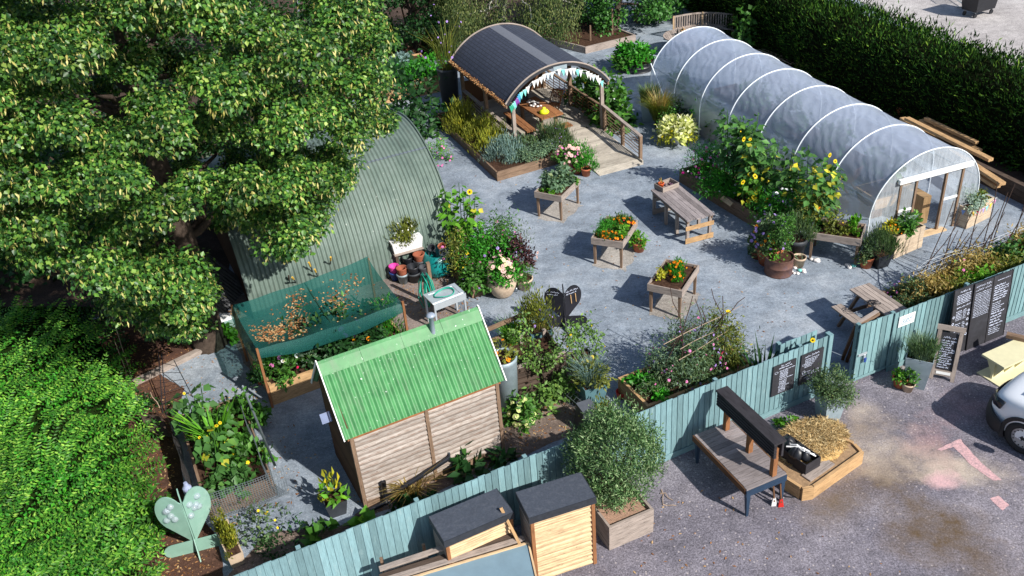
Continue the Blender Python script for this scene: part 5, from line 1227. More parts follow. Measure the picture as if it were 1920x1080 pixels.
mb.build('wire', M['black_plastic'], t)
# brown folded boards leaning at the gate edge
ga = U(1580, 665); t = thing('folding_trestle', 'brown folded timber trestle leaning behind the free edge of the gate', 'trestle', (0, 0, 0))
for (p1, p2, z1, z2) in (((1580, 672), (1605, 611), .02, 1.62), ((1588, 676), (1612, 616), .02, 1.55)): MB().bar(U(*p1, z1), U(*p2, z2), .07, .12, (.3, .8, 0)).build('leg', M['wood_dark'], t)
MB().bar(U(1604, 609, 1.66), U(1645, 584, 1.66), .10, .06).build('beam', M['wood_grey'], t); MB().bar(U(1608, 613, 1.64), U(1648, 588, 1.64), .06, .06).build('beam', M['wood_mid'], t); MB().bar(U(1640, 590, 1.60), U(1641, 640, .02), .07, .09, (.3, .8, 0)).build('leg', M['wood_dark'], t)

# -- planters outside the fence
pp('square zinc planter of dense rosemary at the gateway end of the fence', 'planter', G(1553, 785)+np.array([0, .05, 0]), 'square', .27, .76, M['zinc'], [('bush', .42, .46, 3400, .065, .03, 'g_lav', 'out', 46)], R(15))
pp('tall square zinc planter of wispy lavender beside the small chalkboard stand', 'planter', G(1719, 722)+np.array([0, .08, 0]), 'square', .31, .9, M['zinc'], [('grass', 700, .6, .55, .012, 'g_grey', .6), ('bush', .36, .28, 700, .11, .02, 'g_lav', 'up', 20)], R(-30))
pp('terracotta pot of bright leaves at the foot of the wispy lavender planter', 'pot plant', G(1686, 724), 'taper', .19, .3, M['terracotta'], [('bush', .16, .16, 130, .1, .06, 'g_bright', 'out')])
pp('small cream green pot of leaves between terracotta pot and zinc planter', 'pot plant', G(1701, 732), 'taper', .16, .24, M['stone_pot'], [('bush', .15, .3, 150, .09, .05, 'g_mid', 'out')])
# A-frame board
aa, ab = U(1744, 708), U(1786, 716); ay = yaw_of(aa, ab)
t = thing('pavement_sign', 'small wooden framed chalkboard stand next to the wispy lavender planter', 'chalkboard', aa, ay)
W2, H2 = float(np.linalg.norm((ab-aa)[:2])), 1.3; ln = Matrix.Rotation(R(-13), 4, 'X')
MB().box(.0, W2, -.0, .02, .24, H2-.06).xf(ln).build('board', M['blackboard'], t)
for (x0, x1, z0, z1, l, nm_) in ((-.03, .06, 0, H2, 2, 'leg'), (W2-.06, W2+.03, 0, H2, 2, 'leg'), (.061, W2-.061, .12, .26, 0, 'rail'), (-.06, W2+.06, H2+.002, H2+.12, 0, 'rail')): MB().box(x0, x1, -.035, .03, z0, z1, 0, l).xf(ln).build(nm_, M['wood_grey'], t)
mb = MB(); scribble(mb, .12, W2-.1, H2*.84, .06, -.004)
for k in range(13): scribble(mb, .09, W2-.09-random.uniform(0, .1), H2*.78-k*.058, .045, -.004, th=.010)
mb.xf(ln).build('chalk_writing', M['chalk'], t); MB().box(.1, .42, -.042, -.037, .16, .23).xf(ln).build('label', M['white_paint'], t)
MB().bar((.0, .62, 0), (.0, .30, 1.22), .06, .03).bar((W2, .62, 0), (W2, .30, 1.22), .06, .03).build('prop_leg', M['wood_grey'], t)
# yellow bench of steel girder form
ya, yb2 = U(1847, 668, .60), U(1874.5, 688.5, .60); yd = U(1920, 665, .60); yy = yaw_of(ya, yb2)+R(90)
t = thing('yellow_bench', 'pale yellow painted girder shaped bench below the tall chalkboards', 'bench', (*U(1863, 676, .6)[:2], 0), R(24))
Ly = 2.2
MB().box(-.02, Ly, -.32, .32, .545, .60).build('seat', M['yellow'], t); MB().box(-.02, Ly, -.34, .34, 0, .035).build('base', M['yellow'], t); MB().box(.06, Ly-.08, -.03, .03, .036, .544).build('web', M['yellow'], t)
for k in range(6):
    x = .12+k*.36
    for s_ in (1, -1): MB().add([(x-.012, s_*.031, .07), (x+.012, s_*.031, .07), (x+.012, s_*.031, .54), (x-.012, s_*.031, .54), (x-.012, s_*.29, .54), (x+.012, s_*.29, .54)], [(0, 1, 2, 3), (0, 3, 4), (1, 5, 2), (0, 4, 5, 1)]).build('rib', M['yellow'], t)
o = MB().box(-.26, .26, -.075, .075, 0, .10, 0, 0).build('timber_block', M['wood_mid']); bl = U(1908, 636, .60); o.location = (bl[0], bl[1], .603); o.rotation_euler = (0, 0, R(-35)); tag(o, 'short brown timber block lying on the yellow bench', 'timber')
# -- van
vm = plain('white_car_paint', C8(232, 235, 240), .3, .02, 2); vg = plain('dark_glass', C8(22, 26, 32), .06, .1, 3); vb = plain('black_trim', C8(30, 31, 35), .65, .2, 9)
wc_ = U(1899, 846); vy = R(126)        # heading
van = thing('van', 'white van parked nose in at the right edge of the car park', 'van', (*U(1909, 849)[:2], 0), vy); van.scale = (1.0,)*3
# local: +x forward, +y to the van's left (towards the camera is +y after turning)
def vsec(x, hw, zb, zt, r=.12):
    return [(x, hw, zb), (x, hw+.02, (zb+zt)*.45), (x, hw, zt-r*1.6), (x, hw-r*.5, zt-r*.4), (x, hw-r*1.6, zt), (x, 0, zt+.03), (x, -hw+r*1.6, zt), (x, -hw+r*.5, zt-r*.4), (x, -hw, zt-r*1.6), (x, -hw-.02, (zb+zt)*.45), (x, -hw, zb)]
yo = -.98
secs = [(.98, .52, .42, .72), (.93, .68, .36, .92), (.80, .80, .34, 1.06), (.55, .90, .34, 1.15), (.1, .96, .34, 1.24), (-.35, .97, .34, 1.32), (-.55, .97, .34, 1.36)]
rows = []
for (x, hw, zb, zt) in secs: rows.append([(a, b+yo, c) for a, b, c in vsec(x, hw, zb, zt, .14 if x > .2 else .12)])
cab = [(-.60, .97, .34, 1.40), (-1.2, .92, .34, 1.5), (-1.7, .88, .34, 1.6), (-2.6, .9, .34, 1.62), (-4.2, .9, .34, 1.6), (-4.3, .88, .4, 1.45)]
for (x, hw, zb, zt) in cab: rows.append([(a, b+yo, c) for a, b, c in vsec(x, hw, zb, zt, .14)])
mb = MB().sheet(rows); n0 = len(rows[0]); mb.add(rows[0], [tuple(range(n0))]); mb.add(rows[-1], [tuple(reversed(range(n0)))]); ob = mb.build('body', vm, van, True)
ob.modifiers.new('s', 'SUBSURF').levels = 2; ob.modifiers['s'].render_levels = 2
fb = [[(x, y+yo, z) for (x, y, z) in [(1.0, -.6, .22), (1.04, -.6, .5), (.96, -.58, .74)]], [(1.10, yo, .22), (1.13, yo, .52), (1.04, yo, .78)], [(1.0, .6+yo, .22), (1.04, .6+yo, .5), (.96, .58+yo, .74)], [(.72, .93+yo, .22), (.76, .96+yo, .5), (.74, .90+yo, .66)], [(.44, 1.0+yo, .26), (.46, 1.02+yo, .5), (.46, .99+yo, .62)]]
o = MB().sheet(fb).build('bumper', vb, van, True); m_ = o.modifiers.new('t', 'SOLIDIFY'); m_.thickness = .05; o.modifiers.new('s', 'SUBSURF').render_levels = 2
# wheel arch, wheel, rim
wr_ = .40
def wheel(x, y, sgn):
    MY = Matrix.Translation((x, y, wr_)) @ Matrix.Rotation(R(-90*sgn), 4, 'X')
    ty = MB().lathe([(.25, -.11), (.36, -.11), (wr_-.01, -.08), (wr_, -.04), (wr_, .04), (wr_-.01, .09), (.37, .115), (.27, .11), (.25, .08)], 40).xf(MY).build('tyre', plain('tyre_rubber', C8(34, 34, 36), .85, .2, 14), van, True)
    rim = MB().lathe([(0, .05), (.07, .055), (.09, .075), (.17, .06), (.2, .085), (.24, .09), (.265, .07), (.265, .0)], 36).xf(MY).build('wheel', plain('steel_wheel', C8(150, 154, 160), .35, .06, 4, metal=.6), van, True)
    if x == 0 and sgn > 0:
        for k in range(14): a = k*2*math.pi/14; MB().disc(.018, .0885, 8, (.205*math.cos(a), .205*math.sin(a))).xf(MY).build('vent_hole', vb, rim)
        for k in range(5): a = k*2*math.pi/5; MB().lathe([(.016, .06), (.016, .09), (0, .092)], 7, (.05*math.cos(a), .05*math.sin(a), 0)).xf(MY).build('wheel_nut', vb, rim)
        MB().disc(.045, .0915, 12).xf(MY).build('hub_cap', vb, rim)
wheel(0, -.10, 1)
wheel(0, 2*yo+.10, -1); wheel(-2.9, -.12, 1)
ar = MB()
for (a, b) in [(i*math.pi/14, (i+1)*math.pi/14) for i in range(-2, 16)]:
    pr = [(r_*math.cos(t_), .015 if r_ > .45 else -.01, wr_+r_*math.sin(t_)) for r_, t_ in ((.43, a), (.52, a), (.52, b), (.43, b))]
    pr2 = [(p_[0], -.25, p_[2]) for p_ in pr]
    ar.hexa([pr[0], pr[1], pr[2], pr[3], pr2[0], pr2[1], pr2[2], pr2[3]])
ar.build('wheel_arch', vb, van)
aw = MB().lathe([(0, -.2), (.44, -.2), (.44, .0)], 30).xf(Matrix.Translation((0, -.06, wr_)) @ Matrix.Rotation(R(-90), 4, 'X')).build('arch_liner', plain('arch_black', C8(14, 14, 15), .9), van)
hl = MB().sheet([[(.955, -.52, .84), (.90, -.33, .82), (.80, -.20, .80), (.62, -.085, .83)], [(.93, -.52, .95), (.87, -.35, .98), (.76, -.23, 1.00), (.55, -.12, 1.03)]]); o = hl.build('headlight', vg, van, True); o.modifiers.new('t', 'SOLIDIFY').thickness = -.04
MB().disc(.05, 0, 14).xf(Matrix.Translation((.86, -.30, .915)) @ Matrix.Rotation(R(75), 4, 'Y') @ Matrix.Rotation(R(-40), 4, 'X')).build('lamp', M['white_paint'], o)
MB().sheet([[(.30, -.42, 1.262), (.0, -.38, 1.31)], [(.32, -1.5, 1.265), (.0, -1.5, 1.31)]]).build('bonnet_vent', vg, van)
MB().sheet([[(-.68, -.2, 1.435), (-1.18, -.24, 1.53)], [(-.68, 2*yo+.2, 1.435), (-1.18, 2*yo+.24, 1.53)]]).build('windscreen', vg, van)
MB().add([(-.95, .0, 1.12), (-1.7, .0, 1.12), (-1.7, -.06, 1.42), (-1.3, -.06, 1.40)], [(0, 1, 2, 3)]).build('side_window', vg, van)
mr = MB().lathe([(0, -.12), (.09, -.1), (.11, .0), (.09, .12), (0, .14)], 12, (-.95, .14, 1.2)).build('wing_mirror', vb, van, True)
# -- stage like slatted bench with a tall back beam
ba, bb, bd = U(1302, 816, .78), U(1394, 911, .78), U(1385, 777, .78); by = yaw_of(ba, bb); bl_, bw = 1.82, .98
t = thing('slatted_bench', 'dark slatted bench with a heavy black back beam on three posts against the fence', 'bench', (ba[0], ba[1], 0), by)
mb = MB(); nb2 = 14
for k in range(nb2): mb.box(k*bl_/nb2, (k+.90)*bl_/nb2, .0, bw, .745+random.uniform(-.004, .004), .785+random.uniform(-.004, .004), 0, 1)
mb.box(bl_+.003, bl_+.09, -.01, bw+.01, .735, .785, 0, 1); mb.build('seat', wood('grey_slat', C8(132, 124, 124), .55, .3), t)
MB().box(-.02, bl_+.06, -.035, -.003, .62, .77, 0, 0).box(-.02, bl_+.06, bw+.003, bw+.035, .62, .77, 0, 0).build('side_rail', M['wood_dark'], t)
navy = plain('navy_steel', C8(34, 54, 76), .45, .15, 5)
MB().box(bl_+.091, bl_+.11, -.02, bw+.02, .58, .74).build('end_rail', navy, t)
for (x, y) in ((bl_+.02, .0), (bl_+.02, bw-.10), (.02, 0), (.02, bw-.10)): MB().hexa([(x+.05, y+.02, 0), (x+.09, y+.02, 0), (x+.09, y+.07, 0), (x+.05, y+.07, 0), (x-.02, y-.01, .735), (x+.085, y-.01, .735), (x+.085, y+.10, .735), (x-.02, y+.10, .735)], 0, 2).build('leg', navy, t)
for x in (.12, .95, 1.76): MB().box(x, x+.11, .66, .77, .786, 1.55, 0, 2).build('back_post', M['wood_orange'], t)
mb = MB()
for k in range(5): mb.box(-.06, 1.93, .59+(.0 if k % 2 else 0), .655, 1.36+k*.075, 1.36+k*.075+.052, 0, 0)
mb.box(-.07, 1.95, .56, .86, 1.74, 1.785, 0, 0).box(-.06, 1.93, .78, .83, 1.36, 1.735, 0, 0); mb.build('back_beam', M['wood_black'], t)
# -- straw in its low timber box, plus the crate of black sacks beside it
hp = [U(*p)[:2] for p in [(1502, 938), (1520, 936), (1614, 868), (1612, 850), (1575, 800), (1490, 800), (1468, 860)]]
h0 = U(1524, 936); hyw = yaw_of(U(1524, 936), U(1616, 870))
t = timber_bed('straw_box', 'low pale timber box heaped with loose straw behind the slatted bench', (h0[0], h0[1], 0), hyw, [(0, 0), (1.66, 0), (1.78, .35), (1.55, 1.5), (.15, 1.55), (-.25, .75), (-.22, .12)], .36, M['wood_new'], .07, 'straw', .30, 1); t.children[-1].data.materials[0] = plain('trodden_straw', C8(150, 122, 92), .95, .3, 12, bmp=.6)
def straw(parent, c, rx, ry, rz, n, z0):
    P = rdir(n); P[:, 2] = np.abs(P[:, 2]); P = P*(.4+.6*rng.random((n, 1))**.4)*np.array([rx, ry, rz])+np.array([*c, z0])
    D = rdir(n); D[:, 2] *= .25; return leaves('straw', P, D, rdir(n)*.6+np.array([0, 0, 1.0]), .15*(.4+.9*rng.random(n)), .014, M['straw'], parent, .05)
straw(t, (1.12, .98), .98, .66, .20, 14000, .27)
MB().lathe([(0, .0), (.72, .0), (.66, .06), (.4, .11), (0, .13)], 16, (1.1, .98, .29)).build('straw_heap', plain('packed_straw', C8(180, 146, 92), .95, .3, 9, bmp=.6), t, True)
MB().box(.1, .9, .18, .42, .302, .335, 0, 0).build('loose_board', M['wood_grey'], t)
cb = U(1479, 872); t = crate('dark crate of black sacks and white strips between slatted bench and straw', (cb[0]-.35, cb[1]+.15, .0), by+R(8), .95, .45, .62, M['wood_black'])
mb = MB()
for k in range(9):
    r_ = random.uniform(.1, .18); mb.lathe([(0, 0), (r_*.9, .02), (r_, .08), (r_*.6, .2), (0, .24)], 9, (random.uniform(.15, .8), random.uniform(.1, .35), .52))
mb.build('sacks', M['black_plastic'], t, True)
mb = MB()
for k in range(6): a_ = random.uniform(-.25, .35); mb.tube([(.42+k*.07+random.uniform(-.06, .06)-.12*math.cos(a_), .12+random.uniform(-.1, .12), .70), (.5+k*.07, .2+.1*a_, .76+random.uniform(-.03, .03)), (.62+k*.06+random.uniform(-.05, .05), .3+.2*a_, .68)], .02, 5)
mb.build('white_strips', M['white_plastic'], t)
o = MB().tube([(.5*math.cos(a), .62*math.sin(a), .02+.02*math.sin(3*a)) for a in np.linspace(-2.6, .6, 16)], .022, 7).build('hose', M['black_plastic'], None, True); o.location = U(1490, 900); o.rotation_euler = (0, 0, by); tag(o, 'curved black hose on the ground under the end of the slatted bench', 'hose')
for k, (px, py, m_, lab) in enumerate([(1451, 948, 'stonewhite', 'white handled brush standing under the end of the slatted bench'), (1464, 950, 'red_paint', 'red brush standing under the end of the slatted bench')]):
    t = thing('brush', lab, 'brush', U(px, py)); MB().bar((0, 0, .12), (-.02, .12, .55), .03, .03).build('handle', M['wood_dark'], t); MB().hexa([(-.06, -.02, 0), (.06, -.02, 0), (.06, .03, 0), (-.06, .03, 0), (-.03, 0, .2), (.03, 0, .2), (.03, .04, .2), (-.03, .04, .2)]).build('head', M[m_], t)
potg = thing('weed', 'bright green weed growing at the foot of the fence behind the slatted bench', 'weed', G(1472, 803)); foliage(potg, .2, .2, .25, 160, .12, .08, M['g_bright'], .02, 6, 'out')
# ------------------------------------------------------------------ netted dahlia bed
na_, nbq = U(514, 760), U(600, 722); nyw = R(26.5)
t = timber_bed('raised_bed', 'timber bed of dahlias underneath the sagging green net', (na_[0], na_[1], 0), nyw, [(0, 0), (3.75, 0), (3.75, 2.25), (0, 2.25)], .62, M['wood_new'], .07)
na2 = na_[:2]; ne = np.array([math.cos(nyw), math.sin(nyw)]); nn2 = np.array([-ne[1], ne[0]])
def nb(x, y, z=0): return np.array([*(na2+ne*x+nn2*y), z])
net = thing('shade_net', 'dark green shade net sagging under dead leaves on four thin posts', 'net', (*na2, 0), nyw)
for (x, y, h) in ((-.06, -.06, 1.85), (-.06, 2.3, 1.85), (3.81, -.06, 1.75), (3.81, 2.3, 1.9)): MB().box(x-.03, x+.03, y-.03, y+.03, 0, h, 0, 2).build('post', M['wood_orange'], net)
MB().tube([(1.95, -.1, 1.60), (1.95, 1.1, 1.64), (1.95, 2.35, 1.76)], .02, 5).build('ridge_batten', M['green_plastic'], net)
gm_, nt, p, o = base_mat('green_mesh_net'); tr = N_(nt, 'BsdfTransparent'); tr.inputs[0].default_value = (.55, .85, .78, 1)
p.inputs['Base Color'].default_value = (*C8(12, 82, 78), 1); p.inputs['Roughness'].default_value = .7
mx = N_(nt, 'MixShader'); nt.links.new(math_(nt, 'ADD', math_(nt, 'MULTIPLY', noise(nt, 30, 2, coord(nt, 'Object', (1, 3, 1))), .5), .40), mx.inputs[0]); nt.links.new(tr.outputs[0], mx.inputs[1]); nt.links.new(p.outputs[0], mx.inputs[2]); nt.links.new(mx.outputs[0], o.inputs[0]); M['net'] = gm_
def netz(u, v):
    x, y = u*3.85, v*2.35
    base = (1.80*(1-u)*(1-v)+1.82*(1-u)*v+1.70*u*(1-v)+1.95*u*v)
    su = .36*math.sin(math.pi*min(1, u/.5))*math.sin(math.pi*v)*(1 if u < .5 else 0)+(.42*math.sin(math.pi*(u-.5)/.5)*math.sin(math.pi*v) if u >= .5 else 0)
    return base-su-.10*math.sin(math.pi*v)-.07*math.sin(math.pi*u)+.015*math.sin(17*u+9*v)
mb = MB().sheet([[(u*3.85-.05, v*2.35-.03, netz(u, v)) for u in np.linspace(0, 1, 46)] for v in np.linspace(0, 1, 28)])
mb.sheet([[(u*3.85-.05, -.03-.05*math.sin(k*.5)-.03*math.sin(9*u)*k/5, netz(u, 0)-k*.05*(1+.7*math.sin(math.pi*u))) for u in np.linspace(0, 1, 30)] for k in range(6)])
mb.sheet([[(-.05-.02*k, v*2.35-.03, netz(0, v)-k*.07*(1+.5*math.sin(math.pi*v))) for v in np.linspace(0, 1, 18)] for k in range(6)])
mb.build('net', gm_, net, True)
Pf = []
for (u, v, n, su, sv) in ((.2, .5, 260, .09, .07), (.34, .62, 170, .04, .13), (.1, .3, 80, .04, .08), (.3, .25, 35, .1, .05), (.66, .66, 130, .05, .09), (.8, .8, 60, .06, .05), (.5, .5, 60, .3, .3), (.42, .83, 60, .03, .06)):
    for _ in range(n):
        a, b = random.gauss(u, su), random.gauss(v, sv)
        if .01 < a < .99 and .02 < b < .98: Pf.append((a*3.85-.05, b*2.35-.03, netz(a, b)+.012))
Pf = np.array(Pf); n = len(Pf); dl = leaves('fallen_leaves', Pf, rdir(n)*np.array([1, 1, .15]), np.array([0, 0, 1.0])+rdir(n)*.25, .085*(.5+.7*rng.random(n)), .055, M['dry_leaf'], net, .2); dl['kind'] = 'stuff'
o = MB().bar((0, 0, 0), (1.1, .3, 0), .1, .03).build('batten', M['wood_grey']); o.location = nb(2.4, 2.6, .12); o.rotation_euler = (0, 0, nyw); tag(o, 'grey wooden batten lying behind the netted dahlia bed', 'batten')
flower_bush('dark dahlia foliage with purple blooms in the middle of the netted bed', 'dahlias', nb(2.0, .65, .5), .9, .75, .85, 2200, .17, .1, 'g_dark', 'out', [('purple', 8, .10)], 'dahlia', 24, nyw)
flower_bush('near black dahlia foliage with orange centred blooms at the right of the netted bed', 'dahlias', nb(2.9, .5, .5), .5, .5, .7, 900, .15, .09, 'g_dark', 'out', [(['orange', 'yellow'], 7, .08), ('purple', 3, .11)], 'dahlia', 14, nyw)
flower_bush('bright feathery fennel at the right hand post of the netted bed', 'fennel', nb(3.5, .4, .5), .35, .4, .95, 1100, .13, .02, 'g_vivid', 'up', [], 'fennel', 12, nyw)
flower_bush('bushy green dahlia leaves at the back of the netted bed', 'dahlias', nb(2.0, 1.5, .5), 1.5, .6, .7, 1800, .17, .1, 'g_mid', 'out', [('purple', 3, .1)], 'dahlia', 22, nyw)
flower_bush('white and crimson flowers in bright foliage at the left front of the netted bed', 'dahlias', nb(.55, .45, .5), .55, .42, .5, 1100, .14, .07, 'g_mid', 'out', [(['white', 'cream'], 7, .10), ('crimson', 4, .06), ('pink', 2, .09)], 'dahlia', 14, nyw)
flower_bush('grey green feathery plant behind the white dahlias of the netted bed', 'plant', nb(1.25, .8, .5), .5, .5, .75, 1000, .14, .03, 'g_grey', 'rand', [], 'feathery_plant', 14, nyw)
flower_bush('dark red flowers spilling over the left side of the netted bed', 'plant', nb(-.05, .55, .45), .22, .4, .3, 380, .12, .06, 'g_dark', 'out', [('red', 5, .07)], 'flowering_plant', 8, nyw)
# ------------------------------------------------------------------ wire mesh bed
ma, mbq = U(394, 975), U(520, 928); myw = yaw_of(ma, mbq); ml = float(np.linalg.norm((mbq-ma)[:2]))
mbl = 3.4; myn = np.array([-math.sin(myw), math.cos(myw)])
t = timber_bed('raised_bed', 'timber bed of maize and squash behind fine wire mesh near the lower left hedge', (ma[0], ma[1], 0), myw, [(0, 0), (ml, 0), (ml, mbl), (0, mbl)], .5, M['wood_mid'], .06)
me_ = np.array([math.cos(myw), math.sin(myw)])
def mbp(x, y, z=.42): return np.array([*(ma[:2]+me_*x+myn*y), z])
def mesh_panel(lab, loc, yaw, w_, h_, tilt, bow=.0, pitch=.055):
    t = thing('wire_mesh', lab, 'wire mesh', loc, yaw, 'wire mesh guards round the maize bed'); mb = MB(); nx, nz = int(w_/pitch), int(h_/pitch)
    f = lambda x, z: (x, -bow*math.sin(math.pi*z/h_)+.02*math.sin(x*4), z)
    for i in range(nx+1): mb.tube([f(i*w_/nx, z) for z in np.linspace(0, h_, 5)], .0065, 3, cap=False)
    for k in range(nz+1): mb.tube([f(x, k*h_/nz) for x in np.linspace(0, w_, 8)], .0065, 3, cap=False)
    mb.xf(Matrix.Rotation(tilt, 4, 'X')).build('wires', M['steel'], t); return t
mesh_panel('wire mesh guard along the front of the maize bed', (*mbp(-.1, -.12)[:2], .02), myw, ml+.35, .85, R(6), .05)
mesh_panel('wire mesh guard bent along the right side of the maize bed', (*mbp(ml+.05, -.1)[:2], .02), myw+R(90), 3.3, .85, R(-10), -.05)
MB_ = MB().tube([(0, 0, 0), (0, 1.6, .03), (0, 3.3, 0)], .03, 7); o = MB_.build('plastic_pipe', M['steel'], None, True); o.location = mbp(ml+.12, -.05, .86); o.rotation_euler = (0, 0, myw); tag(o, 'grey pipe lying along the top of the mesh right of the maize bed', 'pipe')
o = MB().sheet([[(.02*math.sin(y*5), y, z) for y in np.linspace(0, 3.3, 16)] for z in (0, .25, .5, .75)]).build('plastic_sheet', plain('clear_sheet', C8(86, 84, 84), .15, .3, 4)); o.location = (*mbp(-.16, -.05)[:2], .03); o.rotation_euler = (0, R(-6), myw); tag(o, 'shiny dark plastic sheet along the left side of the maize bed', 'plastic sheet')
def leafy(lab, loc, r, h, n, L, W, m, nm='plant', cat='plant', k=14, mode='out'):
    t = thing(nm, lab, cat, loc); foliage(t, r, r, h, n, L, W, M[m], 0, k, mode, low=0); return t
t = thing('maize_plant', 'tall arching maize in the middle of the mesh bed', 'maize', mbp(.65, 1.6)); blades(t, 60, .4, 1.35, .06, M['g_bright'], 0, .6)
sunflower_clump('young sunflowers of broad pale leaves at the left rear of the mesh bed', mbp(.3, 2.3), 6, 1.5, .3, 1, .0, 'g_sun', 'sunflowers in the mesh bed', .06)
sunflower_clump('young sunflowers at the left front of the mesh bed with small yellow heads', mbp(.4, 1.0), 6, 1.1, .3, 3, .1, 'g_sun', 'sunflowers in the mesh bed', .055)
leafy('dark green bean foliage at the right rear of the mesh bed', mbp(1.2, 2.4), .55, .7, 700, .18, .13, 'g_mid', 'bean_plant', 'beans')
leafy('low squash leaves at the right front of the mesh bed', mbp(1.15, 1.0), .42, .35, 420, .16, .12, 'g_mid', 'squash_plant', 'squash')
leafy('pale squash leaves pressed against the front wire of the mesh bed', mbp(.6, .35), .42, .28, 260, .17, .14, 'g_sun', 'squash_plant', 'squash')
tq = [o for o in bpy.data.objects if o.get('label', '').startswith('low squash')][0]; bloom_on(tq, .4, .4, .35, 5, .06, F['yellow'])
# ------------------------------------------------------------------ leaf shaped sculptures
def sculpture(lab, loc, yaw, m, h, wdt, foot, bubbles=False, chalk=False):
    t = thing('leaf_sculpture', lab, 'sculpture', loc, yaw, 'seedling shaped board sculptures')
    def lobe(s): # half heart outline in (u,z)
        pts = [(.02, .18*h)]
        for a in np.linspace(0, 1, 18):
            ang = -1.15+a*3.6; pts.append((wdt*(.50+.50*math.cos(ang)) if True else 0, h*(.70+.29*math.sin(ang))))
        pts.append((.02, h*.86)); return pts
    for s in (1, -1):
        pts = [(s*u, z) for u, z in lobe(s)]; pts = pts if s > 0 else pts[::-1]
        mb = MB().prism(pts, -.012, .012); mb.xf(Matrix.Rotation(R(24)*s, 4, 'Z') @ Matrix(((1, 0, 0, 0), (0, 0, -1, 0), (0, 1, 0, 0), (0, 0, 0, 1)))); L_ = mb.build('leaf_board', m, t)
        if bubbles:
            for k in range(6):
                u, z = random.uniform(.15, .7)*wdt, h*random.uniform(.55, .88); bb = MB().lathe([(.075, 0), (.07, .03), (.045, .058), (0, .07)], 14).xf(Matrix.Rotation(R(24)*s, 4, 'Z') @ Matrix.Translation((s*u, -.014, z)) @ Matrix.Rotation(R(90), 4, 'X')); bb.build('clear_dome', M['clear'], L_, True)
        if chalk:
            mb = MB(); scribble(mb, .1*wdt, .8*wdt, h*.86, .06, -.016); scribble(mb, .12*wdt, .7*wdt, h*.8, .04, -.016)
            mb.xf(Matrix.Rotation(R(24)*s, 4, 'Z') if s > 0 else Matrix.Rotation(R(-24), 4, 'Z') @ Matrix.Translation((-wdt*.95, 0, 0))).build('chalk_writing', M['chalk'], L_)
            if s > 0:
                mb = MB()
                for q in (.35, .62): mb.bar((q*wdt, -.03, h*.78), (q*wdt+.02, -.03, h*.56), .025, .02)
                mb.xf(Matrix.Rotation(R(24), 4, 'Z')).build('hanging_tools', M['wood_new'], L_)
    MB().prism([(-.35, 0), (.05, 0), (.12, h*.3), (.1, h*.8), (.2, h*1.02), (.06, h*1.0), (.0, h*.5), (-.05, h*.25)], -.012, .012).xf(Matrix(((0, 0, 1, 0), (1, 0, 0, 0), (0, 1, 0, 0), (0, 0, 0, 1)))).build('stem_board', m, t)
    pts = [(-foot, .0)]+[(foot*.72+foot*.28*math.cos(a), .17+.17*math.sin(a)) for a in np.linspace(-1.57, 1.57, 9)]+[(-foot*.72-foot*.28*math.cos(a), .17+.17*math.sin(a)) for a in np.linspace(1.57, -1.57, 9)][:-1]
    MB().prism(pts[1:], -.012, .012).xf(Matrix.Rotation(R(-8), 4, 'Z') @ Matrix(((1, 0, 0, 0), (0, 0, -1, 0), (0, 1, 0, 0), (0, 0, 0, 1)))).build('foot_board', m, t)
    return t
tealm = plain('pale_teal_paint', C8(128, 164, 150), .5, .1, 3, dirt=C8(156, 184, 172))
sculpture('pale teal seedling shaped sculpture with clear domes by the lower left hedge', U(372, 1033), R(22), tealm, 1.62, .60, .66, True)
sculpture('black seedling shaped sculpture with hanging tools in the middle of the yard', U(1060, 612), R(4), plain('black_board', C8(26, 26, 34), .55, .25, 5), 1.25, .56, .62, False, True)
o = MB().lathe([(0, 0), (.1, 0), (.1, .36), (.06, .42), (.04, .5), (0, .5)], 14).build('water_bottle', plain('clear_plastic', C8(150, 160, 190), .1, .1)); o.location = U(358, 936, .4); tag(o, 'large clear bottle upended on a cane at the corner of the mesh bed', 'bottle')
t = thing('trough_planter', 'narrow pale trough of yellow green box plants next to the pale teal sculpture', 'planter', U(434, 1068), R(-62))
for (x0, x1, y0, y1) in ((-.0, 1.1, 0, .02), (0, 1.1, .3, .32), (0, .02, .022, .298), (1.08, 1.1, .022, .298)): pass
MB().hexa([(-1.05, .03, 0), (.0, .03, 0), (.0, .29, 0), (-1.05, .29, 0), (-1.1, 0, .34), (.03, 0, .34), (.03, .32, .34), (-1.1, .32, .34)]).build('trough', M['stone_pot'], t)
MB().add([(-1.06, .03, .343), (0, .03, .343), (0, .29, .343), (-1.06, .29, .343)], [(0, 1, 2, 3)]).build('soil', M['soil'], t)
for k in range(5): foliage(t, .17, .15, .42 if k else .3, 300, .09, .03, M['g_rosemary'], .34, 5, 'up', c=(-.13-k*.2, .16))
leafy('straggly blue green shrub with yellow flowers near the lower left fence', U(492, 1000), .5, .65, 300, .11, .05, 'g_lav', 'shrub', 'shrub', 26)
leafy('low sprawling blue green shrub close to the fence at lower left', U(540, 1025), .55, .35, 240, .11, .05, 'g_dark', 'shrub', 'shrub', 22)
bloom_on([o for o in bpy.data.objects if o.get('label', '').startswith('straggly')][0], .5, .5, .7, 5, .05, F['yellow'])
leafy('big green rhubarb leaves between the fence and the shed pipe', U(682, 985), .24, .2, 22, .28, .26, 'g_bright', 'rhubarb', 'rhubarb', 8)
leafy('dark rhubarb leaves against the fence left of the shed', U(590, 1012), .38, .2, 40, .26, .24, 'g_mid', 'rhubarb', 'rhubarb', 10)
leafy('dark green weed clump between the shed wall and the fence', U(880, 888), .35, .4, 90, .3, .2, 'g_dark', 'weed', 'weed', 8)
leafy('low green weeds below the drainpipe of the shed', U(775, 942), .42, .3, 170, .22, .12, 'g_dark', 'weed', 'weed', 8)
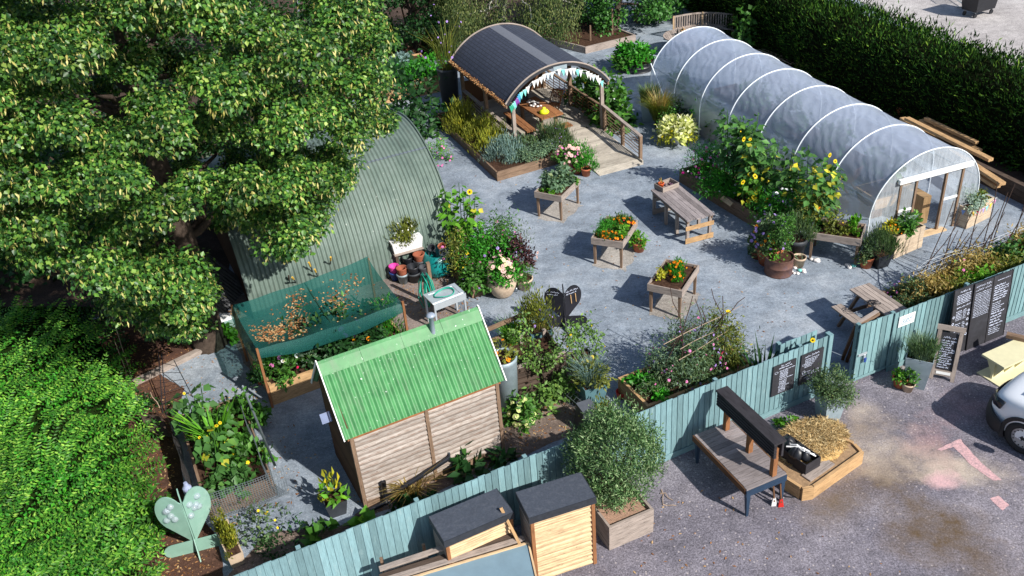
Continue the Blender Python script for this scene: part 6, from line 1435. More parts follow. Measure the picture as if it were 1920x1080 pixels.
t = thing('dry_grass', 'pale dry grass tuft hanging over the shed drainpipe', 'grass', U(775, 925)); blades(t, 160, .5, .75, .02, M['g_dry'], 0, 1.3)
leafy('small dark dock plant at the right hand foot of the shed', U(945, 865), .2, .3, 50, .26, .14, 'g_dark', 'weed', 'weed', 5)
pp('yellow green croton in a square blue pot at the left of the shed', 'pot plant', U(632, 958), 'square', .24, .42, M['dark_pot'], [('bush', .24, .4, 30, .24, .09, 'g_yellow', 'up', 8), ('bush', .24, .26, 40, .22, .09, 'g_bright', 'out', 8)], R(20))
# ------------------------------------------------------------------ storage boxes outside the fence
def store(lab, roof, yaw, zt, over, w_, d_):
    """roof: front left corner at the roof edge"""
    t = thing('storage_box', lab, 'storage box', (roof[0], roof[1], 0), yaw, 'timber wheelie bin stores against the fence'); h = zt-.13
    mb = MB(); n = 13
    for k in range(n):
        z = k*h/n; u_ = random.random()*9; q_ = [(.012+.035*(1-math.sin(math.pi*(s_/6)**.8)), z+h/n*s_/6) for s_ in range(7)]
        for (ya_, za_), (yb_, zb_) in zip(q_[:-1], q_[1:]): mb.add([(.09, ya_, za_), (w_-.09, ya_, za_), (w_-.09, yb_, zb_), (.09, yb_, zb_)], [(0, 1, 2, 3)], [[(u_, za_), (u_+w_, za_), (u_+w_, zb_), (u_, zb_)]])
    mb.build('front_boarding', M['wood_pale'], t)
    mb = MB()
    for x in (.03, w_-.05):
        for k in range(n): z = k*h/n; mb.box(x+random.uniform(-.004, .004), x+.02, .06, d_-.03, z, z+h/n-.02, 0, 1)
    mb.box(.04, w_-.04, d_-.03, d_-.01, 0, h); mb.build('side_boarding', M['wood_grey'], t)
    for x in (.02, w_-.09):
        MB().box(x, x+.07, -.002, .06, -.02, h, 0, 2).build('corner_post', M['wood_orange' if w_ else 'wood_mid'], t)
    MB().box(-.0, w_, 0, d_, h+.001, zt).build('lid', M['felt'], t); MB().box(-.012, w_+.012, -.014, -.001, h-.03, zt+.004).box(-.012, -.001, -.001, d_, h-.03, zt+.004).box(w_+.001, w_+.012, -.001, d_, h-.03, zt+.004).build('fascia', M['felt_edge'], t)
store('right hand tall timber store with a dark felt lid, next to the olive planter', U(992, 971.4, 1.85), R(16.9), 1.85, .0, 1.36, .74)
store('left hand timber store with a dark felt lid, a lath leaning on its front', U(832.7, 1015.7, 1.6), R(24.5), 1.6, .0, 1.46, .74)
l0, l1 = U(990, 1020, 1.05), U(940, 958, 1.55)
o = MB().bar(tuple(l0+np.array([0, -.12, -.4])), tuple(l1+np.array([0, -.05, .14])), .055, .03, (0, -1, .3)).build('lath', M['wood_new']); tag(o, 'thin lath leaning on the front of the left hand timber store', 'lath')
# slab, planks, old bench in front of the stores
s0, s1, s2 = U(845, 1062, 1.0), U(989, 1019, 1.0), U(1004, 1085, .86)
e1 = (s1-s0); e2 = s2-s1; s3 = s0+e2*1.3; s2 = s1+e2*1.3; e0 = s0-e1*.9; e3 = s3-e1*.9
t = thing('board', 'large blue grey board with pale edges tilted in front of the left hand timber store', 'board', (0, 0, 0)); dn = np.array([0, 0, -.03])
MB().hexa([e3+dn, s2+dn, s1+dn, e0+dn, e3, s2, s1, e0]).build('panel', plain('blue_grey_board', C8(104, 128, 142), .75, .1, 3), t)
MB().bar(e0+np.array([0, 0, .004]), s1+np.array([0, 0, .004]), .035, .06).bar(s1+np.array([.02, 0, .002]), s2+np.array([.02, 0, .002]), .035, .06).build('edge_trim', M['wood_pale'], t)
MB().bar((s1[0]-.1, s1[1]-.1, 0), (s1[0]-.1, s1[1]-.1, .95), .06, .06).bar((e0[0]+.3, e0[1], 0), (e0[0]+.3, e0[1], .95), .06, .06).build('leg', M['wood_mid'], t)
for k, (za, off, m_, lab) in enumerate([(1.05, .10, 'wood_grey', 'weathered plank lying behind the blue grey board, nearest to it'), (1.03, .22, 'wood_sleeper', 'dark weathered plank in the middle of the three behind the blue grey board'), (1.12, .34, 'wood_grey', 'weathered plank behind the blue grey board, nearest to the timber store')]):
    a = e0+np.array([0, off, za-1.0]); b = s1+np.array([-.06-.12*k, off, za-1.0+.03*k]); o = MB().bar(a, b, .11, .04, (0, 0, 1)).build('plank', M[m_]); tag(o, lab, 'plank', 'planks behind the blue grey board')
MB().bar((e0[0]+.4, e0[1]+.2, 0), (e0[0]+.4, e0[1]+.2, .98), .3, .06).bar((s1[0]-.3, s1[1]+.2, 0), (s1[0]-.3, s1[1]+.2, .98), .3, .06)
oa = U(720, 1062, .8); ob_ = U(800, 1036, .8); oy = yaw_of(oa, ob_); ol = float(np.linalg.norm((ob_-oa)[:2]))
t = thing('old_bench', 'weathered grey slatted seat at the bottom edge by the fence', 'bench', (oa[0], oa[1], 0), oy)
MB().box(-.02, ol, -.28, -.145, .74, .77, 0, 0).box(-.02, ol, -.13, .01, .76, .80, 0, 0).build('seat', M['wood_grey'], t)
for x in (-.05, ol-.06): MB().box(x, x+.06, .02, .07, 0, 1.0, 0, 2).box(x, x+.06, -.5, -.44, 0, .7, 0, 2).box(x+.002, x+.058, -.439, .019, .62, .70, 0, 1).build('leg', M['wood_mid'], t)
# olive planter
oa = U(1143, 1033); obx = U(1224.4, 997.8); oy = yaw_of(oa, obx)
t = timber_bed('wooden_planter', 'weathered stacked board planter of wood chip holding the big olive bush', (oa[0], oa[1], 0), oy, [(0, 0), (1.05, 0), (1.05, 1.2), (0, 1.2)], .68, M['wood_grey'], .05, 'planter', .58, 4)
t.children[-1].data.materials[0] = soil_pale = plain('wood_chip', C8(160, 128, 108), .95, .35, 30, bmp=.8)
on_ = np.array([-math.sin(oy), math.cos(oy)]); oe = np.array([math.cos(oy), math.sin(oy)]); oc = oa[:2]+oe*.58+on_*.72
t = thing('olive_bush', 'big rounded grey green olive bush leaning over the fence from its planter', 'bush', (*oc, .55))
mb = MB()
for k in range(16): limb(mb, (0, 0, 0), (random.uniform(-.75, .75), random.uniform(-.6, .8), random.uniform(.7, 1.9)), .035, .006, .2, 5)
mb.build('branches', M['bark'], t)
oliv = leafm('olive_bush_leaf', [(0, C8(48, 82, 44)), (.5, C8(82, 116, 66)), (.85, C8(120, 148, 98)), (1, C8(158, 178, 130))], .2, .5, .4, .25, 1.6)
cs = crown_in(None, (0, .1, 1.1), (.92, .9, 1.05), 230, minz=.12); rr = rng.uniform(.14, .30, len(cs)); P, d = crown_pts(cs, rr, 75, 1.0, .2); n = len(P)
leaves('foliage', P, d*.5+rdir(n)*.7+np.array([0, 0, .45]), d+rdir(n)*.6+np.array([0, -.2, .3]), .085*(.6+.7*rng.random(n)), .026, oliv, t)
# ------------------------------------------------------------------ sweet pea bed
pa_, pb_ = U(1218, 758, .0), U(1170, 722, .0)
q0 = np.array(U(1214, 762, .55)[:2]); spw = float(np.linalg.norm(U(1168, 704, .55)[:2]-q0)); print('sweet pea bed', spw, (q0-F0)@fd, (q0-F0)@fnv); spy = FYAW
timber_bed('raised_bed', 'timber bed of sweet peas and hazel sticks against the inside of the fence', (*q0, 0), spy, [(0, 0), (3.1, 0), (3.1, spw), (0, spw)], .55, M['wood_new'], .07)
def spp(x, y, z=.45): return np.array([*(q0+fd*x+fnv*y), z])
flower_bush('low tangle of sweet pea stems spilling against the fence along its bed', 'sweet peas', spp(1.7, .35), 1.35, .4, .62, 3000, .11, .03, 'g_lav', 'rand', [('pink', 16, .05), ('lilac', 8, .045)], 'sweet_pea', 26, spy)
flower_bush('low bright strawberry leaves at the left end of the sweet pea bed', 'strawberries', spp(.4, .6), .36, .55, .22, 560, .12, .09, 'g_vivid', 'out', [], 'strawberry_plant', 12, spy)
flower_bush('tangled sweet peas with pink flowers in the left of the bed by the fence', 'sweet peas', spp(1.3, .75), .65, .65, 1.1, 2600, .11, .028, 'g_grey', 'rand', [('pink', 30, .045), ('lilac', 14, .045)], 'sweet_pea', 22, spy)
flower_bush('sweet peas with lilac and pink flowers in the middle of the bed by the fence', 'sweet peas', spp(2.0, .85), .6, .65, 1.25, 2600, .11, .028, 'g_lav', 'rand', [('lilac', 34, .045), ('magenta', 16, .05), ('pink', 14, .045)], 'sweet_pea', 22, spy)
flower_bush('sweet peas with crimson flowers at the right end of the bed by the fence', 'sweet peas', spp(2.7, .8), .45, .62, 1.1, 1900, .11, .03, 'g_olive', 'rand', [('crimson', 28, .05), ('red', 8, .05)], 'sweet_pea', 18, spy)
def sticks(lab, name, pts_list, m, r0=.016, cat='plant support', group=None):
    t = thing(name, lab, cat, (0, 0, 0), 0, group)
    for p_ in pts_list:
        mb = MB(); P = [np.array(q, float) for q in p_]; out = [P[0]]
        for a, b in zip(P[:-1], P[1:]): out += [a+(b-a)*.35+rng.normal(size=3)*.02, a+(b-a)*.7+rng.normal(size=3)*.02, b]
        mb.tube(out, r0, 5, r0*.55); mb.build('stick', m, t)
    return t
def S(px, py, z): return U(px, py, z)
sticks('hazel stick wigwams tied to slanting canes above the sweet peas', 'plant_support', [
    [spp(.95, 1.2), S(1278, 626, 1.9), S(1257, 540, 2.75)], [spp(1.5, 1.25), S(1278, 626, 1.9), S(1299, 555, 2.7)], [spp(1.25, .45), S(1280, 626, 1.9), S(1304, 606, 2.0)], [spp(.75, .7), S(1276, 628, 1.85), S(1247, 655, 1.5)],
    [spp(2.3, 1.3), S(1356, 592, 1.95), S(1355, 555, 2.35)], [spp(2.2, .9), S(1356, 592, 1.95), S(1397, 557, 2.3)], [spp(2.5, .7), S(1356, 594, 1.9), S(1334, 541, 2.5)], [spp(2.0, 1.2), S(1316, 608, 2.0), S(1303, 560, 2.5)], [spp(2.4, 1.3), S(1323, 598, 2.0), S(1312, 575, 2.3)],
    [spp(1.3, .3), S(1281, 640, 1.5)], [spp(2.4, .3), S(1362, 630, 1.4)]], M['twig'], .017)
sticks('pale canes lashed level along the hazel sticks of the sweet pea bed', 'cane_rail', [[S(1244, 646, 1.85), S(1393, 571, 1.95)], [S(1273, 675, 1.35), S(1365, 620, 1.4)], [S(1275, 655, 1.6), S(1340, 622, 1.6)]], M['cane'], .010)
t = thing('spiky_plant', 'dark upright spiky leaves just behind the fence near the chalk signs', 'plant', (*(F0-fd*1.5+fnv*.45), .0)); blades(t, 34, .4, 1.9, .07, M['g_dark'], 0, .25); 
t = thing('sunflower', 'single drooping sunflower head peeping over the fence beside the chalk signs', 'sunflower', (*(F0-fd*.45+fnv*.12), 0)); MB().tube([(0, 0, 0), (0, 0, 1.6), (.02, -.1, 1.85), (0, -.2, 1.82)], .014, 5).build('stems', M['g_mid'], t); blooms(t, np.array([[0, -.22, 1.84]]), .09, [F['yellow'], F['brown']], 'flower_head', 10, nrmv=np.array([[0, -.7, .5]])); leaves('leaves', np.array([[0, 0, 1.4], [0, -.02, 1.55], [0, 0, 1.2]]), np.array([[.3, -1, -.6], [-.6, -.8, -.5], [.5, -.6, -.5]]), np.array([[0, -.5, 1.0]]*3), .2, .15, M['g_sun'], t)
t = thing('sunflower', 'small yellow sunflower at the right end of the sweet pea bed', 'sunflower', spp(3.0, 1.0, .4)); MB().tube([(0, 0, 0), (.03, 0, 1.15)], .012, 5).build('stem', M['g_mid'], t); blooms(t, np.array([[.03, -.03, 1.18]]), .10, [F['yellow'], F['yellow']], 'flower_head', 9); leaves('leaves', np.array([[0, 0, .7], [0, 0, .9], [.02, 0, .5]]), np.array([[.8, -.4, -.2], [-.8, -.4, -.1], [.9, .3, -.3]]), np.array([[0, 0, 1.0]]*3), .24, .18, M['g_sun'], t)
o = MB().lathe([(0, 0), (.1, 0), (.14, .2), (.13, .2), (.1, .03)], 14).build('flowerpot', M['red_paint'], None, True); o.location = U(1165, 745); tag(o, 'small red plastic pot on the ground at the left end of the sweet pea bed', 'pot')
sticks('few pale broken twigs lying on the car park beside the olive planter', 'twigs', [[U(1240, 918, .02), U(1243, 945, .02)], [U(1243, 946, .02), U(1268, 948, .02)], [U(1238, 925, .02), U(1262, 938, .02)]], M['cane'], .014, 'twigs')
# ------------------------------------------------------------------ big bed at right with twig supports
q1 = FR0+frd*1.55+frn*.32; RBL = 7.0
timber_bed('raised_bed', 'long timber bed of withered peas and twigs behind the right hand fence', (*q1, 0), FRY, [(0, 0), (RBL, 0), (RBL, 1.75), (0, 1.75)], .62, M['wood_mid'], .07)
def rb(x, y, z=.5): return np.array([*(q1+frd*x+frn*y), z])
for k, (x, y, rx, rz, m_, fl_, lab) in enumerate([(.55, 1.1, .5, .5, 'g_lav', [('lilac', 8, .04), ('pink', 5, .05)], 'wispy grey plants at the left corner of the withered pea bed'), (1.15, .9, .75, .6, 'g_dry', [], 'straw coloured withered peas at the left of the right hand bed'), (1.7, .55, .6, .5, 'g_olive', [('yellow', 6, .06)], 'olive tangle with yellow flowers behind the left tall chalkboard'), (2.3, .6, .45, .55, 'g_bright', [('pink', 2, .07)], 'bright broad leaves behind the middle tall chalkboard'), (2.6, 1.1, .8, .75, 'g_dry', [('pink', 7, .05)], 'withered peas with pink flowers in the middle of the right hand bed'), (3.4, .75, .7, .7, 'g_olive', [('yellow', 3, .05)], 'brown green tangle behind the right tall chalkboard'), (4.2, .9, .7, .75, 'g_sun', [('yellow', 8, .08)], 'dark leaves with yellow flowers further along the right hand bed'), (4.9, 1.2, .8, .8, 'g_dry', [('pink', 6, .05)], 'withered tangle at the right edge of the photograph'), (5.8, .9, .9, .9, 'g_mid', [('orange', 4, .06)], 'leafy mass at the far right end of the right hand bed')]):
    flower_bush(lab, 'plants', rb(x, y), rx, .6, rz, int(1500*rx/.6), .12, .04 if m_ not in ('g_bright', 'g_sun') else .1, m_, 'rand', fl_, 'bean_plant' if m_ in ('g_bright', 'g_sun') else 'withered_pea', 18, FRY)
tw = []
for (bx_, by_, tp) in [((1.0, 1.55), 0, (1797, 418, 1.7)), ((1.35, 1.5), 0, (1789, 375, 2.5)), ((1.2, 1.2), 0, (1796, 432, 1.6)), ((1.7, 1.5), 0, (1817, 437, 1.8)), ((1.6, 1.3), 0, (1801, 400, 2.2)), ((2.2, 1.5), 0, (1831, 425, 1.9)), ((2.0, 1.45), 0, (1826, 390, 2.4)), ((2.5, 1.5), 0, (1873, 392, 2.3)), ((2.9, 1.5), 0, (1842, 372, 2.6)), ((3.0, 1.45), 0, (1884, 398, 2.3)), ((3.4, 1.4), 0, (1871, 340, 2.9)), ((3.6, 1.4), 0, (1903, 345, 2.9)), ((4.0, 1.4), 0, (1925, 385, 2.5)), ((3.2, 1.2), 0, (1890, 360, 2.7)), ((4.4, 1.3), 0, (1930, 350, 2.8)), ((2.7, 1.1), 0, (1856, 440, 1.7))]:
    tw.append([rb(bx_[0], bx_[1]), S(*tp)])
sticks('brown forked twigs standing up all along the withered pea bed', 'plant_support', tw, M['twig'], .018)
mb = MB()
for k in range(6):
    z = .75+.14*k; mb.tube([rb(.8+.02*k, 1.5-.03*k, z-.1)+rng.normal(size=3)*.03]+[rb(x, 1.45-.03*k+random.uniform(-.05, .05), z+.04*math.sin(x*2+k)) for x in np.linspace(1.2, 5.5, 10)], .0035, 3)
for k in range(26):
    x = random.uniform(.8, 5.0); mb.tube([rb(x, 1.4, random.uniform(.6, 1.0)), rb(x+random.uniform(-.35, .35), 1.2, random.uniform(1.0, 1.5))], .0035, 3)
o = mb.build('pea_netting', M['white_paint']); tag(o, 'white string netting strung between the twigs of the withered pea bed', 'netting')
# crates by the tunnel door
def door_planter(lab, F_, Rr, h, plants):
    a, b = U(*F_), U(*Rr); y = yaw_of(a, b); w_ = float(np.linalg.norm((b-a)[:2])); t = timber_bed('wooden_planter', lab, (a[0], a[1], 0), y, [(0, 0), (w_, 0), (w_, .62), (0, .62)], h, M['wood_bleached'], .04, 'planter', h-.06, 3, 'timber planters at the polytunnel door')
    return t, a, y, w_
t, a, y, w_ = door_planter('pale timber planter left of the polytunnel door, yellow and silver leaves in it', (1675, 486), (1728, 463), .74, None)
for (x, yy, rx, ry, rz, n, L, W, m_, mode, fls) in [(.25, .3, .3, .28, .25, 420, .1, .07, 'g_yellow', 'out', [('orange', 14, .04)]), (.62, .28, .26, .25, .4, 300, .14, .08, 'g_mid', 'out', []), (.75, .3, .2, .22, .4, 240, .16, .05, 'g_silver', 'out', []), (w_-.12, .3, .16, .2, .3, 180, .12, .08, 'g_bright', 'out', [])]:
    foliage(t, rx, ry, rz, n, L, W, M[m_], .68, 8, mode, low=-.2, c=(x, yy))
    for (c, nf, s_) in fls: bloom_on(t, rx, ry, rz, nf, s_, F[c], .68, c=(x, yy))
t, a, y, w_ = door_planter('pale timber planter right of the polytunnel door, silver leaves and small bunting on it', (1811, 430), (1856, 407), .70, None)
for (x, yy, rx, ry, rz, n, L, W, m_) in [(.3, .35, .5, .36, .38, 1100, .11, .05, 'g_silver'), (.75, .35, .3, .3, .34, 380, .11, .07, 'g_olive'), (.55, .5, .3, .25, .45, 260, .13, .07, 'g_mid')]: foliage(t, rx, ry, rz, n, L, W, M[m_], .64, 9, 'out', low=-.3, c=(x, yy))
bn = thing('bunting', 'short string of coloured pennants on the planter right of the polytunnel door', 'bunting', (a[0], a[1], 0), y)
pcs = ['yellow', 'crimson', 'pink', 'lilac', 'turqf', 'yellow', 'pink']; fcl = dict(yellow=C8(236, 190, 60), crimson=C8(214, 60, 90), pink=C8(232, 150, 190), lilac=C8(170, 150, 210), turqf=C8(130, 206, 206))
bl_ = [(-.06, -.055, .66+0*.02)]+[(.06+w_*k/7, -.055, .60-.12*math.sin(math.pi*k/7)+.10*k/7) for k in range(8)]; MB().tube(bl_, .006, 4).build('cord', M['white_paint'], bn)
for k in range(7):
    x, yy, z = bl_[k+1]; MB().add([(x, yy-.006, z), (x+.13, yy-.006, z-.0), (x+.06, yy-.012, z-.17), (x, yy-.002, z), (x+.13, yy-.002, z), (x+.06, yy-.008, z-.17)], [(0, 2, 1), (3, 4, 5), (0, 3, 5, 2), (1, 2, 5, 4), (0, 1, 4, 3)]).build('pennant', plain('pennant_'+pcs[k], fcl[pcs[k]], .8), bn)
MB().add([(-.052, .1, .62), (-.052, .24, .60), (-.058, .17, .44)], [(0, 2, 1)]).build('pennant', plain('pennant_blue', C8(120, 150, 206), .8), bn)
pp('terracotta pot of dark leaves beside the black lavender pot near the tunnel door', 'pot plant', G(1623, 500), 'taper', .22, .36, M['terracotta'], [('bush', .26, .4, 360, .1, .05, 'g_lav', 'out')])
pp('square black pot of wide spreading lavender near the tunnel door', 'pot plant', G(1647, 497), 'square', .26, .45, M['black_plastic'], [('bush', .44, .5, 1300, .18, .016, 'g_lav', 'up', 26)], R(20))
# ------------------------------------------------------------------ pots at the foot of the shelter ramp
pp('maroon glazed pot of pink hydrangea at the foot of the shelter bed', 'pot plant', G(1067, 322), 'urn', .3, .48, M['maroon'], [('bush', .42, .35, 380, .15, .09, 'g_mid', 'out'), ('bloom', .48, .5, 42, .09, 'blush'), ('bloom', .46, .45, 14, .06, 'pink')])
pp('wide pale pot of fine green leaves between hydrangea pot and ramp', 'pot plant', G(1092, 309), 'taper', .3, .34, M['stone_pot'], [('bush', .42, .42, 800, .12, .03, 'g_vivid', 'up')])
pp('small brown pot of tarragon below the wide pale pot by the ramp', 'pot plant', G(1083, 325), 'taper', .18, .28, M['terracotta_dark'], [('bush', .22, .3, 260, .11, .03, 'g_vivid', 'up')])
pp('small terracotta pot of feathery herb nearest the planter table by the ramp', 'pot plant', G(1099, 329), 'taper', .19, .3, M['terracotta'], [('bush', .36, .36, 520, .13, .03, 'g_vivid', 'up')])
pp('tall dark grey cylinder pot of wispy purple verbena behind the shelter corner', 'planter', G(846, 200), 'tall', .45, 1.75, M['dark_pot'], [('grass', 110, .8, 2.2, .02, 'g_olive', .7), ('bloom', 1.0, 2.3, 24, .06, 'lilac')])
t = thing('flowering_plant', 'big leafy plants with pink and white flowers on the far side of the shelter rail', 'plants', pav(4.75, .9)); foliage(t, .7, 1.3, 1.5, 1500, .25, .2, M['g_mid'], 0, 24, 'out'); bloom_on(t, .7, 1.3, 1.4, 22, .07, F['white']); bloom_on(t, .7, 1.3, 1.4, 10, .07, F['pink'])
t = thing('squash_plant', 'squash leaves with yellow flowers behind the middle of the shelter rail', 'squash', pav(4.9, 3.2)); foliage(t, .75, 1.1, 1.2, 800, .3, .24, M['g_sun'], 0, 18, 'out'); bloom_on(t, .7, 1.1, 1.1, 8, .1, F['yellow'])
t = thing('half_barrel_planter', 'dark round tub of bright green leaves on gravel between shelter and polytunnel', 'planter', U(1192, 128)); pot(t, 'drum', .85, .42, M['black_plastic']); foliage(t, .72, .7, .7, 1300, .2, .13, M['g_vivid'], .36, 22, 'out'); foliage(t, .5, .5, .4, 300, .2, .12, M['g_mid'], .3, 8, 'out', c=(-.7, -.3))
# ------------------------------------------------------------------ left rear bed, back furniture
a = U(762, 186); b = U(835, 170)
yb = yaw_of(a, b)
timber_bed('raised_bed', 'pale timber bed of bright leafy crops left of the shelter', (*(a-np.array([math.cos(yb), math.sin(yb), 0])*1.7)[:2], 0), yb, [(0, 0), (3.35, 0), (3.6, 3.4), (.6, 3.4)], .78, M['wood_new'], .07, rows=3)
for (px, py, r_, h_, m_, lab) in [(720, 145, .8, .45, 'g_bright', 'bright lettuce rows at the left of the bed beside the shelter'), (765, 140, .8, .55, 'g_vivid', 'vivid green leaf crop in the middle of the bed beside the shelter'), (805, 128, .8, .6, 'g_vivid', 'vivid green leaf crop at the right of the bed beside the shelter'), (748, 120, .5, .5, 'g_blue', 'blue green kale at the back of the bed beside the shelter')]:
    leafy(lab, U(px, py+6, .7), r_, h_, 900, .2, .1, m_, 'leaf_crop', 'crops', 16)
wl0, wl1 = U(735, 108), U(830, 86)
wly = yaw_of(wl0, wl1); t = thing('timber_wall', 'brown sleeper retaining wall under the shrubs behind the shelter bed', 'wall', wl0, wly)
mb = MB()
for k in range(4): mb.box(0, 3.6, 0, .2, k*.22, k*.22+.21, 0, 0)
mb.build('sleepers', M['wood_mid'], t)
o = MB().box(0, 1.2, 0, .5, 0, .4, 0, 0).box(.1, .9, .05, .12, .4, .46, 0, 0).box(.2, 1.0, .2, .27, .4, .46, 0, 0).build('timber_pile', M['wood_dark']); o.location = U(738, 118); o.rotation_euler = (0, 0, wly); tag(o, 'low dark pile of offcuts before the sleeper wall at the back', 'timber')
a, b = U(1098, 101), U(1192, 78); yb = yaw_of(a, b)
timber_bed('raised_bed', 'low timber edged bed of dark soil under the maple at the back', (a[0], a[1], 0), yb, [(0, 0), (float(np.linalg.norm((b-a)[:2])), 0), (2.6, 4.2), (-1.4, 4.6)], .34, M['wood_grey'], .08, rows=1)
for k, (px, py) in enumerate([(1107, 86), (1148, 74)]):
    o = MB().tube([(0, 0, 0), (.02, 0, 1.0 if k == 0 else 1.5)], .05, 6, .04).build('stake', M['wood_mid']); o.location = U(px, py); tag(o, ['shorter wooden stake in the dark soil bed at the back', 'taller wooden stake in the dark soil bed beneath the maple'][k], 'stake')
t = thing('round_table', 'round slatted wooden table beyond the end of the polytunnel', 'table', U(1284, 98))
mb = MB(); rt = 1.0
for k in range(20):
    x0 = -rt+k*.1; x1 = x0+.09; y_ = math.sqrt(max(.01, rt*rt-max(abs(x0), abs(x1))**2)); mb.box(x0, x1, -y_, y_, .78, .82, 0, 1)
mb.lathe([(rt-.06, .775), (rt+.02, .775), (rt+.02, .825), (rt-.06, .825)], 36); mb.build('tabletop', M['wood_grey'], t)
for k in range(4): aa_ = k*1.571+.5; MB().bar((.55*math.cos(aa_), .55*math.sin(aa_), 0), (.45*math.cos(aa_), .45*math.sin(aa_), .775), .08, .08).build('leg', M['wood_mid'], t)
o = MB().box(-.11, .11, -.13, .13, 0, .26).box(-.02, .02, -.135, .135, .262, .34).build('wooden_box', M['wood_new']); o.location = (*U(1281, 66, .83)[:2], .83); tag(o, 'small wooden caddy on the round table beyond the polytunnel', 'caddy')
o = MB().lathe([(0, 0), (.04, 0), (.04, .2), (.015, .26), (.015, .32), (0, .32)], 10).build('bottle', M['black_plastic'], None, True); o.location = (*U(1270, 66, .83)[:2], .83); tag(o, 'dark bottle standing on the round table beyond the polytunnel', 'bottle')
bt_ = U(1262, 76); t = thing('garden_bench', 'pale slat backed curved garden bench behind the round table', 'bench', (bt_[0], bt_[1]-.2, 0), R(-8))
mb = MB(); mf = MB()
for k in range(24):
    x = .05+k*.115; yv = .45*math.sin(math.pi*k/23)*1.0; mb.box(x, x+.06, yv+.5, yv+.53, .5, 1.02, 0, 2)
mb.build('backrest', M['wood_grey'], t)
arc_ = [(x, .515+.45*math.sin(math.pi*x/2.8), 1.05) for x in np.linspace(0, 2.8, 14)]
mg = MB()
for p1, p2 in zip(arc_[:-1], arc_[1:]): mf.bar(p1, p2, .06, .07); mg.bar((p1[0], p1[1], .47), (p2[0], p2[1], .47), .05, .06)
mg.build('bottom_rail', M['wood_grey'], t); mf.build('back_frame', M['wood_grey'], t)
ms = MB()
for k in range(4):
    for p1, p2 in zip(arc_[:-1], arc_[1:]): ms.bar((p1[0], p1[1]-.1-k*.11, .44), (p2[0], p2[1]-.1-k*.11, .44), .09, .03)
ms.build('seat', M['wood_grey'], t)
for x in (0, 1.4, 2.8): yv = .515+.45*math.sin(math.pi*x/2.8); MB().box(x-.04, x+.04, yv-.04, yv+.04, 0, 1.09, 0, 2).box(x-.04, x+.04, yv-.48, yv-.41, 0, .44, 0, 2).build('leg', M['wood_pale'], t)
o_ = U(1193, 44); t = thing('low_table', 'small low wooden table under the maple at the back', 'table', o_, R(10)); MB().box(0, 1.1, 0, .45, .55, .6, 0, 0).build('top', M['wood_mid'], t)
for x in (.02, 1.0): MB().box(x, x+.08, 0, .08, 0, .54, 0, 2).box(x, x+.08, .37, .45, 0, .54, 0, 2).build('leg', M['wood_mid'], t)
# ------------------------------------------------------------------ strip between polytunnel and hedge
leafy('pale leaved fig shrub at the hedge end of the polytunnel', U(1402, 96), .7, 2.0, 420, .26, .2, 'g_mid', 'fig_shrub', 'shrub', 16)
leafy('purple flowered low plant at the foot of the fig shrub', U(1388, 90), .5, .6, 300, .12, .05, 'g_lav', 'plant', 'plant', 8)
leafy('scrubby dry plant between the polytunnel and the hedge', U(1515, 145), .5, .6, 380, .12, .06, 'g_olive', 'weed', 'weed', 10)
leafy('small green weed beside the dry scrub along the hedge', U(1440, 105), .4, .5, 260, .12, .06, 'g_mid', 'weed', 'weed', 8)
leafy('rounded green bush against the near right end of the conifer hedge', U(1905, 300), .9, 2.2, 1500, .12, .08, 'g_mid', 'shrub', 'shrub', 26)
black = None; kk = 0
for i in range(26):
    px, py = 1570+rng.random()*66, 0; py = 148+(px-1570)*.55+rng.normal()*8
    loc = U(px, py)
    if black is None:
        black = thing('flowerpot', 'empty black plastic pot in the jumble between polytunnel and hedge', 'pot', loc, 0, 'empty black pots by the hedge'); pot(black, 'taper', .17, .26, M['black_plastic'])
    else: dup(black, loc, random.uniform(0, 6), black['label'])
for k, (px, py) in enumerate([(1692, 216), (1714, 222)]):
    t = thing('flowerpot', ['empty terracotta pot by the hedge, the left and further of two', 'empty terracotta pot by the hedge, the right and nearer of two'][k], 'pot', U(px, py), 0, 'empty terracotta pots by the hedge'); pot(t, 'taper', .3, .38, M['terracotta'])
tb0 = [((1692, 222), (1880, 345), .3, .16), ((1700, 222), (1858, 300), .5, .14), ((1726, 226), (1838, 283), .12, .10), ((1735, 222), (1832, 268), .3, .08), ((1690, 232), (1870, 350), .12, .18)]
for k, (p1, p2, z, w_) in enumerate(tb0):
    a, b = U(*p1, z+.6), U(*p2, z+.6); o = MB().bar(a, b, w_+.06, .10).build('timber', M['wood_new']); tag(o, ['long pale timber on top of the stack by the hedge, reaching nearest', 'shorter pale timber on the stack by the hedge, raised highest', 'thin pale timber lying lowest on the hedge side of the stack', 'thinnest timber of the stack, closest to the hedge', 'wide pale timber at the bottom of the stack, beside the polytunnel'][k], 'timber', 'stacked new timbers by the hedge')
a, b = U(1720, 285), U(1935, 392); t = thing('sleeper_wall', 'dark low wall of old sleepers beside the near end of the polytunnel', 'wall', a, yaw_of(a, b))
mb = MB()
for k in range(3): mb.box(0, 8, 0, .2, k*.2, k*.2+.19, 0, 0)
mb.build('sleepers', M['wood_sleeper'], t)
t = thing('cane_heap', 'heap of brown canes lying between the polytunnel and the hedge', 'canes', U(1455, 118), R(-60))
mb = MB()
for k in range(16): mb.tube([(random.uniform(-1.2, -.8), random.uniform(-.4, .4), .05+.02*k), (random.uniform(.8, 1.4), random.uniform(-.4, .4), .05+.02*k)], .018, 4)
mb.build('canes', M['cane'], t)
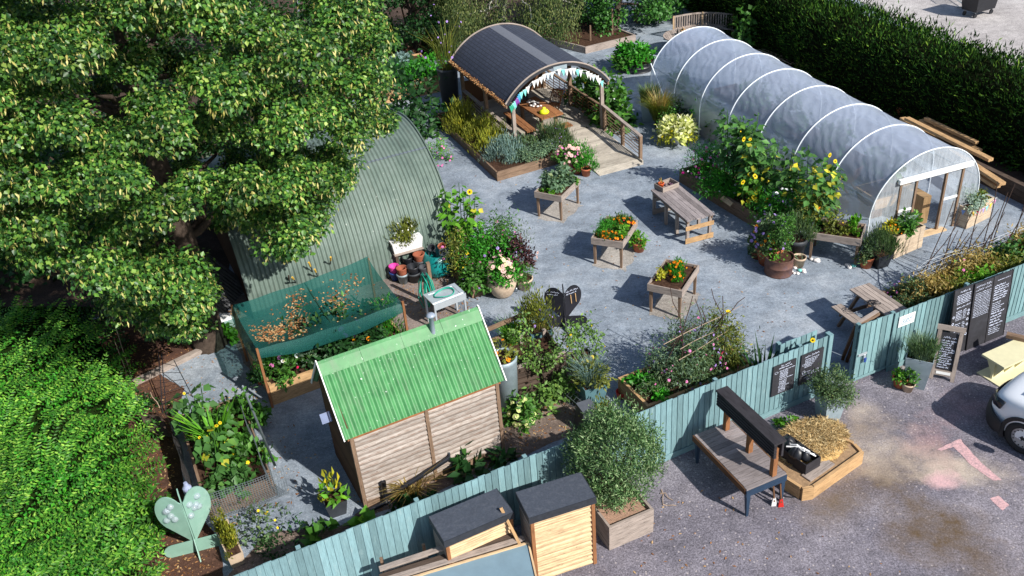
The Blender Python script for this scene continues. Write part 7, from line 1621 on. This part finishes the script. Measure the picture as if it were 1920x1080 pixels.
# wheelie bin and barrier beyond the hedge
bn_ = U(1842, 30); t = thing('wheelie_bin', 'big black four wheeled waste bin in the yard beyond the hedge', 'bin', bn_, R(24))
MB().hexa([(-.6, -.1, .28), (.65, -.1, .28), (.65, .75, .28), (-.6, .75, .28), (-.72, -.2, 1.25), (.75, -.2, 1.25), (.75, .85, 1.25), (-.72, .85, 1.25)]).build('body', M['black_plastic'], t); MB().hexa([(-.76, -.24, 1.25), (.79, -.24, 1.25), (.79, .89, 1.25), (-.76, .89, 1.25), (-.7, -.1, 1.42), (.72, -.1, 1.42), (.72, .8, 1.42), (-.7, .8, 1.42)]).build('lid', M['black_plastic'], t)
for x in (-.52, .56):
    for y in (0, .62): MB().lathe([(0, -.03), (.11, -.03), (.11, .03), (0, .03)], 14, (0, 0, 0)).xf(Matrix.Translation((x, y, .11)) @ Matrix.Rotation(R(90), 4, 'X')).build('wheel', M['black_plastic'], t); MB().bar((x, y, .15), (x, y, .29), .05, .05).build('caster', M['steel'], t)
MB().box(.05, .3, -.185, -.17, .86, 1.0).build('label', M['white_paint'], t); MB().box(.36, .62, -.185, -.17, .86, .93).build('label', M['white_paint'], t)
a, b = U(1776, -6), U(1806, 14); t = thing('barrier', 'grey steel crowd barrier beside the big black bin', 'barrier', b, yaw_of(b, a)); mb = MB()
mb.tube([(0, 0, .15), (0, 0, 1.05), (2.2, 0, 1.05), (2.2, 0, .15), (0, 0, .15)], .025, 6); mb.build('frame', M['steel'], t); mb = MB()
for k in range(1, 18): mb.tube([(k*2.2/18, 0, .15), (k*2.2/18, 0, 1.05)], .01, 4)
mb.build('bars', M['steel'], t); MB().box(-.03, .03, -.3, .3, .0, .05).build('foot', M['steel'], t)
# ------------------------------------------------------------------ work area in front of the hut
o = MB().tube([(0, 0, 0), (0, 0, 1.45)], .07, 4).build('hose_post', M['wood_mid']); o.location = U(813, 572); tag(o, 'short square post with a coil of hose hung on it', 'post')
t = thing('garden_hose', 'coil of turquoise green hose hanging on the short square post', 'hose', U(806, 585)); mb = MB(); hsm = plain('hose_green', C8(30, 150, 128), .45, .1)
for k in range(9):
    x = random.uniform(-.1, .1); w_ = random.uniform(.10, .2); hh = random.uniform(.15, .6); mb.tube([(x-w_, -.02*k, hh+.3), (x-w_*.6, -.02*k, 1.1), (x, -.02*k, 1.35), (x+w_*.6, -.02*k, 1.1), (x+w_, -.02*k, hh+.3), (x+w_*.5, -.02*k, hh), (x-w_*.5, -.02*k, hh), (x-w_, -.02*k, hh+.3)], .018, 6)
mb.build('coil', hsm, t, True)
sa, sb_ = U(820, 622), U(868, 603); sy = yaw_of(sa, sb_)
t = thing('outdoor_sink', 'freestanding stainless steel sink with a hose lying in its bowl', 'sink', sa, sy); W3 = 1.0
MB().box(0, W3, 0, .09, .86, .9).box(0, W3, .56, .65, .86, .9).box(0, .12, .092, .558, .86, .9).box(W3-.12, W3, .092, .558, .86, .9).build('worktop', M['stainless'], t)
MB().hexa([(.16, .12, .62), (W3-.16, .12, .62), (W3-.16, .52, .62), (.16, .52, .62), (.12, .092, .885), (W3-.12, .092, .885), (W3-.12, .558, .885), (.12, .558, .885)]).build('bowl', M['stainless'], t)
t.children[-1].data.polygons[1].material_index = 0
bm_ = t.children[-1].data
import bmesh
b5 = bmesh.new(); b5.from_mesh(bm_); b5.faces.ensure_lookup_table(); bmesh.ops.delete(b5, geom=[b5.faces[1]], context='FACES_ONLY'); b5.to_mesh(bm_); b5.free()
MB().box(0, W3, -.02, -.002, .7, .9).build('apron', M['stainless'], t)
for (x, y) in ((.01, .01), (W3-.06, .01), (.01, .58), (W3-.06, .58)): MB().box(x, x+.05, y, y+.05, 0, .858, 0, 2).build('leg', M['stainless'], t)
o = MB().tube([(.5+.3*math.cos(a), .33+.2*math.sin(a), .9+.03*math.sin(2*a)+.004*a) for a in np.linspace(0, 9, 30)], .016, 6).build('hose_end', hsm, None, True); o.location = sa; o.rotation_euler = (0, 0, sy); tag(o, 'loop of turquoise hose lying across the steel sink', 'hose')
# rail fence
ra, rb_ = U(920, 668), U(988, 638); ry_ = yaw_of(ra, rb_); t = thing('rail_fence', 'short two rail timber fence to the right of the shed roof', 'fence', ra, ry_); rl = float(np.linalg.norm((rb_-ra)[:2]))+.15
for z in (.42, .82): MB().box(-.1, rl, -.03, .02, z, z+.12, 0, 0).build('rail', M['wood_mid'], t)
for x in (-.1, rl-.1): MB().box(x, x+.1, .022, .12, 0, 1.0, 0, 2).build('post', M['wood_mid'], t)
pp('square pale blue planter of bushy brown green herbs by the end of the rail fence', 'planter', U(1012, 655), 'square', .3, .75, M['zinc_teal'], [('bush', .46, .8, 1600, .12, .03, 'g_olive', 'up', 26), ('bloom', .42, .8, 14, .05, 'lilac')], R(15))
pp('terracotta pot of grassy chives in front of the rail fence', 'pot plant', U(961, 655), 'taper', .16, .28, M['orange_plastic'], [('grass', 260, .4, .75, .025, 'g_bright', .55)])
o = MB().lathe([(0, 0), (.12, 0), (.17, .26), (.18, .3), (.16, .3), (.11, .03)], 16).build('flowerpot', M['orange_plastic'], None, True); o.location = U(972, 652); o.location.z = .17; o.rotation_euler = (R(80), 0, R(100)); tag(o, 'tipped over empty terracotta pot beside the chives', 'pot')
pp('blue grey water butt used as a tall planter for orange flowers behind the shed corner', 'planter', U(951, 772), 'tall', .36, 1.7, M['zinc'], [('bush', .28, .35, 240, .12, .05, 'g_olive', 'out'), ('bloom', .3, .4, 9, .07, 'orange')])
ca_, cb_ = U(962, 755), U(1062, 725); cy_ = yaw_of(ca_, cb_); t = thing('compost_bay', 'open weathered board compost bay with a pale top rail, left of the apple tree', 'compost bay', ca_, cy_); cl_ = float(np.linalg.norm((cb_-ca_)[:2]))
mb = MB()
for k in range(6): mb.box(0, cl_, 0, .03, .05+k*.16, .05+k*.16+.12, 0, 0)
mb.build('front_board', M['wood_sleeper'], t); MB().box(-.03, cl_+.03, -.02, .06, 1.0, 1.07, 0, 0).build('top_rail', M['wood_grey'], t)
for x in (0, cl_*.5, cl_-.09): MB().box(x, x+.09, .032, .12, 0, .995, 0, 2).build('post', M['wood_grey'], t); MB().box(x, x+.09, 1.2, 1.29, 0, .995, 0, 2).build('post', M['wood_grey'], t)
for k in range(5):
    for x in (-.032, cl_+.002): MB().box(x, x+.03, .0, 1.3, .05+k*.19, .05+k*.19+.15, 0, 1).build('side_board', M['wood_sleeper'], t)
MB().box(.0, cl_, .13, 1.19, 0, .8).build('compost', M['soil'], t)
at_ = U(1026, 742); t = thing('apple_tree', 'young apple tree with sparse grey green leaves in front of the compost bay', 'tree', at_); mb = MB(); ends = []
mb.tube([(0, 0, 0), (-.04, 0, .5), (-.06, .02, .9)], .045, 7, .035)
for k in range(13):
    e = np.array([random.uniform(-1.0, .95), random.uniform(-.5, .7), random.uniform(.9, 2.5)]); limb(mb, (-.05, .02, random.uniform(.6, .95)), e, .025, .006, .25, 5); ends += [np.array([-.05, .02, .8])+(e-np.array([-.05, .02, .8]))*f for f in (.35, .55, .75, .9, 1.02)]
mb.build('trunk', M['bark'], t); ends = np.array(ends); P, d = crown_pts(ends, .2, 17, 1, .2); n = len(P)
leaves('crown', P, d*.5+rdir(n)*.7, d+np.array([0, -.2, .6])+rdir(n)*.4, .10*(.6+.6*rng.random(n)), .055, M['g_apple'], t)
flower_bush('white panicle hydrangea in the bare soil right of the shed', 'hydrangea', U(978, 790), .34, .32, .7, 420, .13, .08, 'g_mid', 'out', [(['lime', 'cream'], 36, .10)], 'hydrangea', 16)
leafy('lush lime green raspberry leaves just right of the apple trunk', U(1055, 745), .3, .8, 230, .14, .09, 'g_apple', 'raspberry_cane', 'raspberries', 12)
leafy('grey green leafy sapling growing low beside the apple trunk', U(1012, 768), .3, .7, 260, .15, .09, 'g_apple', 'sapling', 'sapling', 9)
bx_ = thing('dark_plinth', 'dark slate coloured tapering box standing on bare soil by the fence', 'box', U(1101, 800), R(20)); MB().hexa([(-.25, -.25, 0), (.25, -.25, 0), (.25, .25, 0), (-.25, .25, 0), (-.17, -.17, .62), (.17, -.17, .62), (.17, .17, .62), (-.17, .17, .62)]).build('sides', M['dark_pot'], bx_); MB().box(-.185, .185, -.185, .185, .621, .66).build('top', plain('slate_top', C8(86, 90, 98), .6), bx_)
pp('square teal blue planter of wispy grasses between apple tree and sweet pea bed', 'planter', U(1110, 757), 'square', .3, .72, M['zinc_teal'], [('grass', 300, .6, .75, .012, 'g_blue', .7), ('bush', .36, .4, 420, .13, .05, 'g_olive', 'out')], R(18))
pp('dark planter of straggly herbs with orange flowers behind the teal blue planter', 'planter', U(1095, 705), 'square', .3, .6, M['dark_pot'], [('bush', .45, .8, 620, .12, .05, 'g_apple', 'rand', 20), ('bloom', .5, .9, 8, .06, 'yellow')], R(30))
t = thing('wire_coil', 'roll of rusty wire mesh lying between apple tree and dark tapering box', 'wire', U(1085, 765), R(-60)); mb = MB()
for k in range(9): mb.tube([(k*.13-.5, .2*math.cos(a), .2+.2*math.sin(a)) for a in np.linspace(0, 6.283, 14)], .006, 3)
for k in range(10): a = k*.628; mb.tube([(-.5, .2*math.cos(a), .2+.2*math.sin(a)), (.55, .2*math.cos(a), .2+.2*math.sin(a))], .006, 3)
mb.build('wires', M['steel'], t)
leafy('yellow green fern like plant at the fence left of the sweet pea bed', U(1130, 800), .4, .55, 520, .13, .04, 'g_olive', 'fern', 'plant', 12, 'up')
# ------------------------------------------------------------------ flower bed by the hut
fa, fb_ = U(886, 560), U(980, 530); fy_ = yaw_of(fa, fb_)
timber_bed('raised_bed', 'small timber bed overflowing with flowers at the end of the corrugated hut', (fa[0], fa[1], 0), fy_, [(0, 0), (1.7, 0), (1.7, 2.6), (0, 2.6)], .42, M['wood_mid'], .06)
fe = np.array([math.cos(fy_), math.sin(fy_)]); fn3 = np.array([-fe[1], fe[0]])
def fbp(x, y, z=.34): return np.array([*(fa[:2]+fe*x+fn3*y), z])
sunflower_clump('pale green sunflower clump not yet in bloom, in the flower bed by the hut', fbp(.55, 2.1), 8, 2.1, .4, 1, .05, 'g_bright', 'sunflowers by the hut')
flower_bush('pink coneflowers at the right of the flower bed by the hut', 'coneflowers', fbp(1.6, 1.6), .6, .7, 1.2, 1500, .13, .04, 'g_mid', 'rand', [(['pink', 'brown'], 24, .07), ('magenta', 5, .06)], 'coneflower', 18)
flower_bush('mixed purple and lilac flowers amid the flower bed by the hut', 'flowers', fbp(1.0, 1.1), .8, .7, .9, 2000, .14, .05, 'g_vivid', 'rand', [('lilac', 26, .06), ('pink', 12, .06)], 'flowering_plant', 20)
flower_bush('brown seed heads and small yellow flowers on the left of the hut flower bed', 'flowers', fbp(.15, 1.5), .45, .7, 1.0, 900, .12, .04, 'g_olive', 'rand', [(['yellow', 'brown'], 9, .07), ('pink', 6, .07)], 'flowering_plant', 14)
flower_bush('trailing green leaves over the front of the flower bed by the hut', 'plant', fbp(.35, .2), .5, .5, .5, 900, .13, .07, 'g_mid', 'droop', [('lilac', 4, .05)], 'trailing_plant', 14)
flower_bush('dark purple leaved plant at the front right of the flower bed by the hut', 'plant', fbp(1.75, .55), .42, .4, .75, 900, .12, .07, 'g_purple', 'out', [('lilac', 3, .04)], 'purple_plant', 14)
flower_bush('loose coneflowers leaning out over the gravel from the flower bed by the hut', 'coneflowers', fbp(2.3, 1.1, .1), .35, .35, 1.1, 160, .1, .03, 'g_lav', 'up', [(['blush', 'brown'], 9, .07)], 'coneflower', 8)
pp('large pale stone urn of cream hydrangea at the front of the flower bed', 'pot plant', U(943, 552), 'urn', .43, .68, M['stone_pot'], [('bush', .42, .35, 700, .13, .05, 'g_vivid', 'out'), ('bloom', .36, .55, 26, .10, 'blush'), ('bloom', .36, .5, 14, .1, 'cream')])
pp('small grey pot of trailing succulents next to the pale stone urn', 'pot plant', U(984, 540), 'taper', .26, .36, M['stone_pot'], [('bush', .36, .3, 420, .1, .04, 'g_mid', 'droop')])
o = MB().lathe([(0, 0), (.08, 0), (.1, .14), (.09, .14), (.07, .02)], 12).build('tin', M['steel'], None, True); o.location = U(966, 545); tag(o, 'little grey tin on the gravel beside the pale stone urn', 'tin')
folding_chair('brown folding chair standing behind the flower bed at the end of the hut', U(872, 452), R(-70), M['wood_mid'], 'slatted folding chairs')
pp('galvanised bucket of dark leaves beside the brown folding chair', 'pot plant', U(874, 468), 'taper', .26, .4, M['steel'], [('bush', .2, .15, 80, .1, .05, 'g_dark', 'out')])
flower_bush('pink cosmos growing against the end of the corrugated hut', 'cosmos', U(826, 305), .45, .4, .9, 700, .12, .03, 'g_bright', 'rand', [('pink', 26, .055)], 'cosmos', 12)
# trough on stand
ta, tb_ = U(748, 520), U(803, 504); ty_ = yaw_of(ta, tb_); t = thing('plant_stand', 'rough timber stand holding a white trough in front of the hut', 'stand', ta, ty_)
for (x, y) in ((0, 0), (.78, 0), (0, .6), (.78, .6)): MB().box(x, x+.08, y, y+.08, 0, .75, 0, 2).build('leg', M['wood_sleeper'], t)
MB().box(-.03, .9, -.03, .72, .752, .79, 0, 0).build('top', M['wood_grey'], t); MB().box(.0, .86, .02, .66, .3, .34, 0, 0).build('shelf', M['wood_grey'], t)
t2 = thing('trough_planter', 'white ceramic trough of heather like flowers on the rough timber stand', 'planter', (*(ta[:2]), .792), ty_); MB().hexa([(.0, .05, 0), (.88, .05, 0), (.88, .62, 0), (0, .62, 0), (-.05, .0, .36), (.93, .0, .36), (.93, .67, .36), (-.05, .67, .36)]).build('trough', M['white_plastic'], t2)
foliage(t2, .46, .34, .42, 1400, .12, .03, M['g_olive'], .36, 16, 'up', c=(.42, .33)); bloom_on(t2, .46, .34, .45, 40, .035, F['white'], .36, c=(.5, .4))
t = thing('dead_shrub', 'brown withered shrub between the rough timber stand and the hut wall', 'shrub', U(728, 498)); foliage(t, .3, .25, 1.7, 260, .13, .05, M['g_dry'], 0, 10, 'droop'); MB().tube([(0, 0, 0), (-.05, .02, 2.1)], .035, 6).build('stem', M['twig'], t)
PT = [(742, 524, 'blue_plastic', .17, .3, 'stack of pots with a bright pink one on top, left of the pot row'), (757, 530, 'zinc', .18, .34, 'grey pot with a brown pot nested in it, second of the pot row'), (778, 527, 'dark_pot', .22, .34, 'wide dark pot with a black one inside, middle of the pot row'), (796, 526, 'dark_pot', .16, .3, 'small blue black pot at the right of the pot row'), (790, 512, 'dark_pot', .2, .5, 'tall brown black pot stack at the back of the pot row'), (768, 512, 'black_plastic', .2, .4, 'black pot half hidden under the rough timber stand')]
for k, (px, py, m_, r_, h_, lab) in enumerate(PT):
    t = thing('flowerpot', lab, 'pots', U(px, py), 0, 'stacked pots in front of the hut'); pot(t, 'taper', r_, h_, M[m_], soil=False)
    MB().lathe([(r_*.6, h_*.5), (r_*.9, h_+.16), (r_*.95, h_+.2), (r_*.82, h_+.2), (r_*.5, h_*.6), (0, h_*.6)], 16).build('nested_pot', M[['magenta', 'terracotta_dark', 'black_plastic', 'dark_pot', 'terracotta_dark', 'black_plastic'][k]], t, True)
t = thing('flowerpot', 'orange red pot lying on the shelf of the rough timber stand', 'pot', (*(U(768, 488)[:2]+np.array([.1, .1])), .345)); pot(t, 'taper', .16, .26, M['orange_plastic'], soil=False)
bgp = U(826, 508); t = thing('rubble_bag', 'bulging turquoise sack stuffed with old plant pots before the hut', 'bag', bgp); mb = MB().lathe([(0, 0), (.42, .0), (.52, .12), (.55, .35), (.48, .55), (.40, .68), (.36, .70), (.34, .60), (0, .55)], 22); mb.v = [(x*(1+.10*math.sin(5*math.atan2(y, x)+6*z)), y*(1+.08*math.sin(4*math.atan2(y, x)+3)), z) for x, y, z in mb.v]; mb.build('sack', M['teal_plastic'], t, True)
for k in range(7): MB().lathe([(0, 0), (.09, 0), (.13, .2), (.11, .2), (.08, .03)], 10).xf(Matrix.Translation((random.uniform(-.2, .25), random.uniform(-.2, .2), .6+.02*k)) @ Matrix.Rotation(random.uniform(.3, 1.6), 4, 'X') @ Matrix.Rotation(k, 4, 'Z')).build('old_pot', M[['dark_pot', 'steel', 'black_plastic', 'terracotta', 'steel', 'dark_pot', 'steel'][k]], t)
for k, (px, py, lab) in enumerate([(858, 500, 'heap of crumpled black pots and film against the end of the hut'), (868, 512, 'black bin of broken pots nearest the flower bed')]):
    t = thing('pot_heap', lab, 'pots', U(px, py)); 
    for j in range(8): MB().lathe([(0, 0), (.1, 0), (.15, .24), (.13, .24), (.09, .03)], 9).xf(Matrix.Translation((random.uniform(-.25, .25), random.uniform(-.15, .15), .05+.09*j)) @ Matrix.Rotation(random.uniform(.2, 1.7), 4, 'X') @ Matrix.Rotation(j*1.3, 4, 'Z')).build('old_pot', M[['black_plastic', 'dark_pot', 'steel'][j % 3]], t)
o = MB().lathe([(0, -.02), (.3, -.02), (.3, .02), (0, .02)], 22).build('metal_disc', M['dark_pot']); o.location = U(848, 516); o.location.z = .3; o.rotation_euler = (R(68), 0, R(10)); tag(o, 'round dark disc leaning upright beside the turquoise sack', 'disc')
pot(thing('flowerpot', 'upright black pot on the ground in front of the crumpled black pots', 'pot', U(863, 522)), 'taper', .17, .42, M['black_plastic'], soil=False)
# tools leaning on the hut behind the net
for k, (px, py, tp, tz, col, lab) in enumerate([(548, 560, (541, 517), 1.1, 'black_plastic', 'dark fork leaning on the hut wall, leftmost of the tools'), (565, 545, (548, 520), 1.2, 'yellow', 'lopper with a pale yellow grip leaning near the left of the tools'), (598, 540, (579, 492), 1.4, 'yellow', 'loppers with an orange yellow grip, tallest of the tools on the hut wall'), (604, 540, (590, 505), 1.2, 'yellow', 'short yellow gripped shears in the middle of the tools'), (618, 525, (620, 482), 1.4, 'yellow', 'yellow gripped edging tool, rightmost of the tools on the hut wall')]):
    b = U(*tp, tz); a = U(px, py); t = thing('garden_tool', lab, 'tool', (0, 0, 0), 0, 'tools leaning on the hut'); MB().tube([a, b], .018, 6).build('shaft', M['black_plastic'], t); MB().tube([b-(b-a)*.14, b], .028, 7).build('grip', M['orange_plastic'] if k == 9 else plain('grip_'+str(k), C8(224, 180, 60) if k else C8(70, 60, 50), .6), t)
    MB().bar(a, a+(b-a)*.14, .14, .03).build('head', M['steel'], t)
o = MB().hexa([(-.4, -.3, 0), (.4, -.3, 0), (.4, .3, 0), (-.4, .3, 0), (-.5, -.4, .45), (.5, -.4, .45), (.5, .4, .45), (-.5, .4, .45)]).build('barrow_tray', M['green_plastic']); o.location = U(560, 548); tag(o, 'dark green tray standing among the tools by the hut', 'tray')
# dark corrugated sheet, white sacks, edging under the tree
ca2, cb2 = U(408, 600), U(462, 545); cy2 = yaw_of(ca2, cb2)
o = MB().sheet(corr(120, 0, 1.9, .02, .12, [(k*.25, k*.20, 0, 1) for k in range(6)])).build('corrugated_sheet', plain('dark_corrugated', C8(86, 88, 92), .6, .25, 4), None, True); o.location = (ca2[0], ca2[1], .02); o.rotation_euler = (0, 0, cy2); tag(o, 'dark corrugated sheet tilted on the ground behind the lime tree trunk', 'sheet')
def sack(lab, loc, s, m):
    mb = MB().lathe([(0, 0), (.34, .0), (.42, .1), (.40, .3), (.28, .46), (.1, .52), (0, .5)], 16); mb.v = [(x*s*(1+.12*math.sin(3*math.atan2(y, x)+5*z)), y*s*.8, z*s) for x, y, z in mb.v]; o = mb.build('sack', m, None, True); o.location = loc; tag(o, lab, 'sack')
sack('white plastic sack slumped to the right of the lime tree trunk', U(422, 615), .85, M['white_plastic']); sack('pale grey sack to the left of the lime tree trunk', U(360, 632), 1.0, plain('pale_sack', C8(176, 184, 196), .4, .1, 5))
leafy('bright green sprout at the right foot of the lime tree trunk', U(424, 645), .25, .5, 130, .16, .12, 'g_bright', 'sprout', 'plant', 6)
ea, eb = U(252, 722), U(390, 655)
o = MB().bar((ea[0], ea[1], .07), (eb[0], eb[1], .07), .16, .14).build('edging_timber', M['wood_grey']); tag(o, 'long grey edging timber from the lime tree to the hedge', 'edging')
o = MB().bar((U(232, 722)[0], U(232, 722)[1], .05), (U(250, 712)[0], U(250, 712)[1], .05), .3, .1).build('edging_timber', M['wood_sleeper']); tag(o, 'short old timber end where the edging meets the hedge', 'edging')
t = thing('obelisk', 'thin black iron plant trellis leaning over the mulch below the tree', 'trellis', (0, 0, 0))
A_ = [U(305, 775), U(312, 780), U(362, 745)]; T_ = [U(297, 660, 1.1), U(303, 663, 1.1), U(326, 675, .9)]
for a, b in zip(A_, T_): MB().tube([a, b], .012, 5).build('upright', M['black_plastic'], t)
mb = MB()
for k in range(5): f = .15+.17*k; mb.tube([A_[0]+(T_[0]-A_[0])*f, A_[2]+(T_[2]-A_[2])*f], .008, 4)
mb.build('rung', M['black_plastic'], t)
sticks('two brown canes and a thin stake standing in the mulch by the hedge', 'canes', [[U(250, 715), U(203, 570, 1.7)], [U(240, 712), U(215, 640, 1.2)], [U(300, 765), U(282, 735, .5)], [U(285, 752), U(272, 735, .4)]], M['cane'], .014, 'canes')
leafy('small scrubby plant where the mulch meets the hedge', U(270, 765), .3, .5, 200, .1, .06, 'g_dark', 'weed', 'weed', 8)
leafy('leafy shrub squeezed between the hedge and the pale teal sculpture', U(285, 1000), .5, .9, 420, .13, .09, 'g_mid', 'shrub', 'shrub', 14)
leafy('lank dark shrub in shadow under the left of the lime tree', U(205, 650), .45, 1.9, 420, .12, .08, 'g_dark', 'shrub', 'shrub', 14)
o = MB().sheet([[(x, .05*math.sin(x*6), z+.05*math.sin(4*x)) for x in np.linspace(0, 1.2, 10)] for z in (0, .3, .6)]).build('fallen_board', M['wood_sleeper']); o.location = U(300, 780); o.rotation_euler = (R(50), 0, R(-55)); tag(o, 'curled dark board lying at the rear of the maize bed', 'board')
# leaf litter
def litter(name, polys, n, z, mat, L):
    P = []
    for poly, m_ in polys:
        xs = [q[0] for q in poly]; ys = [q[1] for q in poly]; c = 0
        while c < m_:
            px, py = random.uniform(min(xs), max(xs)), random.uniform(min(ys), max(ys))
            if inside((px, py), poly): P.append(U(px, py, z)); c += 1
    P = np.array(P); n = len(P); o = leaves(name, P, rdir(n)*np.array([1, 1, .12]), np.array([0, 0, 1.0])+rdir(n)*.3, L*(.5+.9*rng.random(n)), L*.45, mat); o['kind'] = 'stuff'; return o
o = litter('leaf_litter', [([(860, 330), (1180, 330), (1300, 480), (1560, 560), (1420, 660), (1150, 660), (1000, 560), (880, 470)], 130), ([(1240, 880), (1480, 960), (1700, 1080), (1180, 1080)], 60), ([(170, 610), (390, 625), (390, 655), (250, 722), (180, 700)], 420), ([(250, 722), (380, 660), (480, 700), (500, 780), (560, 800), (600, 860), (560, 940), (430, 990), (330, 800)], 260), ([(420, 560), (470, 600), (450, 640), (410, 640)], 300), ([(730, 500), (880, 500), (900, 560), (870, 600), (760, 590), (740, 540)], 420), ([(255, 730), (330, 750), (330, 900), (400, 1080), (290, 1080), (270, 900)], 420), ([(950, 790), (1100, 720), (1150, 780), (940, 870)], 160), ([(650, 930), (900, 860), (1060, 800), (900, 885), (700, 960)], 120)], 0, .015, M['dry_leaf'], .075); tag(o, 'scatter of dry leaves and bark flakes over soil and paths', 'leaf litter')

dust = ground_mat('dust_under_tables', C8(134, 128, 122), C8(150, 145, 140), C8(164, 160, 156), C8(190, 180, 170), 44)
for t_ in Ts[:3]:
    a = t_.rotation_euler[2]; c = np.array(t_.location[:2]); ex = np.array([math.cos(a), math.sin(a)]); ey = np.array([-ex[1], ex[0]])
    patch('dusty_ground', [c+ex*x+ey*y for x, y in ((.05, -.1), (1.05, -.05), (1.1, 1.3), (.9, 1.55), (.0, 1.4))], dust, .004, .07)
